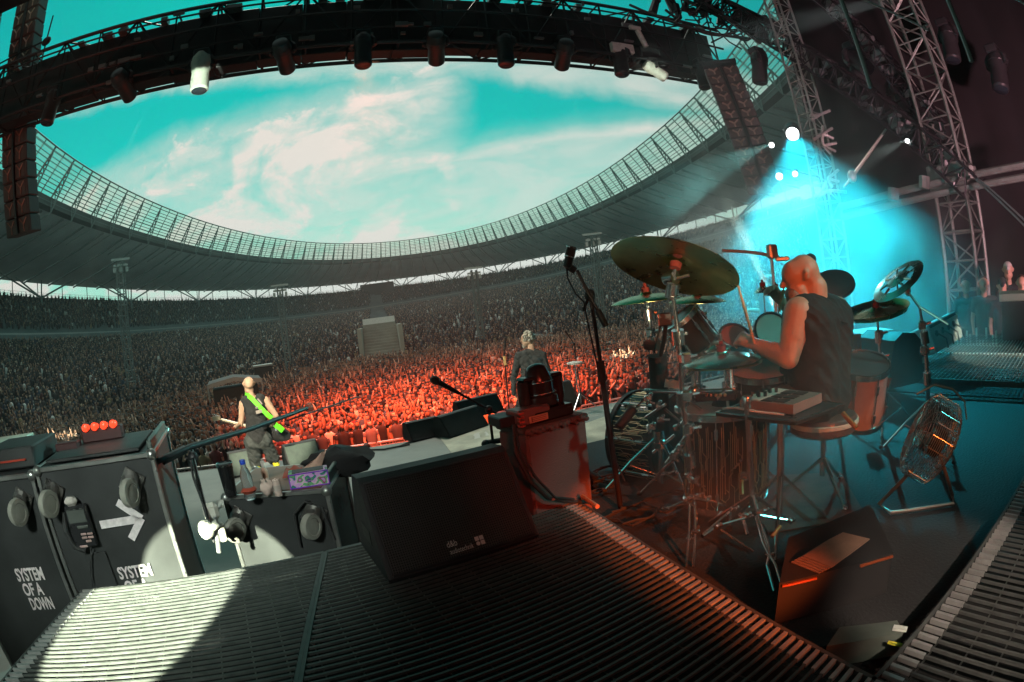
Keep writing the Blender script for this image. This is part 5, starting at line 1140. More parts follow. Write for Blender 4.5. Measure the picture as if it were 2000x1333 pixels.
# ---- drummer, seen from behind on his stool
dh = PD(1562, 538, 2.68); dr_ = thing('person', 'drummer with shaved head in a sleeveless black top seen from behind, raising his sticks', 'person', Vector((dh.x, dh.y, KIT)), STA)
F_ = (E2 * .85 - E1 * .30).normalized(); SD = F_.cross(Vector((0, 0, 1))).normalized()
neck = PD(1588, 592, 2.70); sL = PD(1560, 612, 2.56); sR = PD(1634, 606, 2.92); pel = PD(1604, 775, 2.72); chest = PD(1600, 655, 2.70); waist = PD(1600, 715, 2.72)
ax_ = (sR - sL).normalized(); dp = ax_.cross(Vector((0, 0, 1))).normalized()
eL = PD(1540, 700, 2.50); hL = PD(1473, 672, 2.62); eR = PD(1600, 690, 3.25); hR = PD(1527, 590, 3.12)
cs = []; hd = PD(1564, 545, 2.69); fw = (F_ * .9 - SD * .5 + Vector((0, 0, -.12))).normalized(); P = head(cs, hd, fw, Vector((0, 0, 1)) + fw * .12, .90)
cs += [(neck + Vector((0, 0, .07)) - fw * .02, neck - Vector((0, 0, .05)), .064, .078), (neck - Vector((0, 0, .03)), sL.lerp(neck, .2), .07, .07), (neck - Vector((0, 0, .03)), sR.lerp(neck, .2), .07, .07),
       (sL, sL.lerp(eL, .5), .078, .068), (sL.lerp(eL, .4), eL, .066, .052), (eL, eL.lerp(hL, .4), .052, .05), (eL.lerp(hL, .35), hL, .048, .031), (sR, eR, .075, .05), (eR, hR, .05, .031), (chest.lerp(sL, .5), chest.lerp(sR, .5), .12, .12)]
hand(cs, hL, hL - eL, Vector((0, 0, -1)) + SD, 1.0, .75, -1); hand(cs, hR, hR - eR, -SD + Vector((0, 0, -.3)), 1.0, .8, 1)
def hairline(p): q = p - hd; return 1 if False else 0
drb = blob('body', cs, SKIN, dr_, .0075, 3)
cs = [(sL.lerp(neck, .30) + Vector((0, 0, -.01)), sR.lerp(neck, .30) + Vector((0, 0, -.01)), .085, .085), (sL.lerp(chest, .42), sR.lerp(chest, .42), .135, .135), (chest.lerp(sL, .40), waist + (sL - sR) * .14, .145, .145), (chest.lerp(sR, .40), waist + (sR - sL) * .14, .145, .145), (waist + (sL - sR) * .13, pel + (sL - sR) * .16, .142, .135), (waist + (sR - sL) * .13, pel + (sR - sL) * .16, .142, .135), (chest + F_ * .05, waist + F_ * .08, .14, .14)]
def folds(m): pass
blob('sleeveless_top', cs, VEST, dr_, .009, 4, fold=.009, ff=8)
kn = [pel + F_ * .46 + SD * .20 + Vector((0, 0, -.02)), pel + F_ * .46 - SD * .22 + Vector((0, 0, -.02))]; cs = []
for k, sg in zip(kn, (1, -1)): cs += [(pel + SD * sg * .10, k, .105, .075)]
blob('trousers', cs, SHORTS, dr_, .014, 4, fold=.012); cs = []
for k in kn: a = Vector((k.x, k.y, KIT + .10)) + F_ * .06; cs += [(k + Vector((0, 0, .0)), k.lerp(a, .4), .066, .062), (k.lerp(a, .35), a, .062, .042), (a - F_ * .05 - Vector((0, 0, .05)), a + F_ * .15 - Vector((0, 0, .06)), .045, .035)]
blob('lower_legs', cs, mat('dark_sock', (.03, .03, .03), .8), dr_, .014, 3)
hb_ = MB(); hb_.ball(PD(1583, 507, 2.72), (.030, .034, .030), 12, 8); hb_.build('hair_knot', mat('hair_dark', (.02, .015, .012), .7, bump=.4, bscale=120), dr_, smooth=True)
cs = [(P(0, .035, -.07), P(0, .055, -.10), .058, .040), (P(0, -.035, .062), P(0, .03, .06), .0855, .078)]; 
blob('beard', [(P(-.03, .062, -.075), P(.03, .062, -.075), .042, .042), (P(0, .075, -.10), P(0, .085, -.125), .035, .02)], mat('beard_grey', (.25, .20, .16), .8, bump=.5, bscale=150), dr_, .008, 2)
m = MB(); m.tube([P(.09, -.01, .0), P(.085, -.05, -.06), P(.06, -.10, -.11), neck + Vector((.0, -.08, -.06)), chest - F_ * .16 + Vector((0, 0, .05))], .0035, 5); m.ball(P(.095, -.004, .004), .014, 8, 5); m.build('ear_monitor', RUBBER, dr_)
WOOD = mat('drumstick_wood', (.58, .34, .18), .5, var=.12, scale=30)
for a, b, lab in ((PD(1478, 690, 2.60), PD(1441, 557, 2.52), 'upright wooden drumstick in the left hand of the drummer'), (PD(1522, 608, 3.10), PD(1533, 548, 3.0), 'wooden drumstick held up near the face of the drummer')):
    d = (b - a).normalized(); L = (b - a).length; tag(MB().lathe([(.0065, 0), (.0075, .004), (.0075, L * .72), (.0045, L * .93), (.0065, L * .96), (.005, L - .004), (.0001, L)], 10, look(a, b)).build('drumstick', WOOD, smooth=50), lab, 'drumstick')
# stool
sc_ = Vector((pel.x, pel.y, 0)) + SD * .04; st = thing('drum_stool', 'round drum stool with a pale lit cushion edge under the drummer', 'stool', Vector((sc_.x, sc_.y, KIT)), STA); zs = pel.z - .10
M_ = Matrix.Translation(Vector((sc_.x, sc_.y, zs))); MB().lathe([(.165, -.09), (.185, -.075), (.19, -.02), (.178, .0), (.12, .012), (.0001, .014)], 28, M_).build('seat', mat('stool_vinyl', (.10, .07, .06), .3, var=.15), st, smooth=40); MB().lathe([(.188, -.045), (.196, -.04), (.196, -.022), (.188, -.018)], 28, M_, closed=True).build('seat_lit_edge', mat('seat_edge_light', (.6, .6, .5), .4), st)  # pale ring puts the white light on the cushion edge into colour
m = MB(); m.tube([Vector((sc_.x, sc_.y, zs - .09)), Vector((sc_.x, sc_.y, KIT + .12))], .016, 8); m.build('post', CHROME, st)
for k in range(3): a = k * 2.1 + .5; m = MB(); m.tube([Vector((sc_.x, sc_.y, KIT + .22)), Vector((sc_.x + .25 * math.cos(a), sc_.y + .25 * math.sin(a), KIT + .012))], .011, 6); m.ball(Vector((sc_.x + .25 * math.cos(a), sc_.y + .25 * math.sin(a), KIT + .016)), .018, 8, 5); m.build('leg', CHROME, st)

# ---- bald guitarist at the stage edge, back to us
gp = PZ(520, 941, STG); gd_ = math.hypot(gp.x, gp.y); q = lambda px, py, o=0.0: PD(px, py, gd_ + o)
gt = thing('person', 'bald guitarist in black tank top, dark shorts and yellow socks, seen from behind', 'person', gp, STA); FG = Vector((gp.x, gp.y, 0)).normalized(); SG = FG.cross(Vector((0, 0, 1)))
hd = q(486, 754); nk = q(490, 775); shL = q(474, 789); shR = q(519, 783); pl_ = q(504, 862); ch = q(499, 802); ws = q(501, 838)
eL = q(468, 822, .08); hL = q(472, 832, .45); hLw = q(455, 830, .52); eR = q(539, 812, -.02); hR = q(530, 833, .22)
eL, hLw = q(471, 826, .05), q(462, 834, .30)
cs = []; fw = (FG * .75 + Vector((0, 0, -.55)) - SG * .15).normalized(); PH_ = head(cs, hd, fw, Vector((0, 0, 1)) + FG * .5, 1.02)
cs += [(nk + Vector((0, 0, .03)), nk - Vector((0, 0, .05)), .06, .075), (nk - Vector((0, 0, .04)), shL, .065, .065), (nk - Vector((0, 0, .04)), shR, .065, .065), (shL, eL, .066, .046), (eL, hLw, .046, .029), (shR, eR, .066, .046), (eR, hR, .046, .029), (shL.lerp(ch, .5), shR.lerp(ch, .5), .09, .09)]
hand(cs, hLw, hLw - eL, FG, 1.0, .7, 1); hand(cs, hR, hR - eR, FG, 1.0, .7, -1)
kL, kR = q(500, 903, .10), q(533, 893, .12); fL, fR = q(512, 938), q(548, 927, .05); fL.z = fR.z = STG + .08
cs2 = [(kL, fL, .058, .04), (kR, fR, .058, .04)]
blob('body', cs, SKIN2, gt, .012, 3)
cs = [(shL.lerp(nk, .40) + Vector((0, 0, .0)) - FG * .02, ch + (shL - shR) * .16, .088, .13), (shR.lerp(nk, .40) + Vector((0, 0, .0)) - FG * .02, ch + (shR - shL) * .16, .088, .13), (nk - Vector((0, 0, .10)) - FG * .01, ch, .085, .12), (ch + (shL - shR) * .15, ws + (shL - shR) * .12, .125, .125), (ch + (shR - shL) * .15, ws + (shR - shL) * .12, .125, .125), (ws, pl_ + Vector((0, 0, .05)), .15, .17)]
blob('tank_top', cs, VEST, gt, .012, 4, fold=.016)
cs = [(pl_ + SG * .08, pl_ - SG * .08, .155, .155), (pl_ - SG * .09, kL + Vector((0, 0, -.02)), .135, .105), (pl_ + SG * .09, kR + Vector((0, 0, -.02)), .135, .105)]; blob('shorts', cs, SHORTS, gt, .013, 4, fold=.022)
YEL = mat('sock_yellow', (.72, .62, .03), .8, var=.1)
for k, f in ((kL, fL), (kR, fR)): blob('sock', [(k.lerp(f, .12), k.lerp(f, .45), .056, .058), (k.lerp(f, .45), f, .056, .040)], YEL, gt, .012, 3); blob('shoe', [(f - Vector((0, 0, .035)) - FG * .05, f + FG * .17 - Vector((0, 0, .045)), .045, .036)], mat('shoe_dark', (.03, .03, .03), .6), gt, .012, 2)
LIME = mat('strap_lime', (.16, .88, .03), .5, var=.08, emit=None)
gtr = thing('electric_guitar', 'dark electric guitar on a lime green strap worn by the bald guitarist', 'guitar', ws + FG * .25, 0)
def ribbon(m, pts, w, nrm):
    pts = [Vector(p) for p in pts]; k0 = len(pts); vs = []
    for i, p in enumerate(pts):
        t = (pts[min(i + 1, k0 - 1)] - pts[max(i - 1, 0)]).normalized(); s_ = t.cross(nrm).normalized(); vs += [p - s_ * w / 2, p + s_ * w / 2, p + s_ * w / 2 + nrm * .006, p - s_ * w / 2 + nrm * .006]
    fs = []
    for i in range(k0 - 1):
        for j in range(4): fs.append((i * 4 + j, i * 4 + (j + 1) % 4, (i + 1) * 4 + (j + 1) % 4, (i + 1) * 4 + j))
    m.add(vs, fs)
m = MB(); ribbon(m, [q(478, 770, .06), q(483, 772, -.06), q(492, 779, -.135), q(506, 794, -.155), q(521, 809, -.16), q(531, 817, -.15)], .075, -FG); m.build('strap', LIME, gtr); m = MB(); ribbon(m, [q(537, 829, -.06), q(545, 835, -.05), q(553, 842, -.02)], .09, -FG); m.build('strap_end', LIME, gtr)
ga, gb_ = q(520, 842, .28), q(432, 820, .62); m = MB(); m.tube([ga, gb_], [.03, .024], 6); hdv = (gb_ - ga).normalized(); m.box(gb_ + hdv * .09, (.16, .03, .07), math.atan2(hdv.y, hdv.x)); m.build('neck', mat('maple_neck', (.5, .42, .30), .35), gtr)
m = MB(); [m.ball(gb_ + hdv * (.04 + .03 * k) + Vector((0, 0, .05)), .012, 6, 4) for k in range(5)]; m.build('tuning_pegs', CHROME, gtr); cs = [(ga, ga - hdv * .20, .10, .14), (ga - hdv * .02 + Vector((0, 0, .07)), ga - hdv * .0 + Vector((0, 0, .10)), .07, .04), (ga - hdv * .3, ga - hdv * .34, .12, .1)]
blob('guitar_body', [(a, b, r0, r1, (FG, .3)) for a, b, r0, r1 in cs], mat('guitar_dark', (.03, .03, .03), .15), gtr, .012, 2)
m = MB(); PRT = mat('print_grey', (.36, .30, .28), .8, var=.3, scale=40)
for (x0, y0), (x1, y1), w in (((503, 779), (512, 790), .022), ((500, 806), (512, 803), .05), ((499, 797), (504, 796), .03)): ribbon(m, [q(x0, y0, -.185), q(x1, y1, -.185)], w, -FG)
m.build('back_print', PRT, gt)
# ---- curly haired musician at centre
mp_ = PZ(1024, 846, STG); md = math.hypot(mp_.x, mp_.y); q = lambda px, py, o=0.0: PD(px, py, md + o)
bs = thing('person', 'musician with curly grey hair in a dark long sleeved shirt, face turned left', 'person', mp_, STA); FB = Vector((mp_.x, mp_.y, 0)).normalized(); SB = FB.cross(Vector((0, 0, 1)))
hd = q(1030, 664); nk = q(1038, 682); shL = q(1013, 696); shR = q(1060, 694); ch = q(1037, 715); ws = q(1036, 745); pl_ = q(1034, 770); cs = []; fw = (-SB * .92 + FB * .38).normalized(); PHd = head(cs, hd, fw, Vector((0, 0, 1)), 1.02)
cs += [(nk + Vector((0, 0, .05)), nk - Vector((0, 0, .05)), .058, .07)]; hLw = q(1004, 769, -.05); hand(cs, hLw, q(1013, 782, 0.0) - hLw, SB, 1.0, .5, -1); cs.append((hLw, hLw.lerp(q(1002, 752), .6), .032, .036)); hRw = q(1068, 770); hand(cs, hRw, Vector((0, 0, -1)), -SB, 1, .4, 1)
blob('body', cs, SKIN2, bs, .011, 3)
cs = [(nk - Vector((0, 0, .05)), shL, .07, .072), (nk - Vector((0, 0, .05)), shR, .07, .072), (shL.lerp(ch, .5), shR.lerp(ch, .5), .115, .115), (ch + (shL - shR) * .12, ws + (shL - shR) * .10, .135, .13), (ch + (shR - shL) * .12, ws + (shR - shL) * .10, .135, .13), (ws + (shL - shR) * .1, pl_ + (shL - shR) * .1, .13, .135), (ws + (shR - shL) * .1, pl_ + (shR - shL) * .1, .13, .135), (shL, q(1003, 738), .074, .055), (q(1003, 738), hLw, .055, .042), (shR, q(1071, 735), .074, .055), (q(1071, 735), hRw, .055, .042)]
blob('long_sleeved_shirt', cs, mat('shirt_darkgrey', (.045, .05, .05), .85, var=.3, scale=8, bump=.35, bscale=22), bs, .012, 4, fold=.018)
cs = []
for sg in (-1, 1): k = q(1024 + sg * 13, 808, .06); f = q(1024 + sg * 16, 842); f.z = STG + .07; cs += [(pl_ + SB * sg * .08, k, .115, .08), (k, f, .08, .06), (f - Vector((0, 0, .03)), f + FB * .16 - Vector((0, 0, .03)), .045, .04)]
blob('trousers', cs, mat('trousers_dark', (.03, .035, .035), .8), bs, .014, 4)
rr = random.Random(8); m = MB(); GH = mat('hair_grey_curly', (.42, .40, .34), .8, var=.4, scale=40, bump=.5, bscale=120)
for k in range(150):
    a = rr.uniform(0, 2 * PI); e = rr.uniform(-.5, 1.57); d_ = Vector((math.cos(a) * math.cos(e), math.sin(a) * math.cos(e), math.sin(e)))
    if d_.dot(fw) > .45 - .3 * (e > .7) and e < 1.0: continue
    c = PHd(0, -.02, .03) + d_ * .095 * (1.0 + rr.uniform(-.05, .16)); m.ball(c, rr.uniform(.016, .030), 6, 4)
m.build('hair', GH, bs, smooth=True); blob('beard', [(PHd(0, .055, -.085), PHd(0, .065, -.11), .052, .035)], GH, bs, .009, 1)
m = MB(); PLc = q(1018, 850, -.1)
# ---- fourth musician far across the stage: bent pale arm beside the drummer
sp = PZ(1478, 760, STG) if False else PD(1484, 640, 8.2); sp.z = STG; st4 = thing('person', 'musician far behind the drum kit with a bent pale arm, lit by the blue lamp', 'person', sp, STA); d8 = 8.2; q = lambda px, py, o=0.0: PD(px, py, d8 + o); F4 = Vector((sp.x, sp.y, 0)).normalized(); S4 = F4.cross(Vector((0, 0, 1)))
cs = []; P4 = head(cs, q(1500, 556), (-S4 * .8 + F4 * .2), Vector((0, 0, 1)), 1.0); cs += [(q(1500, 562), q(1500, 582), .05, .06), (q(1500, 580), q(1489, 588), .06, .055), (q(1496, 606), q(1496, 608), .05, .05), (q(1489, 588), q(1496, 606), .055, .045), (q(1496, 608), q(1466, 606), .045, .03)]; hand(cs, q(1466, 606), -S4, Vector((0, 0, -1)), 1, .5, 1); blob('body', cs, SKIN2, st4, .014, 2)
blob('shirt', [(q(1492, 584), q(1512, 584), .09, .09), (q(1502, 595), q(1502, 640), .15, .15)], mat('shirt_blue', (.05, .09, .16), .8), st4, .016, 3); blob('trousers', [(q(1497, 645), Vector((q(1494, 645).x, q(1494, 645).y, STG + .1)), .11, .06), (q(1507, 645), Vector((q(1512, 645).x, q(1512, 645).y, STG + .1)), .11, .06)], mat('trousers_dark', (.03, .035, .035), .8), st4, .016, 3)
blob('cap', [(q(1500, 549), q(1500, 551), .10, .10)], mat('cap_pink', (.45, .12, .10), .7), st4, .014, 2)
# ---- crew at the right, photographers in the pit
def standing(label, base, face, top, hair, skin=SKIN, cap=None, arms=None, z=0, hgt=1.76):
    t = thing('person', label, 'person', base, 0, None); b = Vector(base); f = Vector(face).normalized(); s_ = f.cross(Vector((0, 0, 1))); k = hgt / 1.76; U = lambda x, y, zz: b + (s_ * x + f * y) * k + Vector((0, 0, zz * k)); cs = []
    head(cs, U(0, .02, 1.64), f, (0, 0, 1), k); cs.append((U(0, 0, 1.54), U(0, 0, 1.45), .055, .065))
    A = arms or [((.24, -.02, 1.12), (.22, .12, .92)), ((-.24, -.02, 1.12), (-.22, .12, .92))]
    for sg, (e, h) in zip((1, -1), A): cs += [(U(sg * .19, 0, 1.40), U(*e), .055, .043), (U(*e), U(*h), .043, .03)]; hand(cs, U(*h), U(*h) - U(*e), f, k, .5, sg)
    blob('body', cs, skin, t, .015, 2); blob('shirt', [(U(.17, 0, 1.40), U(-.17, 0, 1.40), .085, .085), (U(.08, 0, 1.28), U(.07, 0, .98), .125, .12), (U(-.08, 0, 1.28), U(-.07, 0, .98), .125, .12)] + [(U(sg * .19, 0, 1.40), U(sg * .19, 0, 1.40).lerp(U(*e), .5), .066, .06) for sg, (e, h) in zip((1, -1), A)], top, t, .016, 3)
    blob('trousers', [(U(sg * .09, 0, .92), U(sg * .1, .02, .5), .10, .075) for sg in (1, -1)] + [(U(sg * .1, .02, .5), U(sg * .1, 0, .07), .075, .055) for sg in (1, -1)] + [(U(sg * .1, -.03, .045), U(sg * .1, .14, .04), .04, .035) for sg in (1, -1)], mat('trousers_dark', (.03, .035, .035), .8), t, .018, 3)
    if cap: blob('cap', [(U(0, .01, 1.70), U(0, .03, 1.70), .10, .10), (U(0, .10, 1.69), U(0, .14, 1.68), .05, .04)], cap, t, .014, 2)
    elif hair: blob('hair', [(U(0, -.035, 1.69), U(0, .01, 1.70), .096, .09), (U(0, -.06, 1.62), U(0, -.05, 1.66), .07, .08)], hair, t, .014, 2)
    return t
HB = mat('hair_brown', (.05, .03, .02), .7); TB = mat('tee_black', (.02, .02, .022), .85, var=.3); TD = mat('tee_dark_green', (.04, .05, .045), .85)
for px, py, d, lab, cap in ((1958, 562, 9.4, 'crew member with a dark cap watching from the wing, face lit orange', mat('cap_black', (.02, .02, .02), .8)), (1996, 556, 9.2, 'crew member at the very right edge of the picture, half cut off', None),
                            (1921, 556, 10.2, 'crew member in the wing left of the one with the orange lit face', None), (1969, 530, 10.6, 'crew member with a pale cap standing raised at the back of the wing', mat('cap_pale', (.5, .5, .46), .7)), (1886, 560, 10.6, 'crew member in the shadow of the wing, nearest to the lattice tower', None)):
    c = PD(px, py, d); fz = Vector(CAM) - c; fz.z = 0; standing(lab, Vector((c.x, c.y, STG)), fz, TB if px != 1921 else TD, HB, cap=cap, hgt=(c.z - STG) / 1.64 * 1.76)
up = [((.28, .14, 1.50), (.10, .22, 1.72)), ((-.28, .14, 1.50), (-.10, .22, 1.72))]
for px, py, d, lab, arms in ((893, 782, 12.6, 'photographer in black seen from behind with both arms raised in the pit', up), (440, 884, 11.8, 'steward in black in the pit below the bald guitarist left hand', None), (712, 848, 13.5, 'security guard in black bending over in the pit by the red barrier', None), (752, 862, 12.4, 'security guard in black just above the stage edge, near the low monitor', None), (1150, 765, 13.8, 'security guard in a black jacket with back lettering in the pit by the percussion stand', None)):
    c = PD(px, py, d); q_ = standing(lab, Vector((c.x, c.y, 0)), Vector((c.x, c.y, 0)).normalized(), TB, HB, arms=arms, hgt=max(1.5, min(2.0, c.z / .95)))
    if px == 1150:
        fz = Vector((c.x, c.y, 0)).normalized(); rt_ = fz.cross(Vector((0, 0, 1))); Mx = Matrix((rt_, Vector((0, 0, 1)), -fz)).transposed().to_4x4(); h_ = max(1.5, min(2.0, c.z / .95)); Mx.translation = Vector((c.x, c.y, h_ * .76)) - fz * .155 - rt_ * .13; text('CREW', Mx, .26, mat('print_redwhite', (.6, .25, .2), .7), q_, .07, .01, 'back_lettering') if False else None
# ------------------------------------------------------------------ drum kit
CYM = mat('cymbal_bronze', (.46, .38, .16), .26, 1.0, var=.18, scale=6, scratch=.25); CYMD = mat('cymbal_dark', (.46, .41, .20), .30, 1.0, var=.3, scale=7, scratch=.2); CYMW = mat('cymbal_brilliant', (.62, .60, .52), .22, 1.0, var=.1)
FELT = mat('red_felt', (.22, .03, .02), .9, var=.2); HEADSK = mat('drum_head_coated', (.55, .44, .38), .55, var=.12); HEADD = mat('drum_head_dark', (.05, .07, .08), .35); SHELL = mat('shell_black', (.022, .023, .023), .18, var=.2); SHELLP = mat('shell_pinkgrey', (.30, .24, .24), .35, var=.2)
for _m in ('cymbal_bronze', 'cymbal_dark', 'cymbal_brilliant'):     # lathe grooves
    nt = MATS[_m].node_tree; b = nt.nodes['Principled BSDF']; tc = nt.nodes.new('ShaderNodeTexCoord'); w = nt.nodes.new('ShaderNodeTexWave'); w.wave_type = 'RINGS'; w.rings_direction = 'Z'; w.inputs['Scale'].default_value = 55; w.inputs['Distortion'].default_value = .6; nt.links.new(tc.outputs['Object'], w.inputs['Vector']); bp = nt.nodes.new('ShaderNodeBump'); bp.inputs['Strength'].default_value = .12; bp.inputs['Distance'].default_value = .001; nt.links.new(w.outputs['Fac'], bp.inputs['Height']); nt.links.new(bp.outputs[0], b.inputs['Normal']); b.inputs['Anisotropic'].default_value = .55
def nrm(c, k1, k2):
    v = Vector((c.x - CAM[0], c.y - CAM[1], 0)).normalized(); r = v.cross(Vector((0, 0, 1))); return (Vector((0, 0, 1)) + v * k1 + r * k2).normalized()
def cymbal(label, px, py, d, dia, k1, k2, mt=None, bell=.045, china=False, felt=True, holes=False, group=None):
    c = PD(px, py, d); n_ = nrm(c, k1, k2); R_ = dia / 2; M4 = look(c, c + n_); t = thing('cymbal', label, 'cymbal', c, 0, group); T_ = M4
    if holes:
        prof = [(R_ * .98, -.012), (R_, -.013), (R_ * .72, -.004), (R_ * .70, -.005)]
        m = MB(); m.lathe([(R_ * .66, -.004), (R_, -.014), (R_ * 1.0, -.016), (R_ * .66, -.006)], 40, M4, closed=True); m.lathe([(.012, .010), (.05, .004), (R_ * .42, .0), (R_ * .42, -.003), (.05, .001), (.012, .007)], 30, M4, closed=True)
        for k in range(8): a = k * PI / 4; p, q2 = M4 @ Vector((R_ * .38 * math.cos(a), R_ * .38 * math.sin(a), -.001)), M4 @ Vector((R_ * .70 * math.cos(a), R_ * .70 * math.sin(a), -.005)); m.tube([p, q2], [.006, .006], 6)
    else:
        top = [(.006, bell * .62), (.03, bell * .60), (bell * 1.1, bell * .30), (bell * 1.5, bell * .12), (R_ * .45, .002), (R_ * .8, -.014), (R_ * .90, -.012 if china else -.020), (R_, .018 if china else -.030)]
        m = MB(); m.lathe(top + [(r, h - .0022) for r, h in reversed(top)], 56, M4, closed=True)
    o = m.build('bronze_disc', mt or CYM, t, smooth=50); o.matrix_parent_inverse = Matrix()
    if felt:
        f = MB(); f.lathe([(.016, bell * .55), (.024, bell * .57), (.024, bell * .57 + .028), (.012, bell * .57 + .032), (.009, bell * .57 + .05), (.0001, bell * .57 + .052)], 16, M4); f.lathe([(.024, -.030), (.026, -.004), (.016, .0)], 16, M4); f.build('felt_and_nut', FELT, t, smooth=40)
    return c, n_
ORA = CHROME
def stand(label, foot, pts, r=.014, legs=3, spread=.34, clampz=(), cat='cymbal stand', lh=.34):
    """chrome stand; pts from the floor up, first point above the tripod"""
    foot = Vector(foot); t = thing('cymbal_stand', label, cat, foot, 0, None); P_ = [Vector(p) for p in pts]; k = len(P_)
    m = MB(); m.tube([foot + Vector((0, 0, .05)), P_[0]], r * 1.15, 10); m.build('lower_tube', CHROME, t, smooth=40)
    m = MB(); m.tube(P_, [r * (.95 - .45 * i / max(1, k - 1)) for i in range(k)], 10); m.build('upper_tube', CHROME, t, smooth=40)
    for i, p in enumerate(P_[:-1]):
        m = MB(); d = (P_[i + 1] - p).normalized(); m.tube([p - d * .03, p + d * .035], r * 1.9, 12); s_ = d.orthogonal().normalized(); m.tube([p + s_ * .018, p + s_ * .058], .007, 6); m.box(p + s_ * .065, (.035, .012, .018), random.uniform(0, 3), bev=.004); m.build('height_clamp', CHROME, t, smooth=30)
    for f in clampz:
        p = P_[0].lerp(P_[-1], f); m = MB(); m.box(p, (.05, .045, .05), random.uniform(0, 3), bev=.008); m.tube([p, p + Vector((.05, -.03, .01))], .008, 6); m.build('side_clamp', CHROME, t)
    if legs:
        a0 = random.uniform(0, 2)
        for i in range(legs):
            a = a0 + i * 2 * PI / legs; e = foot + Vector((spread * math.cos(a), spread * math.sin(a), .012)); h = foot + Vector((0, 0, lh)); m = MB(); m.tube([h, h.lerp(e, .5) + Vector((0, 0, .015)), e], .009, 6); m.tube([foot + Vector((0, 0, .09)), h.lerp(e, .52)], .006, 6); l = m.build('leg', CHROME, t); m = MB(); m.ball(e + Vector((0, 0, .008)), (.02, .02, .014), 8, 5); m.build('rubber_foot', RUBBER, l)
        m = MB(); m.tube([foot + Vector((0, 0, lh - .025)), foot + Vector((0, 0, lh + .025))], r * 2.2, 12); m.build('leg_collar', CHROME, t)
    return t
c, n_ = cymbal('large dark crash cymbal tilted towards us, its underside showing above the drum kit', 1321, 512, 2.30, .565, .40, .34, CYMD, .05)
top = c - n_ * .01; foot = PZ(1352, 985, KIT); elb = PD(1313, 568, 2.34); stand('tall chrome stand in front carrying the large tilted crash cymbal', foot, [PD(1349, 900, 2.46), PD(1333, 780, 2.42), PD(1325, 660, 2.38), elb, top], .0155, clampz=(.18, .36, .55))
t = thing('tilter', 'shiny hinged tilter block just below the large tilted crash cymbal', 'stand tilter', elb); m = MB(); m.box(elb + Vector((0, 0, .02)), (.045, .04, .12), .4, bev=.012); m.lathe([(.03, -.03), (.032, -.02), (.032, .02), (.03, .03)], 14, look(elb + Vector((0, 0, .055)), elb + Vector((.5, -1, .055)))); m.tube([elb + Vector((.02, -.03, .05)), elb + Vector((.07, -.05, .06))], .008, 6); m.build('hinge', CHROME, t, smooth=30); tag(t, 'shiny hinged tilter block just below the large tilted crash cymbal', 'stand tilter')
c, n_ = cymbal('thin flat cymbal seen edge-on left of the big crash stand', 1262, 577, 2.95, .40, -.02, -.03, CYM, .03); stand('chrome stand under the thin edge-on cymbal, left of the crash stand', PZ(1292, 958, KIT), [PD(1290, 860, 3.0), PD(1281, 720, 2.98), PD(1267, 615, 2.96), c], .014, clampz=(.35, .5, .75))
c, n_ = cymbal('thin flat cymbal seen edge-on right of the big crash stand', 1362, 580, 3.3, .36, -.03, .06, CYM, .03); stand('chrome stand under the edge-on cymbal, right of the crash stand', PZ(1372, 900, KIT), [PD(1366, 760, 3.3), PD(1362, 660, 3.3), c], .012, clampz=(.5, .8))
c, n_ = cymbal('upper hi-hat cymbal with a bright edge in front of the snare drum', 1410, 693, 2.60, .385, -.03, -.015, CYMW, .03); c2, _ = cymbal('lower hi-hat cymbal bowl under the bright upper one', 1413, 700, 2.60, .38, .02, -.01, CYMD, .02, felt=False)
stand('hi-hat stand between the crash stand and the electronic pad', PZ(1432, 985, KIT), [PD(1428, 880, 2.58), PD(1420, 760, 2.6), c + Vector((0, 0, .10))], .013, clampz=(.3, .5), cat='hi-hat stand')
cymbal('small splash cymbal above the hi-hat', 1400, 672, 2.95, .155, -.05, -.10, CYMW, .02, felt=False)
c, n_ = cymbal('ring shaped cymbal with round cut-outs tilted up right behind the drummer', 1752, 545, 3.05, .36, -.42, -.55, CYMW, .02, holes=True, felt=False); b1 = PD(1796, 600, 3.0); stand('chrome boom stand carrying the ring shaped cymbal, right of the drummer', PZ(1812, 880, KIT), [PD(1811, 740, 3.05), PD(1806, 660, 3.02), b1], .014, clampz=(.4, .75))
tag(MB().tube([b1, PD(1765, 560, 3.03), c], [.009, .008, .007], 8).tube([b1, PD(1852, 634, 2.98)], .006, 6).box(PD(1773, 568, 3.03), (.05, .03, .06), .5, bev=.012).build('cymbal_boom', CHROME, smooth=30), 'thin boom arm with a hinge under the ring shaped cymbal', 'boom arm')
c, n_ = cymbal('wide china cymbal low behind the right shoulder of the drummer', 1712, 608, 3.35, .46, -.16, -.10, CYM, .04, china=True); stand('chrome stand under the wide china cymbal', PZ(1722, 850, KIT), [PD(1722, 720, 3.35), PD(1716, 660, 3.35), c], .013, clampz=(.2, .6))
for px, py, d, dia, lab in ((1490, 562, 4.3, .15, 'small bright cymbal far behind the stick of the drummer, left one'), (1516, 566, 4.4, .22, 'small bright cymbal far behind the stick of the drummer, right one')): c, n_ = cymbal(lab, px, py, d, dia, -.10, -.06, CYMW, .02); stand('thin stand under the small bright cymbal, %s' % lab.split(', ')[1], Vector((c.x, c.y, KIT)), [Vector((c.x, c.y, KIT + .4)), c], .010)
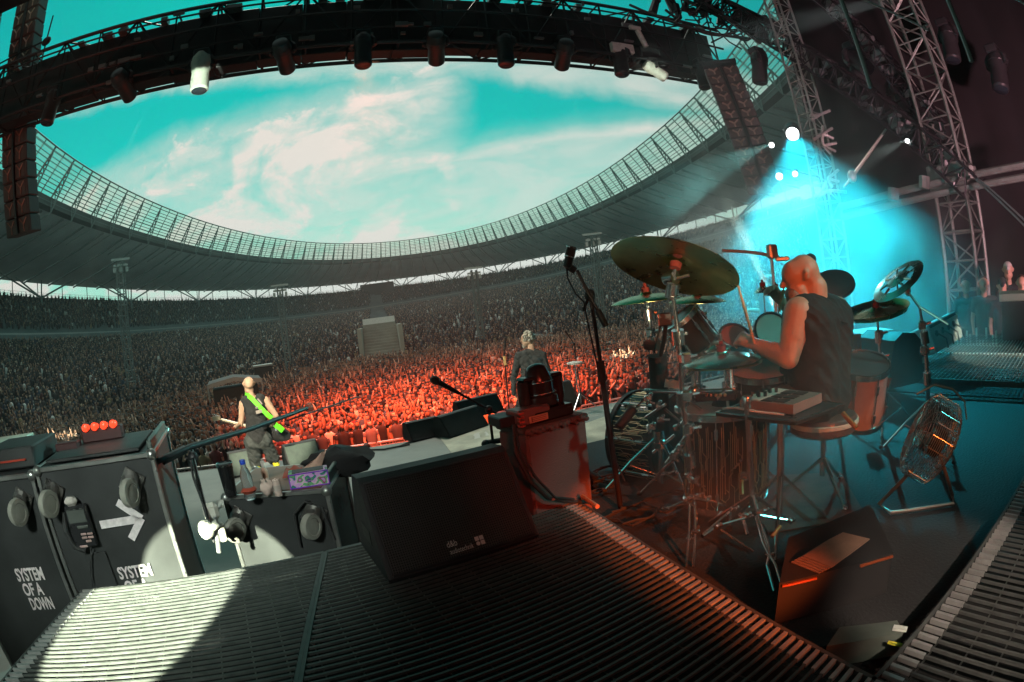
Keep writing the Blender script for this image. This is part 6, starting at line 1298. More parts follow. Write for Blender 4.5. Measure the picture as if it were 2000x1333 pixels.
def drum(label, c, axis, R_, L_, shell, headm, lugs=8, name='tom_drum', cat='drum', rim=CHROME, both=True, circuits=0):
    c = Vector(c); axis = Vector(axis).normalized(); M4 = look(c, c + axis); t = thing(name, label, cat, c)
    m = MB(); m.lathe([(R_, -L_), (R_, -.004)], 40, M4); sh = m.build('shell', shell, t, smooth=40)
    m = MB(); m.lathe([(R_ + .002, -.002), (R_ * .98, .004), (.0001, .004)], 40, M4); m.build('head', headm, t, smooth=40)
    if both: m = MB(); m.lathe([(R_ + .002, -L_), (R_ * .98, -L_ - .004), (.0001, -L_ - .004)], 40, M4); m.build('bottom_head', HEADD, t, smooth=40)
    for z, nm in ((.0, 'hoop'), (-L_, 'hoop')): m = MB(); m.lathe([(R_ + .004, z - .018), (R_ + .012, z - .018), (R_ + .012, z + .012), (R_ + .004, z + .014)], 40, M4, closed=True); m.build(nm, rim, t, smooth=40)
    for k in range(lugs):
        a = k * 2 * PI / lugs + .2; m = MB(); p = lambda z, rr=.012: M4 @ Vector(((R_ + rr) * math.cos(a), (R_ + rr) * math.sin(a), z)); m.tube([p(.008), p(-L_ - .004)], .0035, 5); m.tube([p(-.05), p(-min(.10, L_ * .45))], .010, 6)
        if L_ > .15: m.tube([p(-L_ + .05), p(-L_ + .10)], .010, 6)
        m.build('lug', CHROME, t)
    if circuits:
        rr = random.Random(circuits); m = MB(); a = 0
        while a < 2 * PI:
            z = -rr.uniform(.02, L_ * .25); w = a; P_ = [(w, z)]
            while z > -L_ * rr.uniform(.6, .97):
                dz = rr.choice([.04, .07, .11]); z2 = max(z - dz, -L_ * .97); P_.append((w, z2)); z = z2
                if rr.random() < .5: s_ = rr.choice([-1, 1]) * .018 / R_; w += s_; z -= .018; P_.append((w, z))
            pts = [M4 @ Vector(((R_ + .0015) * math.cos(q), (R_ + .0015) * math.sin(q), max(h, -L_ * .985))) for q, h in P_]; m.tube(pts, .0017, 4)
            if rr.random() < .55: m.ball(pts[-1], .0042, 6, 4)
            a += rr.choice([.010, .010, .011, .026]) / R_ * .9
        m.build('circuit_lines', mat('circuit_copper', (.46, .38, .22), .35, .5), t)
    return t, M4
HEADR = mat('drum_head_red', (.30, .11, .09), .5)
axk = E2
drum('bass drum with dark circuit patterned front, its near side hidden by stands', PD(1246, 850, 3.45) + E2 * .02, (E2 * .92 - E1 * .30), .285, .34, SHELL, HEADD, 8, 'bass_drum', 'bass drum', BLACKM, circuits=3)
ftc = PD(1446, 800, 2.55); drum('big floor drum covered in copper circuit board lines in the middle of the kit', Vector((ftc.x, ftc.y, KIT + .545)) + E2 * .12, (0, 0, 1), .215, .47, SHELL, HEADSK, 8, 'floor_drum', 'drum', CHROME, circuits=5)
drum('coated snare drum left of the arm of the drummer', PD(1489, 722, 2.78), (nrm(PD(1490, 720, 2.78), -.16, .02)), .178, .15, SHELL, HEADSK, 10, 'snare_drum', 'snare drum')
drum('black tom drum tilted on its side with chrome lugs, beside the crash stand', PD(1328, 622, 3.2), (-(Vector(RT)) * .55 + Vector((0, 0, .75))), .115, .22, SHELL, HEADD, 6)
drum('small tom drum with a reddish head facing us below the drumstick', PD(1436, 658, 3.25), (Vector((0, 0, .75)) - Vector(FW) * .75), .092, .18, SHELL, HEADR, 6)
drum('tom drum with a pink head just left of the drummer', PD(1508, 645, 3.05), (Vector((0, 0, .35)) - Vector(FW) * .9 - Vector(RT) * .25), .095, .18, SHELL, HEADSK, 6)
drum('floor tom with a dark head and pinkish shell right of the drummer', PD(1686, 712, 2.95), nrm(PD(1690, 710, 2.9), -.30, .12), .155, .32, SHELLP, HEADD, 8, 'floor_tom')
# rack bar, joints, arms
t = thing('rack_bar', 'pale horizontal rack bar with round joints across the front of the kit', 'drum rack', PD(1350, 766, 2.6)); MB().tube([PD(1263, 764, 2.75), PD(1350, 766, 2.6), PD(1432, 763, 2.52)], .012, 10).build('bar', CHROME, t, smooth=40)
for px, py in ((1356, 764), (1430, 760)): p = PD(px, py, 2.55); MB().ball(p, (.030, .028, .032), 14, 9).tube([p, p + Vector((0, 0, .10))], .012, 8).tube([p + Vector((0, 0, .03)), PD(px - 30, py + 20, 2.5)], .008, 6).build('ball_joint', CHROME, t, smooth=40)
m = MB(); p = PD(1432, 740, 2.53); m.tube([PD(1430, 760, 2.53), PD(1428, 715, 2.55)], .010, 8); m.build('upright_rod', CHROME, t)
t = thing('pedal_row', 'row of small bright adjusting knobs above the floor drum', 'control knobs', PD(1400, 772, 2.5)); MB().box(PD(1398, 776, 2.52), (.20, .03, .035), R(-30), bev=.006).build('knob_rail', BLACKM, t)
for k in range(5): p = PD(1380 + 9 * k, 772, 2.49); MB().ball(p, .009, 8, 6).build('knob', mat('knob_orange', (.7, .3, .14), .25, .8), t, smooth=True)
t = thing('double_boom', 'crossed chrome arms holding the clamps left of the floor drum', 'boom arm', PD(1335, 860, 2.6))
rr = random.Random(21)
for (a, b, r_) in (((1318, 850), (1275, 885), .008), ((1300, 800), (1345, 838), .007), ((1368, 800), (1340, 780), .008), ((1390, 830), (1352, 860), .007), ((1300, 905), (1340, 850), .006), ((1262, 815), (1300, 790), .007), ((1330, 745), (1360, 720), .010), ((1375, 700), (1340, 735), .008)):
    MB().tube([PD(*a, 2.55 + rr.uniform(-.06, .1)), PD(*b, 2.5)], r_, 8).build('arm', CHROME, t)
for px, py in ((1266, 778), (1284, 792), (1272, 835), (1321, 836), (1327, 875), (1358, 842), (1326, 800), (1290, 820), (1345, 930), (1366, 935), (1356, 938), (1316, 890), (1288, 870), (1448, 880), (1466, 900), (1455, 928), (1440, 905), (1468, 798)):
    p = PD(px, py, 2.42 + rr.uniform(0, .12)); m = MB(); s_ = rr.uniform(.7, 1.2); m.box(p, (.045 * s_, .03 * s_, .035 * s_), rr.uniform(0, 3), bev=.007); m.tube([p, p + Vector((rr.uniform(-.05, .05), rr.uniform(-.05, 0), rr.uniform(-.03, .05)))], .007, 6); m.ball(p + Vector((.01, -.02, .02)), .013 * s_, 8, 5); m.build('clamp', CHROME, t, smooth=30)
# black column with cloth and the camera box
t = thing('accessory_column', 'thick black cloth wrapped column between the two left stands', 'column', PZ(1288, 900, KIT)); MB().tube([PZ(1296, 905, KIT), PD(1290, 800, 2.85), PD(1284, 695, 2.82)], [.05, .048, .052], 12).build('wrapped_post', VEST, t, smooth=40)
c = PD(1299, 624, 2.72); t = thing('action_camera_box', 'small black square camera box on an arm left of the crash stand', 'camera', c); az_ = math.atan2(c.y, c.x) - PI / 2; MB().box(c, (.072, .05, .066), az_, bev=.006).build('box_body', BLACK, t); MB().box(c - Vector((.034, 0, 0)), (.006, .045, .06), az_, bev=.002).build('side_strip', mat('strip_red', (.4, .06, .03), .4), t); MB().tube([c - Vector((0, 0, .03)), PD(1297, 665, 2.76), PD(1290, 695, 2.8)], .012, 8).build('arm', BLACKM, t); MB().tube([c + Vector((-.02, .03, -.03)), PD(1282, 668, 2.8), PD(1278, 690, 2.8)], .005, 6).build('cable', RUBBER, t)
p = PD(1262, 674, 2.9); tag(MB().tube([p, PD(1285, 676, 2.85)], .028, 10).build('red_grip', mat('grip_red', (.14, .04, .03), .6), smooth=30), 'short dark red grip clamped on the left stand', 'grip')
tag(MB().tube([PD(1292, 725, 2.9), PD(1258, 780, 2.86), PD(1236, 803, 2.84)], .006, 6).build('counterweight_rod', CHROME), 'thin chrome rod leading down to the black counterweight', 'rod')
tag(MB().lathe([(.020, 0), (.027, .006), (.028, .13), (.022, .137)], 14, look(PD(1238, 797, 2.84), PD(1212, 830, 2.80))).build('counterweight', BLACK, smooth=35), 'black cylindrical counterweight hanging over the edge of the bass drum', 'counterweight')
sheet([PD(1297, 757, 2.62), PD(1328, 760, 2.56), PD(1326, 744, 2.66), PD(1300, 741, 2.72)], 5, 'song_sheet', mat('paper', (.6, .6, .55), .8), 'white printed song sheet lying left of the crash stand', 'paper', .002, .003)
# board with the electronic pad
b0 = [PD(1398, 806, 2.30), PD(1552, 822, 2.06), PD(1650, 790, 2.32), PD(1500, 772, 2.62)]; zb_ = sum(v.z for v in b0) / 4; b0 = [Vector((v.x, v.y, zb_)) for v in b0]
t = thing('pad_board', 'dark flat board carrying the electronic drum pad next to the drummer', 'board', sum(b0, Vector()) / 4); MB().slab([(v.x, v.y) for v in b0], zb_ - .014, zb_).build('board_plate', mat('board_dark', (.03, .045, .05), .3), t)
m = MB()
for i in range(4): a, b = b0[i], b0[(i + 1) % 4]; m.tube([a + Vector((0, 0, .002)), b + Vector((0, 0, .002))], .004, 5)
m.build('board_edge', CHROME, t); cx = sum(b0, Vector()) / 4; m = MB(); m.tube([Vector((cx.x, cx.y, zb_ - .014)), Vector((cx.x, cx.y, KIT + .03))], .017, 10); m.build('board_post', CHROME, t)
for k in range(3): a = k * 2.1; m = MB(); e = Vector((cx.x + .28 * math.cos(a), cx.y + .28 * math.sin(a), KIT + .012)); m.tube([Vector((cx.x, cx.y, KIT + .30)), e], .009, 6); m.build('leg', CHROME, t)
p0 = [b0[0].lerp(b0[2], .14) + (b0[1] - b0[0]) * .02, None, None, None]; u_ = (b0[1] - b0[0]).normalized(); v_ = (b0[3] - b0[0]).normalized(); Lu, Lv = (b0[1] - b0[0]).length, (b0[3] - b0[0]).length; B_ = lambda u, v, z: b0[0] + u_ * (u * Lu) + v_ * (v * Lv) + Vector((0, 0, z))
t = thing('electronic_pad', 'electronic drum pad with small black knobs and a pale left side', 'electronic pad', B_(.5, .5, 0)); quad_ = [B_(.16, .22, 0), B_(.86, .20, 0), B_(.88, .78, 0), B_(.20, .86, 0)]
MB().slab([(q_.x, q_.y) for q_ in quad_], zb_ + .004, zb_ + .045).build('pad_body', mat('pad_body', (.26, .20, .18), .4, var=.15), t)
MB().slab([(q_.x, q_.y) for q_ in (B_(.17, .25, 0), B_(.40, .24, 0), B_(.43, .80, 0), B_(.21, .83, 0))], zb_ + .045, zb_ + .049).build('control_panel', mat('panel_pale', (.60, .62, .55), .35), t)
for k in range(8): p = B_(.22 + .05 * (k % 4), .36 + .22 * (k // 4) + .05 * (k % 2), .049); MB().tube([p, p + Vector((0, 0, .022))], .008, 8).build('knob', BLACK, t)
m = MB()
for i in range(2):
    for j in range(3): p = B_(.50 + .16 * i, .30 + .19 * j, .0); m.box(Vector((p.x, p.y, zb_ + .047)), (.058, .058, .006), math.atan2(u_.y, u_.x), bev=.003)
m.build('rubber_pads', RUBBER, t)
p = PD(1459, 795, 2.2); t = thing('board_clamp', 'bright ring clamp on the front edge of the pad board', 'clamp', p); m = MB(); m.lathe([(.012, 0), (.020, .0), (.022, .01), (.022, .04), (.020, .045), (.012, .045)], 16, Matrix.Translation(p), closed=True); m.build('ring', CHROME, t, smooth=35); m = MB(); m.tube([p, PD(1464, 880, 2.22), PD(1470, 990, 2.3)], .013, 10); m.build('clamp_post', CHROME, t); m = MB(); [m.tube([PD(1470, 965, 2.28), PZ(x, y, KIT + .012)], .008, 6) for x, y in ((1385, 1020), (1545, 1020), (1500, 1075))]; m.build('legs', CHROME, t)
tag(MB().tube([B_(.02, .1, .01), B_(.25, .02, .03), B_(.55, .04, .02), B_(.8, .12, .01)], .005, 6).build('pad_cable', mat('cable_pale', (.6, .6, .56), .5), smooth=True), 'pale cable lying along the front edge of the pad board', 'cable')
# tripod legs and pedal hardware on the riser in front
t = thing('stand_tripod', 'low chrome tripod with orange lit joints on the dark riser, left one', 'tripod base', PZ(1357, 1060, KIT)); t2 = thing('stand_tripod', 'low chrome tripod with orange lit joints on the dark riser, right one', 'tripod base', PZ(1480, 1090, KIT))
def leg_l(tt, pts, r=.008): MB().tube([PD(x, y, d) for x, y, d in pts], r, 8).build('leg', CHROME, tt)
def joint(tt, x, y, d, s_=1.0): p = PD(x, y, d); MB().box(p, (.04 * s_, .025 * s_, .03 * s_), rr.uniform(0, 3), bev=.006).ball(p + Vector((.012, -.012, .008)), .013 * s_, 8, 5).build('joint', CHROME, tt, smooth=30)
leg_l(t, [(1355, 972, 2.30), (1300, 996, 2.35)]); leg_l(t, [(1355, 972, 2.30), (1385, 978, 2.4), (1434, 994, 2.45)]); leg_l(t, [(1348, 985, 2.28), (1346, 1040, 2.15), (1340, 1108, 2.02)], .006); leg_l(t, [(1358, 982, 2.28), (1358, 1035, 2.15), (1354, 1108, 2.02)], .006)
for x, y in ((1338, 976), (1352, 972), (1366, 968), (1380, 973), (1298, 996), (1434, 994), (1357, 1040), (1345, 1055)): joint(t, x, y, 2.28 if y < 1000 else 2.14, .8)
leg_l(t2, [(1470, 1008, 2.25), (1400, 1028, 2.1), (1372, 1048, 2.0)]); leg_l(t2, [(1478, 1006, 2.25), (1543, 1018, 2.3)]); leg_l(t2, [(1476, 1010, 2.2), (1490, 1060, 2.0), (1502, 1085, 1.92), (1498, 1105, 1.86), (1512, 1155, 1.75)], .006); leg_l(t2, [(1482, 1010, 2.2), (1500, 1062, 2.0), (1503, 1085, 1.92), (1515, 1105, 1.86), (1526, 1142, 1.76)], .006); leg_l(t2, [(1450, 1008, 2.25), (1460, 1045, 2.15)]); leg_l(t2, [(1408, 1035, 2.1), (1472, 1078, 2.0)], .005); leg_l(t2, [(1430, 995, 2.3), (1372, 1045, 2.05)], .006)
for x, y in ((1446, 1008), (1458, 1006), (1482, 1000), (1492, 998), (1543, 1018), (1400, 1028), (1502, 1086)): joint(t2, x, y, 2.22 if y < 1025 else 1.95, .8)
tag(MB().tube([PD(1524, 1028, 2.05), PD(1508, 1048, 2.0)], .009, 8).build('short_rod', mat('rod_orange_lit', (.6, .22, .08), .4, .6)), 'short orange lit rod beside the right tripod', 'rod')  # the orange lamp light is put into the colour of these rods
tag(MB().tube([PD(1448, 938, 2.4), PD(1449, 966, 2.36)], .010, 8).build('short_rod', mat('rod_orange_lit', (.6, .22, .08), .4, .6)), 'short orange lit rod under the floor drum', 'rod')
tag(MB().tube([PD(1646, 807, 2.3), PD(1673, 837, 2.25)], .012, 8).build('short_rod', mat('rod_orange_lit', (.6, .22, .08), .4, .6)), 'short orange lit rod leaning right of the pad board', 'rod')
# microphones
MICD = mat('mic_dark', (.03, .03, .03), .4, .3); MICG = mat('mic_mesh', (.10, .06, .05), .4, .7, var=.3, bump=.4, bscale=400)
t = thing('mic_stand', 'tall black boom microphone stand in the middle foreground with a big red lit microphone', 'microphone stand', PZ(1212, 992, KIT)); q = lambda x, y, d=2.62: PD(x, y, d)
MB().tube([q(1212, 992, 2.72), q(1190, 840, 2.68), q(1174, 720, 2.65)], [.016, .0155, .014], 12).build('lower_tube', mat('stand_black', (.035, .025, .024), .35, .4), t, smooth=40); MB().tube([q(1176, 735, 2.65), q(1160, 620, 2.63), q(1152, 575, 2.62)], [.0105, .010, .010], 10).build('upper_tube', mat('stand_black', (.035, .025, .024), .35, .4), t, smooth=40); MB().tube([q(1176, 745, 2.65), q(1172, 705, 2.65)], .021, 12).build('clutch', BLACKM, t)
MB().tube([q(1127, 528, 2.58), q(1152, 578, 2.60), q(1182, 634, 2.62)], [.008, .009, .009], 10).build('boom', mat('stand_black', (.035, .025, .024), .35, .4), t); MB().lathe([(.013, 0), (.016, .004), (.016, .085), (.012, .09)], 12, look(q(1167, 606), q(1183, 636))).build('counterweight', BLACK, t, smooth=35); m = MB(); m.ball(q(1152, 577), (.028, .026, .032), 12, 8); m.tube([q(1152, 577), q(1141, 602)], .008, 6); m.box(q(1141, 604), (.02, .012, .02), .3, bev=.004); m.build('boom_joint', BLACKM, t, smooth=40)
c = q(1113, 505, 2.56); t2 = thing('microphone', 'large studio style microphone with a red lit body on top of the tall boom stand', 'microphone', c); ma = (q(1116, 484, 2.56) - q(1107, 522, 2.56)).normalized(); M4 = look(q(1107, 524, 2.56), q(1107, 524, 2.56) + ma)
MB().lathe([(.010, 0), (.019, .006), (.021, .018), (.021, .045), (.0215, .05)], 20, M4).build('mic_body', MICD, t2, smooth=40); MB().lathe([(.0225, .05), (.024, .055), (.024, .10), (.022, .106), (.0001, .108)], 20, M4).build('mic_basket', MICG, t2, smooth=35); m = MB(); [m.lathe([(.024, z), (.0252, z + .002), (.0252, z + .006), (.024, z + .008)], 20, M4, closed=True) for z in (.052, .098)]; m.build('basket_ring', CHROME, t2); m = MB(); m.tube([q(1108, 520), q(1124, 530)], .018, 10); m.build('clip', BLACKM, t2); tag(MB().tube([q(1107, 526, 2.57), q(1109, 545, 2.58), q(1125, 575, 2.59), q(1140, 590, 2.6), q(1150, 640, 2.62), q(1172, 740, 2.64), q(1192, 850, 2.66), q(1205, 905, 2.7), q(1220, 940, 2.8)], .0045, 6).build('mic_cable', RUBBER, smooth=True), 'thin black cable hanging from the big microphone down its stand', 'cable')
def thin_stand(label, foot, joint_, tip, r=.011, tripod=True, lab2='vocal microphone', base_z=KIT, mic=True):
    t = thing('mic_stand', label, 'microphone stand', foot); MB().tube([foot, joint_], [r, r * .8], 8).build('post', BLACKM, t); MB().tube([joint_ + (joint_ - tip) * .22, joint_, tip], r * .65, 8).build('boom', BLACKM, t); MB().ball(joint_, r * 2.2, 10, 6).build('joint', BLACKM, t)
    if tripod:
        for k in range(3): a = k * 2.1 + .3; MB().tube([foot + Vector((0, 0, .22)), foot + Vector((.27 * math.cos(a), .27 * math.sin(a), .012))], r * .8, 6).build('leg', BLACKM, t)
    if mic: d = (tip - joint_).normalized(); M4 = look(tip, tip + d); mm = thing('microphone', lab2, 'microphone', tip); MB().lathe([(.010, -.02), (.013, .0), (.017, .11), (.018, .13)], 14, M4).build('mic_body', MICD, mm, smooth=40); MB().lathe([(.020, .125), (.027, .145), (.027, .165), (.018, .185), (.0001, .19)], 14, M4).build('mic_basket', MICG, mm, smooth=40)
f = PD(966, 900, 3.4); thin_stand('black boom microphone stand behind the foreground monitor, pointing left', Vector((f.x, f.y, STG)), PD(955, 800, 3.35), PD(892, 766, 3.3), .012, True, 'round headed microphone at the end of the left pointing boom')
t = thing('stand_knob_bar', 'dark cross bar with knobs on the stand behind the foreground monitor', 'stand part', PD(965, 862, 3.35)); MB().tube([PD(946, 866, 3.36), PD(992, 858, 3.34)], .018, 8).build('bar', BLACKM, t); [MB().ball(PD(x, y, 3.33), .03, 10, 6).build('knob', BLACKM, t, smooth=True) for x, y in ((949, 868), (985, 858))]
f = PZ(998, 842, STG); d9 = math.hypot(f.x, f.y) - .35; thin_stand('thin upright microphone stand left of the curly haired musician', f, PD(985, 700, d9), PD(986, 680, d9), .016, True, 'black microphone on the thin upright stand by the curly haired musician')
tag(MB().box(PD(986, 705, d9 - .03), (.05, .03, .16), .1, bev=.004).build('pick_holder', mat('pick_orange', (.7, .45, .18), .5)), 'small orange pick holder on the thin upright stand', 'pick holder')
f = PZ(1130, 798, STG); d9 = math.hypot(f.x, f.y); t = thing('percussion_stand', 'chrome tripod stand with a small pale drum pad right of the curly haired musician', 'percussion stand', f); c = PD(1122, 710, d9)
MB().tube([PZ(1136, 795, STG) + Vector((0, 0, .12)), PD(1126, 745, d9), c], .016, 8).build('post', CHROME, t)
for x, y in ((1119, 809), (1164, 793), (1132, 790)): MB().tube([PD(1132, 770, d9), PZ(x, y, STG + .02)], .014, 6).build('leg', CHROME, t)
MB().lathe([(.10, -.02), (.16, -.015), (.165, .02), (.10, .035), (.0001, .04)], 20, Matrix.Translation(c)).build('pad', mat('pad_pale', (.5, .48, .44), .4), t, smooth=40); f2 = PD(1128, 700, d9 + .5); thin_stand('thin black microphone stand behind the small pale drum pad', Vector((f2.x, f2.y, STG)), PD(1121, 672, d9 + .5), PD(1113, 660, d9 + .5), .014, True, 'slim microphone with a pinkish tip behind the small pale drum pad')
# long black arm on the left, with its stand
t = thing('boom_pole', 'long dark boom pole crossing in front of the bald guitarist', 'boom pole', PD(390, 905, 3.4)); MB().tube([PD(300, 905, 3.0), PD(372, 873, 3.15), PD(490, 838, 3.5), PD(602, 797, 3.9)], [.018, .018, .016, .013], 10).build('pole', BLACKM, t, smooth=40); MB().tube([PD(318, 900, 3.05), PD(362, 878, 3.15)], .026, 10).build('grip', BLACK, t, smooth=40); MB().lathe([(.022, 0), (.030, .01), (.032, .05), (.02, .06)], 14, look(PD(598, 798, 3.9), PD(612, 794, 3.95))).build('tip_lamp', mat('tip_red', (.5, .10, .06), .3), t, smooth=35); MB().tube([PD(560, 822, 3.8), PD(700, 775, 4.4)], .006, 5).build('wire', RUBBER, t)
MB().tube([PD(374, 880, 3.1), PD(392, 960, 2.9), PD(415, 1040, 2.75)], .012, 8).build('support_tube', CHROME, t); MB().tube([PD(370, 880, 3.1), PD(377, 930, 3.0), PD(397, 985, 2.85), PD(418, 1060, 2.7)], .008, 6).build('cable', RUBBER, t); MB().ball(PD(377, 893, 3.08), .034, 12, 7).build('pivot', BLACKM, t, smooth=True)
# overhead boom, mics in the blue light
tag(MB().tube([PD(1409, 490, 3.6), PD(1455, 492, 3.7), PD(1502, 498, 3.8)], .011, 8).tube([PD(1506, 500, 3.8), PD(1520, 700, 3.75)], .010, 8).box(PD(1508, 492, 3.8), (.09, .05, .10), .4, bev=.01).box(PD(1528, 506, 3.8), (.10, .03, .03), -.4, bev=.006).build('overhead_boom', mat('pale_metal', (.6, .62, .6), .35, .6), smooth=30), 'overhead microphone boom in the blue light left of the head of the drummer', 'boom stand')
tag(MB().tube([Vector((PD(1628, 560, 3.9).x, PD(1628, 560, 3.9).y, KIT)), PD(1628, 560, 3.9) + Vector((0, 0, .01))], .012, 8).lathe([(.16, 0), (.17, .01), (.165, .03)], 26, look(PD(1628, 560, 3.9), PD(1628, 560, 3.9) + Vector((-.4, -.5, .9)))).build('gong_drum', mat('gong_blue', (.25, .30, .32), .5), smooth=40), 'dull round drum head behind the shoulder of the drummer', 'drum')
# fan
fc = PD(1818, 858, 2.62); _v = Vector((fc.x, fc.y, 0)).normalized(); _r = _v.cross(Vector((0, 0, 1))); fa = (_r * -.84 + Vector((0, 0, .48)) - _v * .16).normalized(); fu = thing('floor_fan', 'round wire cage floor fan tilted back on the dark riser, glowing orange', 'fan', fc); MF = look(fc, fc + fa); FR = .205; WIRE = mat('fan_wire', (.42, .42, .40), .3, .9)
for k in range(16):
    z = -.085 + .17 * k / 15; e = abs(z) / .085; r_ = FR * (1 - .16 * max(0, e - .72) / .28); m = MB(); m.ring(MF @ Vector((0, 0, z)), r_, .0022, MF, 40, 5); m.build('cage_ring', WIRE, fu)
for sgn in (-1, 1):
    for k in range(7): m = MB(); m.ring(MF @ Vector((0, 0, sgn * (.088 + .010 * (1 - k / 7)))), FR * (.15 + .10 * k), .0019, MF, 32, 4); m.build('cage_ring', WIRE, fu)
m = MB()
for k in range(22):
    a = k * 2 * PI / 22; P_ = lambda r, z: MF @ Vector((r * math.cos(a), r * math.sin(a), z)); m.tube([P_(.03, .10), P_(FR * .84, .088), P_(FR, .06), P_(FR, -.06), P_(FR * .84, -.088), P_(.03, -.10)], .0021, 4)
m.build('cage_spokes', WIRE, fu); m = MB(); m.lathe([(.055, -.075), (.07, -.06), (.07, .03), (.045, .05), (.0001, .055)], 20, MF); m.build('motor', BLACKM, fu, smooth=40)
for k in range(3): a = k * 2.09; m = MB(); A = lambda r, w, z: MF @ Vector((r * math.cos(a + w), r * math.sin(a + w), z)); m.quad(A(.05, -.35, .045), A(.18, -.30, .035), A(.185, .38, .065), A(.05, .4, .055)); m.build('blade', mat('blade_grey', (.12, .11, .10), .35), fu)
m = MB(); m.lathe([(FR * .995, -.03), (FR * .999, -.028), (FR * .999, .028), (FR * .995, .03)], 40, MF, closed=True); 
m = MB(); A = lambda w, z: MF @ Vector((FR * .97 * math.cos(w), FR * .97 * math.sin(w), z)); w0 = None
best = max(range(64), key=lambda i: (A(i * PI / 32, 0) - fc).dot(Vector(CAM) - fc + Vector(RT) * .2 - Vector(UP) * .25)); w0 = best * PI / 32
m.build('badge', BLACK, fu) if m.v else None
fb = PZ(1850, 985, KIT); MB().tube([fc + Vector(RT) * .02 + fa * -.02 - Vector((0, 0, .02)), PZ(1860, 968, KIT + .02), PZ(1862, 984, KIT + .015), PZ(1740, 1002, KIT + .015), PZ(1716, 985, KIT + .015), fc - Vector((.12, .0, .12))], .011, 8).build('tube_foot', mat('fan_tube', (.30, .22, .18), .4, .7), fu, smooth=40)
tag(MB().tube([PD(1790, 770, 2.9), PD(1825, 752, 2.95), PD(1860, 760, 2.95), PD(1884, 785, 2.9), PD(1888, 820, 2.85)], .005, 6).build('fan_cable', mat('cable_tan', (.30, .20, .12), .5), smooth=True), 'thin tan cable arching over the floor fan', 'cable')
# big wedge and lit boxes behind the drummer
GREEN = mat('monitor_side', (.045, .06, .06), .7, var=.2); pc = PD(1795, 735, 4.7); base = Vector((pc.x, pc.y, DCK + .002)); ang = R(-30); t = thing('floor_monitor', 'big dark floor monitor seen from the side on the far grating deck behind the drummer', 'floor monitor', base, ang)
s0 = PD(1735, 715, 4.7); u = Vector(RT); u.z = 0; u.normalize(); o = Vector((s0.x, s0.y, DCK + .002)); back = Vector((-u.y, u.x, 0)); Wd = (PD(1848, 700, 4.7) - PD(1735, 715, 4.7)).length
pf = [(0, .0), (.0, .12), (.09, .40), (.20, .46), (.36, .44), (.50, .32), (Wd, .14), (Wd - .03, .08), (Wd - .16, .0)]; m = MB(); n = len(pf); vs = [o + u * x + Vector((0, 0, z)) for x, z in pf] + [o + u * x + Vector((0, 0, z)) + back * .55 for x, z in pf]; m.add(vs, [tuple(range(n)), tuple(range(2 * n - 1, n - 1, -1))] + [(i, i + n, (i + 1) % n + n, (i + 1) % n) for i in range(n)]); m.build('cabinet', GREEN, t)
MB().box(o + u * (Wd - .09) + Vector((0, 0, .19)) - back * .01, (.05, .01, .05), math.atan2(u.y, u.x), bev=.004).build('corner_badge', mat('badge_pale', (.4, .45, .42), .5), t)
c = PD(1698, 692, 5.6); t = thing('white_lit_box', 'box with a dazzling white lit face behind the floor tom', 'box', Vector((c.x, c.y, DCK))); az_ = math.atan2(u.y, u.x); MB().box(Vector((c.x, c.y, c.z - .05)), (.34, .4, .52), az_ - .15, bev=.01).build('box_body', mat('white_lit_panel', (.8, .8, .76), .6), t); MB().box(Vector((c.x, c.y, c.z)) - u * .30 + Vector((0, 0, -.05)), (.22, .35, .36), az_ - .15, bev=.01).build('side_unit', mat('grey_blue', (.25, .32, .38), .5), t); MB().box(Vector((c.x, c.y, c.z + .225)) , (.40, .42, .03), az_ - .15, bev=.006).build('lid', mat('white_lit_panel2', (.7, .7, .66), .5), t)  # the white light on the face is put into the panel colour
c = PD(1828, 655, 6.2); t = thing('amplifier_rack', 'pale grey tilted equipment rack with sockets behind the big side-on monitor', 'equipment rack', Vector((c.x, c.y, DCK))); Mr = Matrix.Translation(c) @ Matrix.Rotation(az_ + .1, 4, 'Z') @ Matrix.Rotation(-.30, 4, 'X') @ Matrix.Rotation(-.16, 4, 'Y')
MB().box(c, (.62, .35, .30), M=Mr, bev=.01).build('rack_body', mat('rack_grey', (.34, .35, .33), .5, var=.2), t); m = MB(); [m.lathe([(.035, 0), (.03, .01)], 12, Mr @ Matrix.Translation((-.2 + .13 * k, -.176, .03)) @ Matrix.Rotation(PI / 2, 4, 'X')) for k in range(4)]; m.box(Mr @ Vector((0, -.178, .12)), (.58, .01, .03), M=Mr); m.build('sockets', BLACKM, t); m = MB(); [m.tube([Mr @ Vector((-.2 + .13 * k, -.19, .03)), Mr @ Vector((-.16 + .13 * k, -.26, -.06)), Mr @ Vector((-.1 + .13 * k, -.2, -.16))], .01, 5) for k in range(4)]; m.build('patch_cables', RUBBER, t)
tag(MB().box(PD(1672, 668, 4.4), (.07, .07, .13), .3, bev=.006).build('red_box', mat('red_plastic', (.55, .14, .08), .5)), 'small red box standing right of the back of the drummer', 'box')
m = MB(); t = thing('crowd_rail', 'metal rail fence with bright upright bars in front of the crew in the right wing', 'rail fence', PD(1945, 655, 8.3)); p0_, p1_ = PD(1870, 655, 8.3), PD(2030, 650, 7.9)
for k in range(26):
    f = k / 25; a = p0_.lerp(p1_, f); MB().tube([Vector((a.x, a.y, STG)), Vector((a.x, a.y, STG + 1.25 + .12 * math.sin(k * 2.3)))], .016, 6).build('rail_bar', mat('rail_pale', (.55, .58, .52), .4, .5), t)
[MB().tube([Vector((p0_.x, p0_.y, STG + z)), Vector((p1_.x, p1_.y, STG + z))], .02, 6).build('rail_beam', STEEL, t) for z in (1.1, .2)]
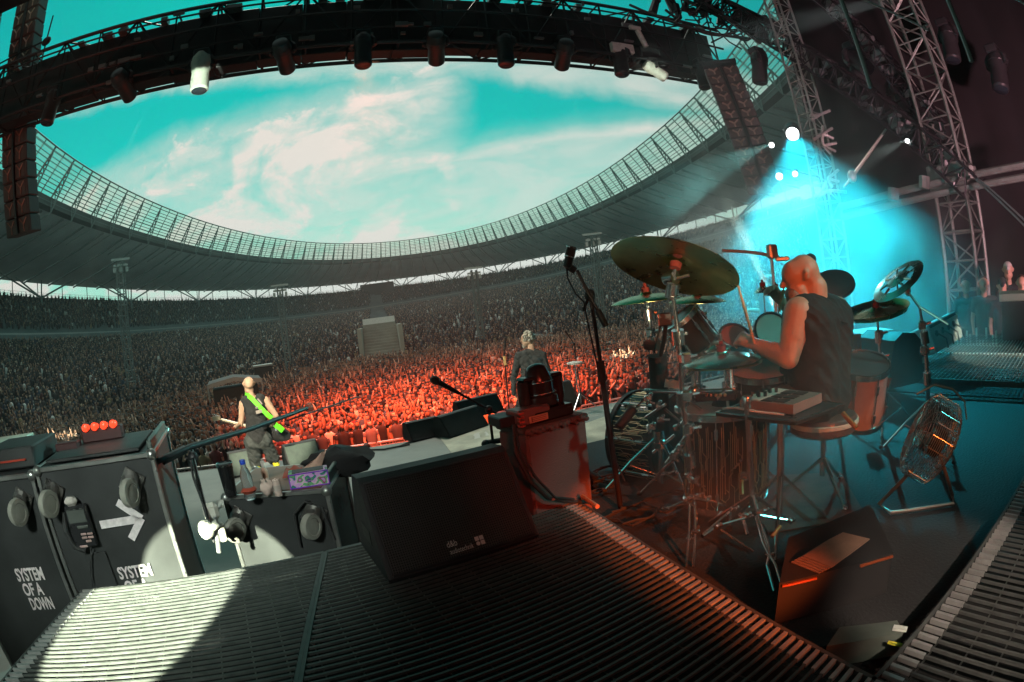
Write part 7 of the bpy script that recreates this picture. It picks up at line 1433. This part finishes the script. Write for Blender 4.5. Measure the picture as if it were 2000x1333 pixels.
c = PD(1990, 582, 8.0); t = thing('equipment_case', 'pale green topped equipment case in front of the crew at the right edge', 'case', Vector((c.x, c.y, STG))); MB().box(Vector((c.x, c.y, (STG + c.z) / 2)), (.7, .6, c.z - STG), .6, bev=.01).build('case_body', CASE, t); MB().box(Vector((c.x, c.y, c.z + .03)), (.75, .65, .10), .6, bev=.01).build('case_lid', mat('lid_green', (.35, .45, .34), .6), t)
# rug, black box with papers, small gear at the foreground right
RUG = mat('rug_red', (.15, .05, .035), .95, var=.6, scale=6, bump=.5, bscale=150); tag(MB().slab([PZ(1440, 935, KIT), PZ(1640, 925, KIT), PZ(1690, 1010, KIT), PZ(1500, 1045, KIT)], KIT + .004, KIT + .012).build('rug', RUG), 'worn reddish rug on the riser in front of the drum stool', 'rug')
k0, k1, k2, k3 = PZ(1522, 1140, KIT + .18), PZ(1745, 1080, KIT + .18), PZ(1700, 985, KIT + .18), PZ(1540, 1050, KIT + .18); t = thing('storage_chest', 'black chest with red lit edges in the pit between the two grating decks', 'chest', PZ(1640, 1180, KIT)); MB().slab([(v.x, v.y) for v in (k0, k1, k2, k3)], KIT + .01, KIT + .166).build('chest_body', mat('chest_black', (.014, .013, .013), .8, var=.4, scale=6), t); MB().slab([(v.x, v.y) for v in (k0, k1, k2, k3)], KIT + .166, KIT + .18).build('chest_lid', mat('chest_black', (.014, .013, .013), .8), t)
for a, b in ((.02, .30), (.68, .99)): MB().tube([k0.lerp(k1, a) + Vector((0, -.004, -.012)), k0.lerp(k1, b) + Vector((0, -.004, -.012))], .006, 6).build('lit_edge', mat('edge_red_light', (.35, .08, .03), .35, .4), t)  # red light along the lid edge, built as red strips
KR = mat('papers_tan', (.26, .15, .10), .8, var=.25, scale=14)
for k in range(5):
    a = k * .012; pp = [PZ(x + k * 6, y - k * 3, KIT + .185 + .004 * k) for x, y in ((1545, 1098), (1600, 1120), (1675, 1065), (1622, 1052))]; tag(MB().slab([(v.x, v.y) for v in pp], KIT + .182 + .004 * k, KIT + .1855 + .004 * k).build('board_strip', KR), 'thin tan board of the stack lying on the black chest, %s' % ['lowest', 'second from below', 'middle one', 'second from the top', 'topmost'][k], 'board', 'stack of tan boards on the chest')
t = thing('pale_case', 'low grey green case with a yellow tag at the inner corner of the decks', 'case', PZ(1680, 1250, KIT)); pp = [PZ(x, y, KIT + .10) for x, y in ((1615, 1262), (1765, 1235), (1752, 1212), (1640, 1225))]; MB().slab([(v.x, v.y) for v in pp], KIT + .008, KIT + .10).build('case_body', mat('case_greygreen', (.10, .12, .10), .5, var=.3), t); MB().box(PZ(1748, 1258, KIT + .10), (.012, .05, .006), .6).build('yellow_tag', mat('tag_yellow', (.7, .6, .05), .5), t); MB().box(PZ(1758, 1228, KIT + .105), (.02, .05, .01), .7).build('white_corner', mat('corner_white', (.6, .65, .58), .5), t)
# cables on the riser
rr = random.Random(31)
for i, (x, y, r_, lab) in enumerate(((1165, 955, .10, 'coil of black cable on the riser left of the foot of the boom stand'), (1190, 925, .12, 'loose loop of black cable behind the foot of the boom stand'), (1235, 1010, .13, 'tangle of black cable on the riser by the corner of the front deck'), (1300, 985, .15, 'loops of black cable between the tripod legs'))):
    c = PZ(x, y, KIT + .012); P_ = [c + Vector(((r_ + .03 * math.sin(3.3 * k + i)) * math.cos(k * .5), (r_ * .8 + .03 * math.cos(2.1 * k)) * math.sin(k * .5), .010 + .008 * (k // 12) + .004 * math.sin(k))) for k in range(30)]; tag(MB().tube(P_, .007, 6).build('cable_coil', RUBBER, smooth=True), lab, 'cable')
crumple('black_bag', PZ(1145, 935, KIT + .05), .07, 9, 'small black bag lying right behind the red lit cabinet', 'bag', mat('black_cloth', (.012, .012, .013), .95), (1, 1, .7))
for i, (a, b) in enumerate((((700, 880), (800, 868)), ((780, 872), (905, 815)))): tag(MB().tube([PZ(*a, STG + .02), PZ((a[0] + b[0]) / 2, (a[1] + b[1]) / 2 + 4, STG + .02), PZ(*b, STG + .02)], .016, 6).build('floor_cable', RUBBER), ['black cable lying on the stage floor right of the low case', 'black cable running to the monitor on the pale sheet'][i], 'cable')
sheet([PZ(915, 850, STG + .01), PZ(948, 842, STG + .01), PZ(956, 850, STG + .01), PZ(925, 859, STG + .01)], 3, 'set_list', mat('paper', (.6, .6, .55), .8), 'white sheet of paper on the stage floor by the edge monitor', 'paper', .004, .002)
q_guit = gp + Vector((0, 0, 1.0)); q_mus = mp_ + Vector((0, 0, 1.3))
HAZE_DENSITY = .0007
# ------------------------------------------------------------------ lamps of the show, added fill lamps, and the smoke they light
spot('white_key_light', (-.62, -4.2, 6.55), (-1.61, 1.50, DCK), 22000, (.92, 1.0, .74), 6.8, .03, .02)
spot('white_spill_fill', (-.2, -3.6, 7.4), (-2.2, 2.4, 4.2), 1400, (.86, 1.0, .90), 30, 1.0, .3)  # added fill in place of the key light's spill on the cases
spot('red_wash_light', (1.0, -3.5, 6.0), (1.33, 2.6, 4.62), 950, (1.0, .15, .035), 17, .6, .08)
spot('red_fill_light', (.6, -3.0, 6.6), (.7, 2.4, 4.3), 70, (1.0, .10, .05), 40, 1.0, .2)  # added weak fill for a dull red over everything
spot('amber_edge_light', (1.75, -3.6, 5.9), Bc.lerp(Cc, .40) + Vector((.12, .04, 0)), 3200, (1.0, .15, .03), 7, .6, .05)
spot('amber_fan_light', (1.2, -2.2, 5.6), fc, 420, (1.0, .22, .04), 8, .6, .05)
spot('red_crowd_light', S(1.2, 12.9, 11.8), PZ(850, 790, 1.6), 42000, (1.0, .085, .03), 80, 1.0, .2)
spot('amber_crowd_fill', S(1.2, 12.9, 11.9), PZ(850, 735, 1.6), 8000, (1.0, .36, .17), 100, 1.0, .2)  # added wide fill that blends the red crowd light outwards
spot('guitarist_light', S(-2.5, -1.5, 10.5), q_guit, 14000, (1.0, .90, .66), 8.0, .5, .05)
spot('musician_light', S(-6, 3.0, 9.5), q_mus, 5500, (1.0, .93, .72), 8.0, .5, .05)
_t = PD(1596, 300, 7.4); _t.z = 4.0; spot('blue_cone_light', LAMPS[0] + Vector((-.15, -.2, -.03)), _t, 6200, (.02, .80, .98), 58, .5, .06)
spot('cyan_rim_light', LAMPS[2] + Vector((-.1, -.2, 0)), PD(1600, 600, 2.7), 1300, (.15, .9, 1.0), 6, .5, .06)
spot('teal_kit_fill', (5.5, -.8, 8.5), PD(1575, 730, 2.6), 900, (.10, .95, .85), 13, .6, .1)  # added teal fill for the drummer's top and the kit smoke
spot('pale_riser_fill', (4.2, -2.5, 9.5), (2.0, 1.9, 3.9), 130, (.80, 1.0, .86), 40, 1.0, .2)  # added weak fill that lifts the riser floor
spot('pale_truss_light', S(-4, 4.5, 4.5), LIT_HEAD - Vector((0, 0, .9)), 12000, (.85, 1.0, .78), 4.2, .4, .03)
spot('pale_truss_light', S(5, 4.5, 4.5), LIT_HEAD2 - Vector((0, 0, .3)), 9000, (.85, 1.0, .80), 5.5, .4, .03)
spot('red_array_light', S(-8, 4, 3.2), PD(40, 250, 14.0), 900, (1.0, .10, .05), 40, .8, .1)
spot('amber_array_light', S(8.0, 2.5, 3.2), PD(1435, 240, 15), 24000, (1.0, .42, .20), 20, .8, .1)
spot('plum_wing_fill', S(6, -3, 5), PD(1800, 250, 13), 3200, (1.0, .50, .58), 75, 1.0, .3)  # added fill that lifts the dark wing towards purple
spot('teal_side_beam', LAMPS[1] + Vector((-.1, -.1, 0)), PD(1370, 345, 8.5), 5000, (.35, 1.0, .92), 9, .2, .03)
spot('pale_side_beam', LAMPS[4] + Vector((-.1, -.1, 0)), PD(1660, 330, 9.0), 3000, (.85, 1.0, .92), 9, .2, .03)
spot('pale_top_beam', PD(1800, -10, 12.0), PD(1370, 100, 10.5), 7000, (.8, .95, .9), 10, .3, .03)
spot('cymbal_light', (.2, -2.6, 4.25), PD(1330, 515, 2.3), 900, (1.0, .92, .58), 10, .6, .05)
spot('cream_crowd_light', S(-5, 13.4, 11.5), PZ(120, 850, 1.7), 60000, (1.0, .96, .72), 7, .5, .05)
spot('cream_crowd_light', S(7, 12.8, 11.8), PZ(1215, 690, 1.7), 90000, (1.0, .96, .72), 5, .5, .05)
spot('pale_edge_light', (-.2, -3.2, 7.6), D0.lerp(D1, .38), 1500, (1.0, .80, .66), 10, .6, .05)
spot('pale_deck_light', (1.5, -2.2, 9.5), PZ(1940, 692, DCK), 9000, (.95, 1.0, .80), 8, .2, .04)
spot('red_cabinet_light', (.9, -2.8, 6.3), TT(rw * .5, 0, rh * .75), 330, (1.0, .10, .05), 12, .8, .08)
def smoke(name, label, c, r, dens, nscale, aniso=.3, col=(.9, .94, .96)):
    vm = bpy.data.materials.new(name); vm.use_nodes = True; nt = vm.node_tree; nt.nodes.clear(); L = nt.links.new; out = nt.nodes.new('ShaderNodeOutputMaterial'); pv = nt.nodes.new('ShaderNodeVolumePrincipled'); pv.inputs['Color'].default_value = col + (1,); pv.inputs['Anisotropy'].default_value = aniso
    tc = nt.nodes.new('ShaderNodeTexCoord'); ln = nt.nodes.new('ShaderNodeVectorMath'); ln.operation = 'LENGTH'; L(tc.outputs['Object'], ln.inputs[0]); mr = nt.nodes.new('ShaderNodeMapRange'); mr.interpolation_type = 'SMOOTHSTEP'; mr.inputs[1].default_value = 1.0; mr.inputs[2].default_value = .35; mr.inputs[3].default_value = 0; mr.inputs[4].default_value = 1; L(ln.outputs['Value'], mr.inputs[0])
    n = nt.nodes.new('ShaderNodeTexNoise'); n.inputs['Scale'].default_value = nscale; n.inputs['Detail'].default_value = 5; n.inputs['Distortion'].default_value = .6; L(tc.outputs['Object'], n.inputs['Vector']); m2 = nt.nodes.new('ShaderNodeMapRange'); m2.inputs[1].default_value = .35; m2.inputs[2].default_value = .7; m2.inputs[3].default_value = .08; m2.inputs[4].default_value = 1.6; L(n.outputs['Fac'], m2.inputs[0])
    a = nt.nodes.new('ShaderNodeMath'); a.operation = 'MULTIPLY'; L(mr.outputs[0], a.inputs[0]); L(m2.outputs[0], a.inputs[1]); b = nt.nodes.new('ShaderNodeMath'); b.operation = 'MULTIPLY'; b.inputs[1].default_value = dens; L(a.outputs[0], b.inputs[0]); L(b.outputs[0], pv.inputs['Density']); L(pv.outputs[0], out.inputs['Volume'])
    m = MB(); m.ball((0, 0, 0), 1, 24, 12); o = m.build(name, vm, origin=Matrix.Translation(Vector(c)) @ Matrix.Rotation(STA, 4, 'Z') @ Matrix.Diagonal(Vector((r[0], r[1], r[2], 1))), world=False); kind(o, 'stuff', label); return o
smoke('stage_smoke', 'blue lit stage smoke hanging behind the drummer under the dazzling lamp', PD(1605, 500, 7.2), (2.6, 3.3, 2.5), .24, 3.0, .2)
smoke('low_smoke', 'thin teal smoke drifting over the riser right of the drummer', PD(1690, 760, 3.3), (.9, 1.2, .85), .12, 2.5, .4)
smoke('kit_smoke', 'thin teal smoke hanging over the front of the drum kit', PD(1490, 830, 2.25), (.85, .8, .65), .42, 2.0, .3)
smoke('rig_smoke', 'thin smoke in the right wing that shows the pale lamp beams', PD(1580, 215, 11.0), (5.2, 3.2, 4.2), .020, 2.0, .2)
hz = bpy.data.materials.new('haze'); hz.use_nodes = True; nt = hz.node_tree; nt.nodes.clear(); pv = nt.nodes.new('ShaderNodeVolumePrincipled'); ho = nt.nodes.new('ShaderNodeOutputMaterial'); pv.inputs['Color'].default_value = (.80, .95, .95, 1); pv.inputs['Density'].default_value = HAZE_DENSITY; pv.inputs['Anisotropy'].default_value = .1; nt.links.new(pv.outputs[0], ho.inputs['Volume'])
m = MB(); m.slab([(-390, -140, 0), (390, -140, 0), (390, 480, 0), (-390, 480, 0)], -1.2, 48.0); kind(m.build('haze', hz), 'stuff', 'thin even haze in the air of the whole stadium')
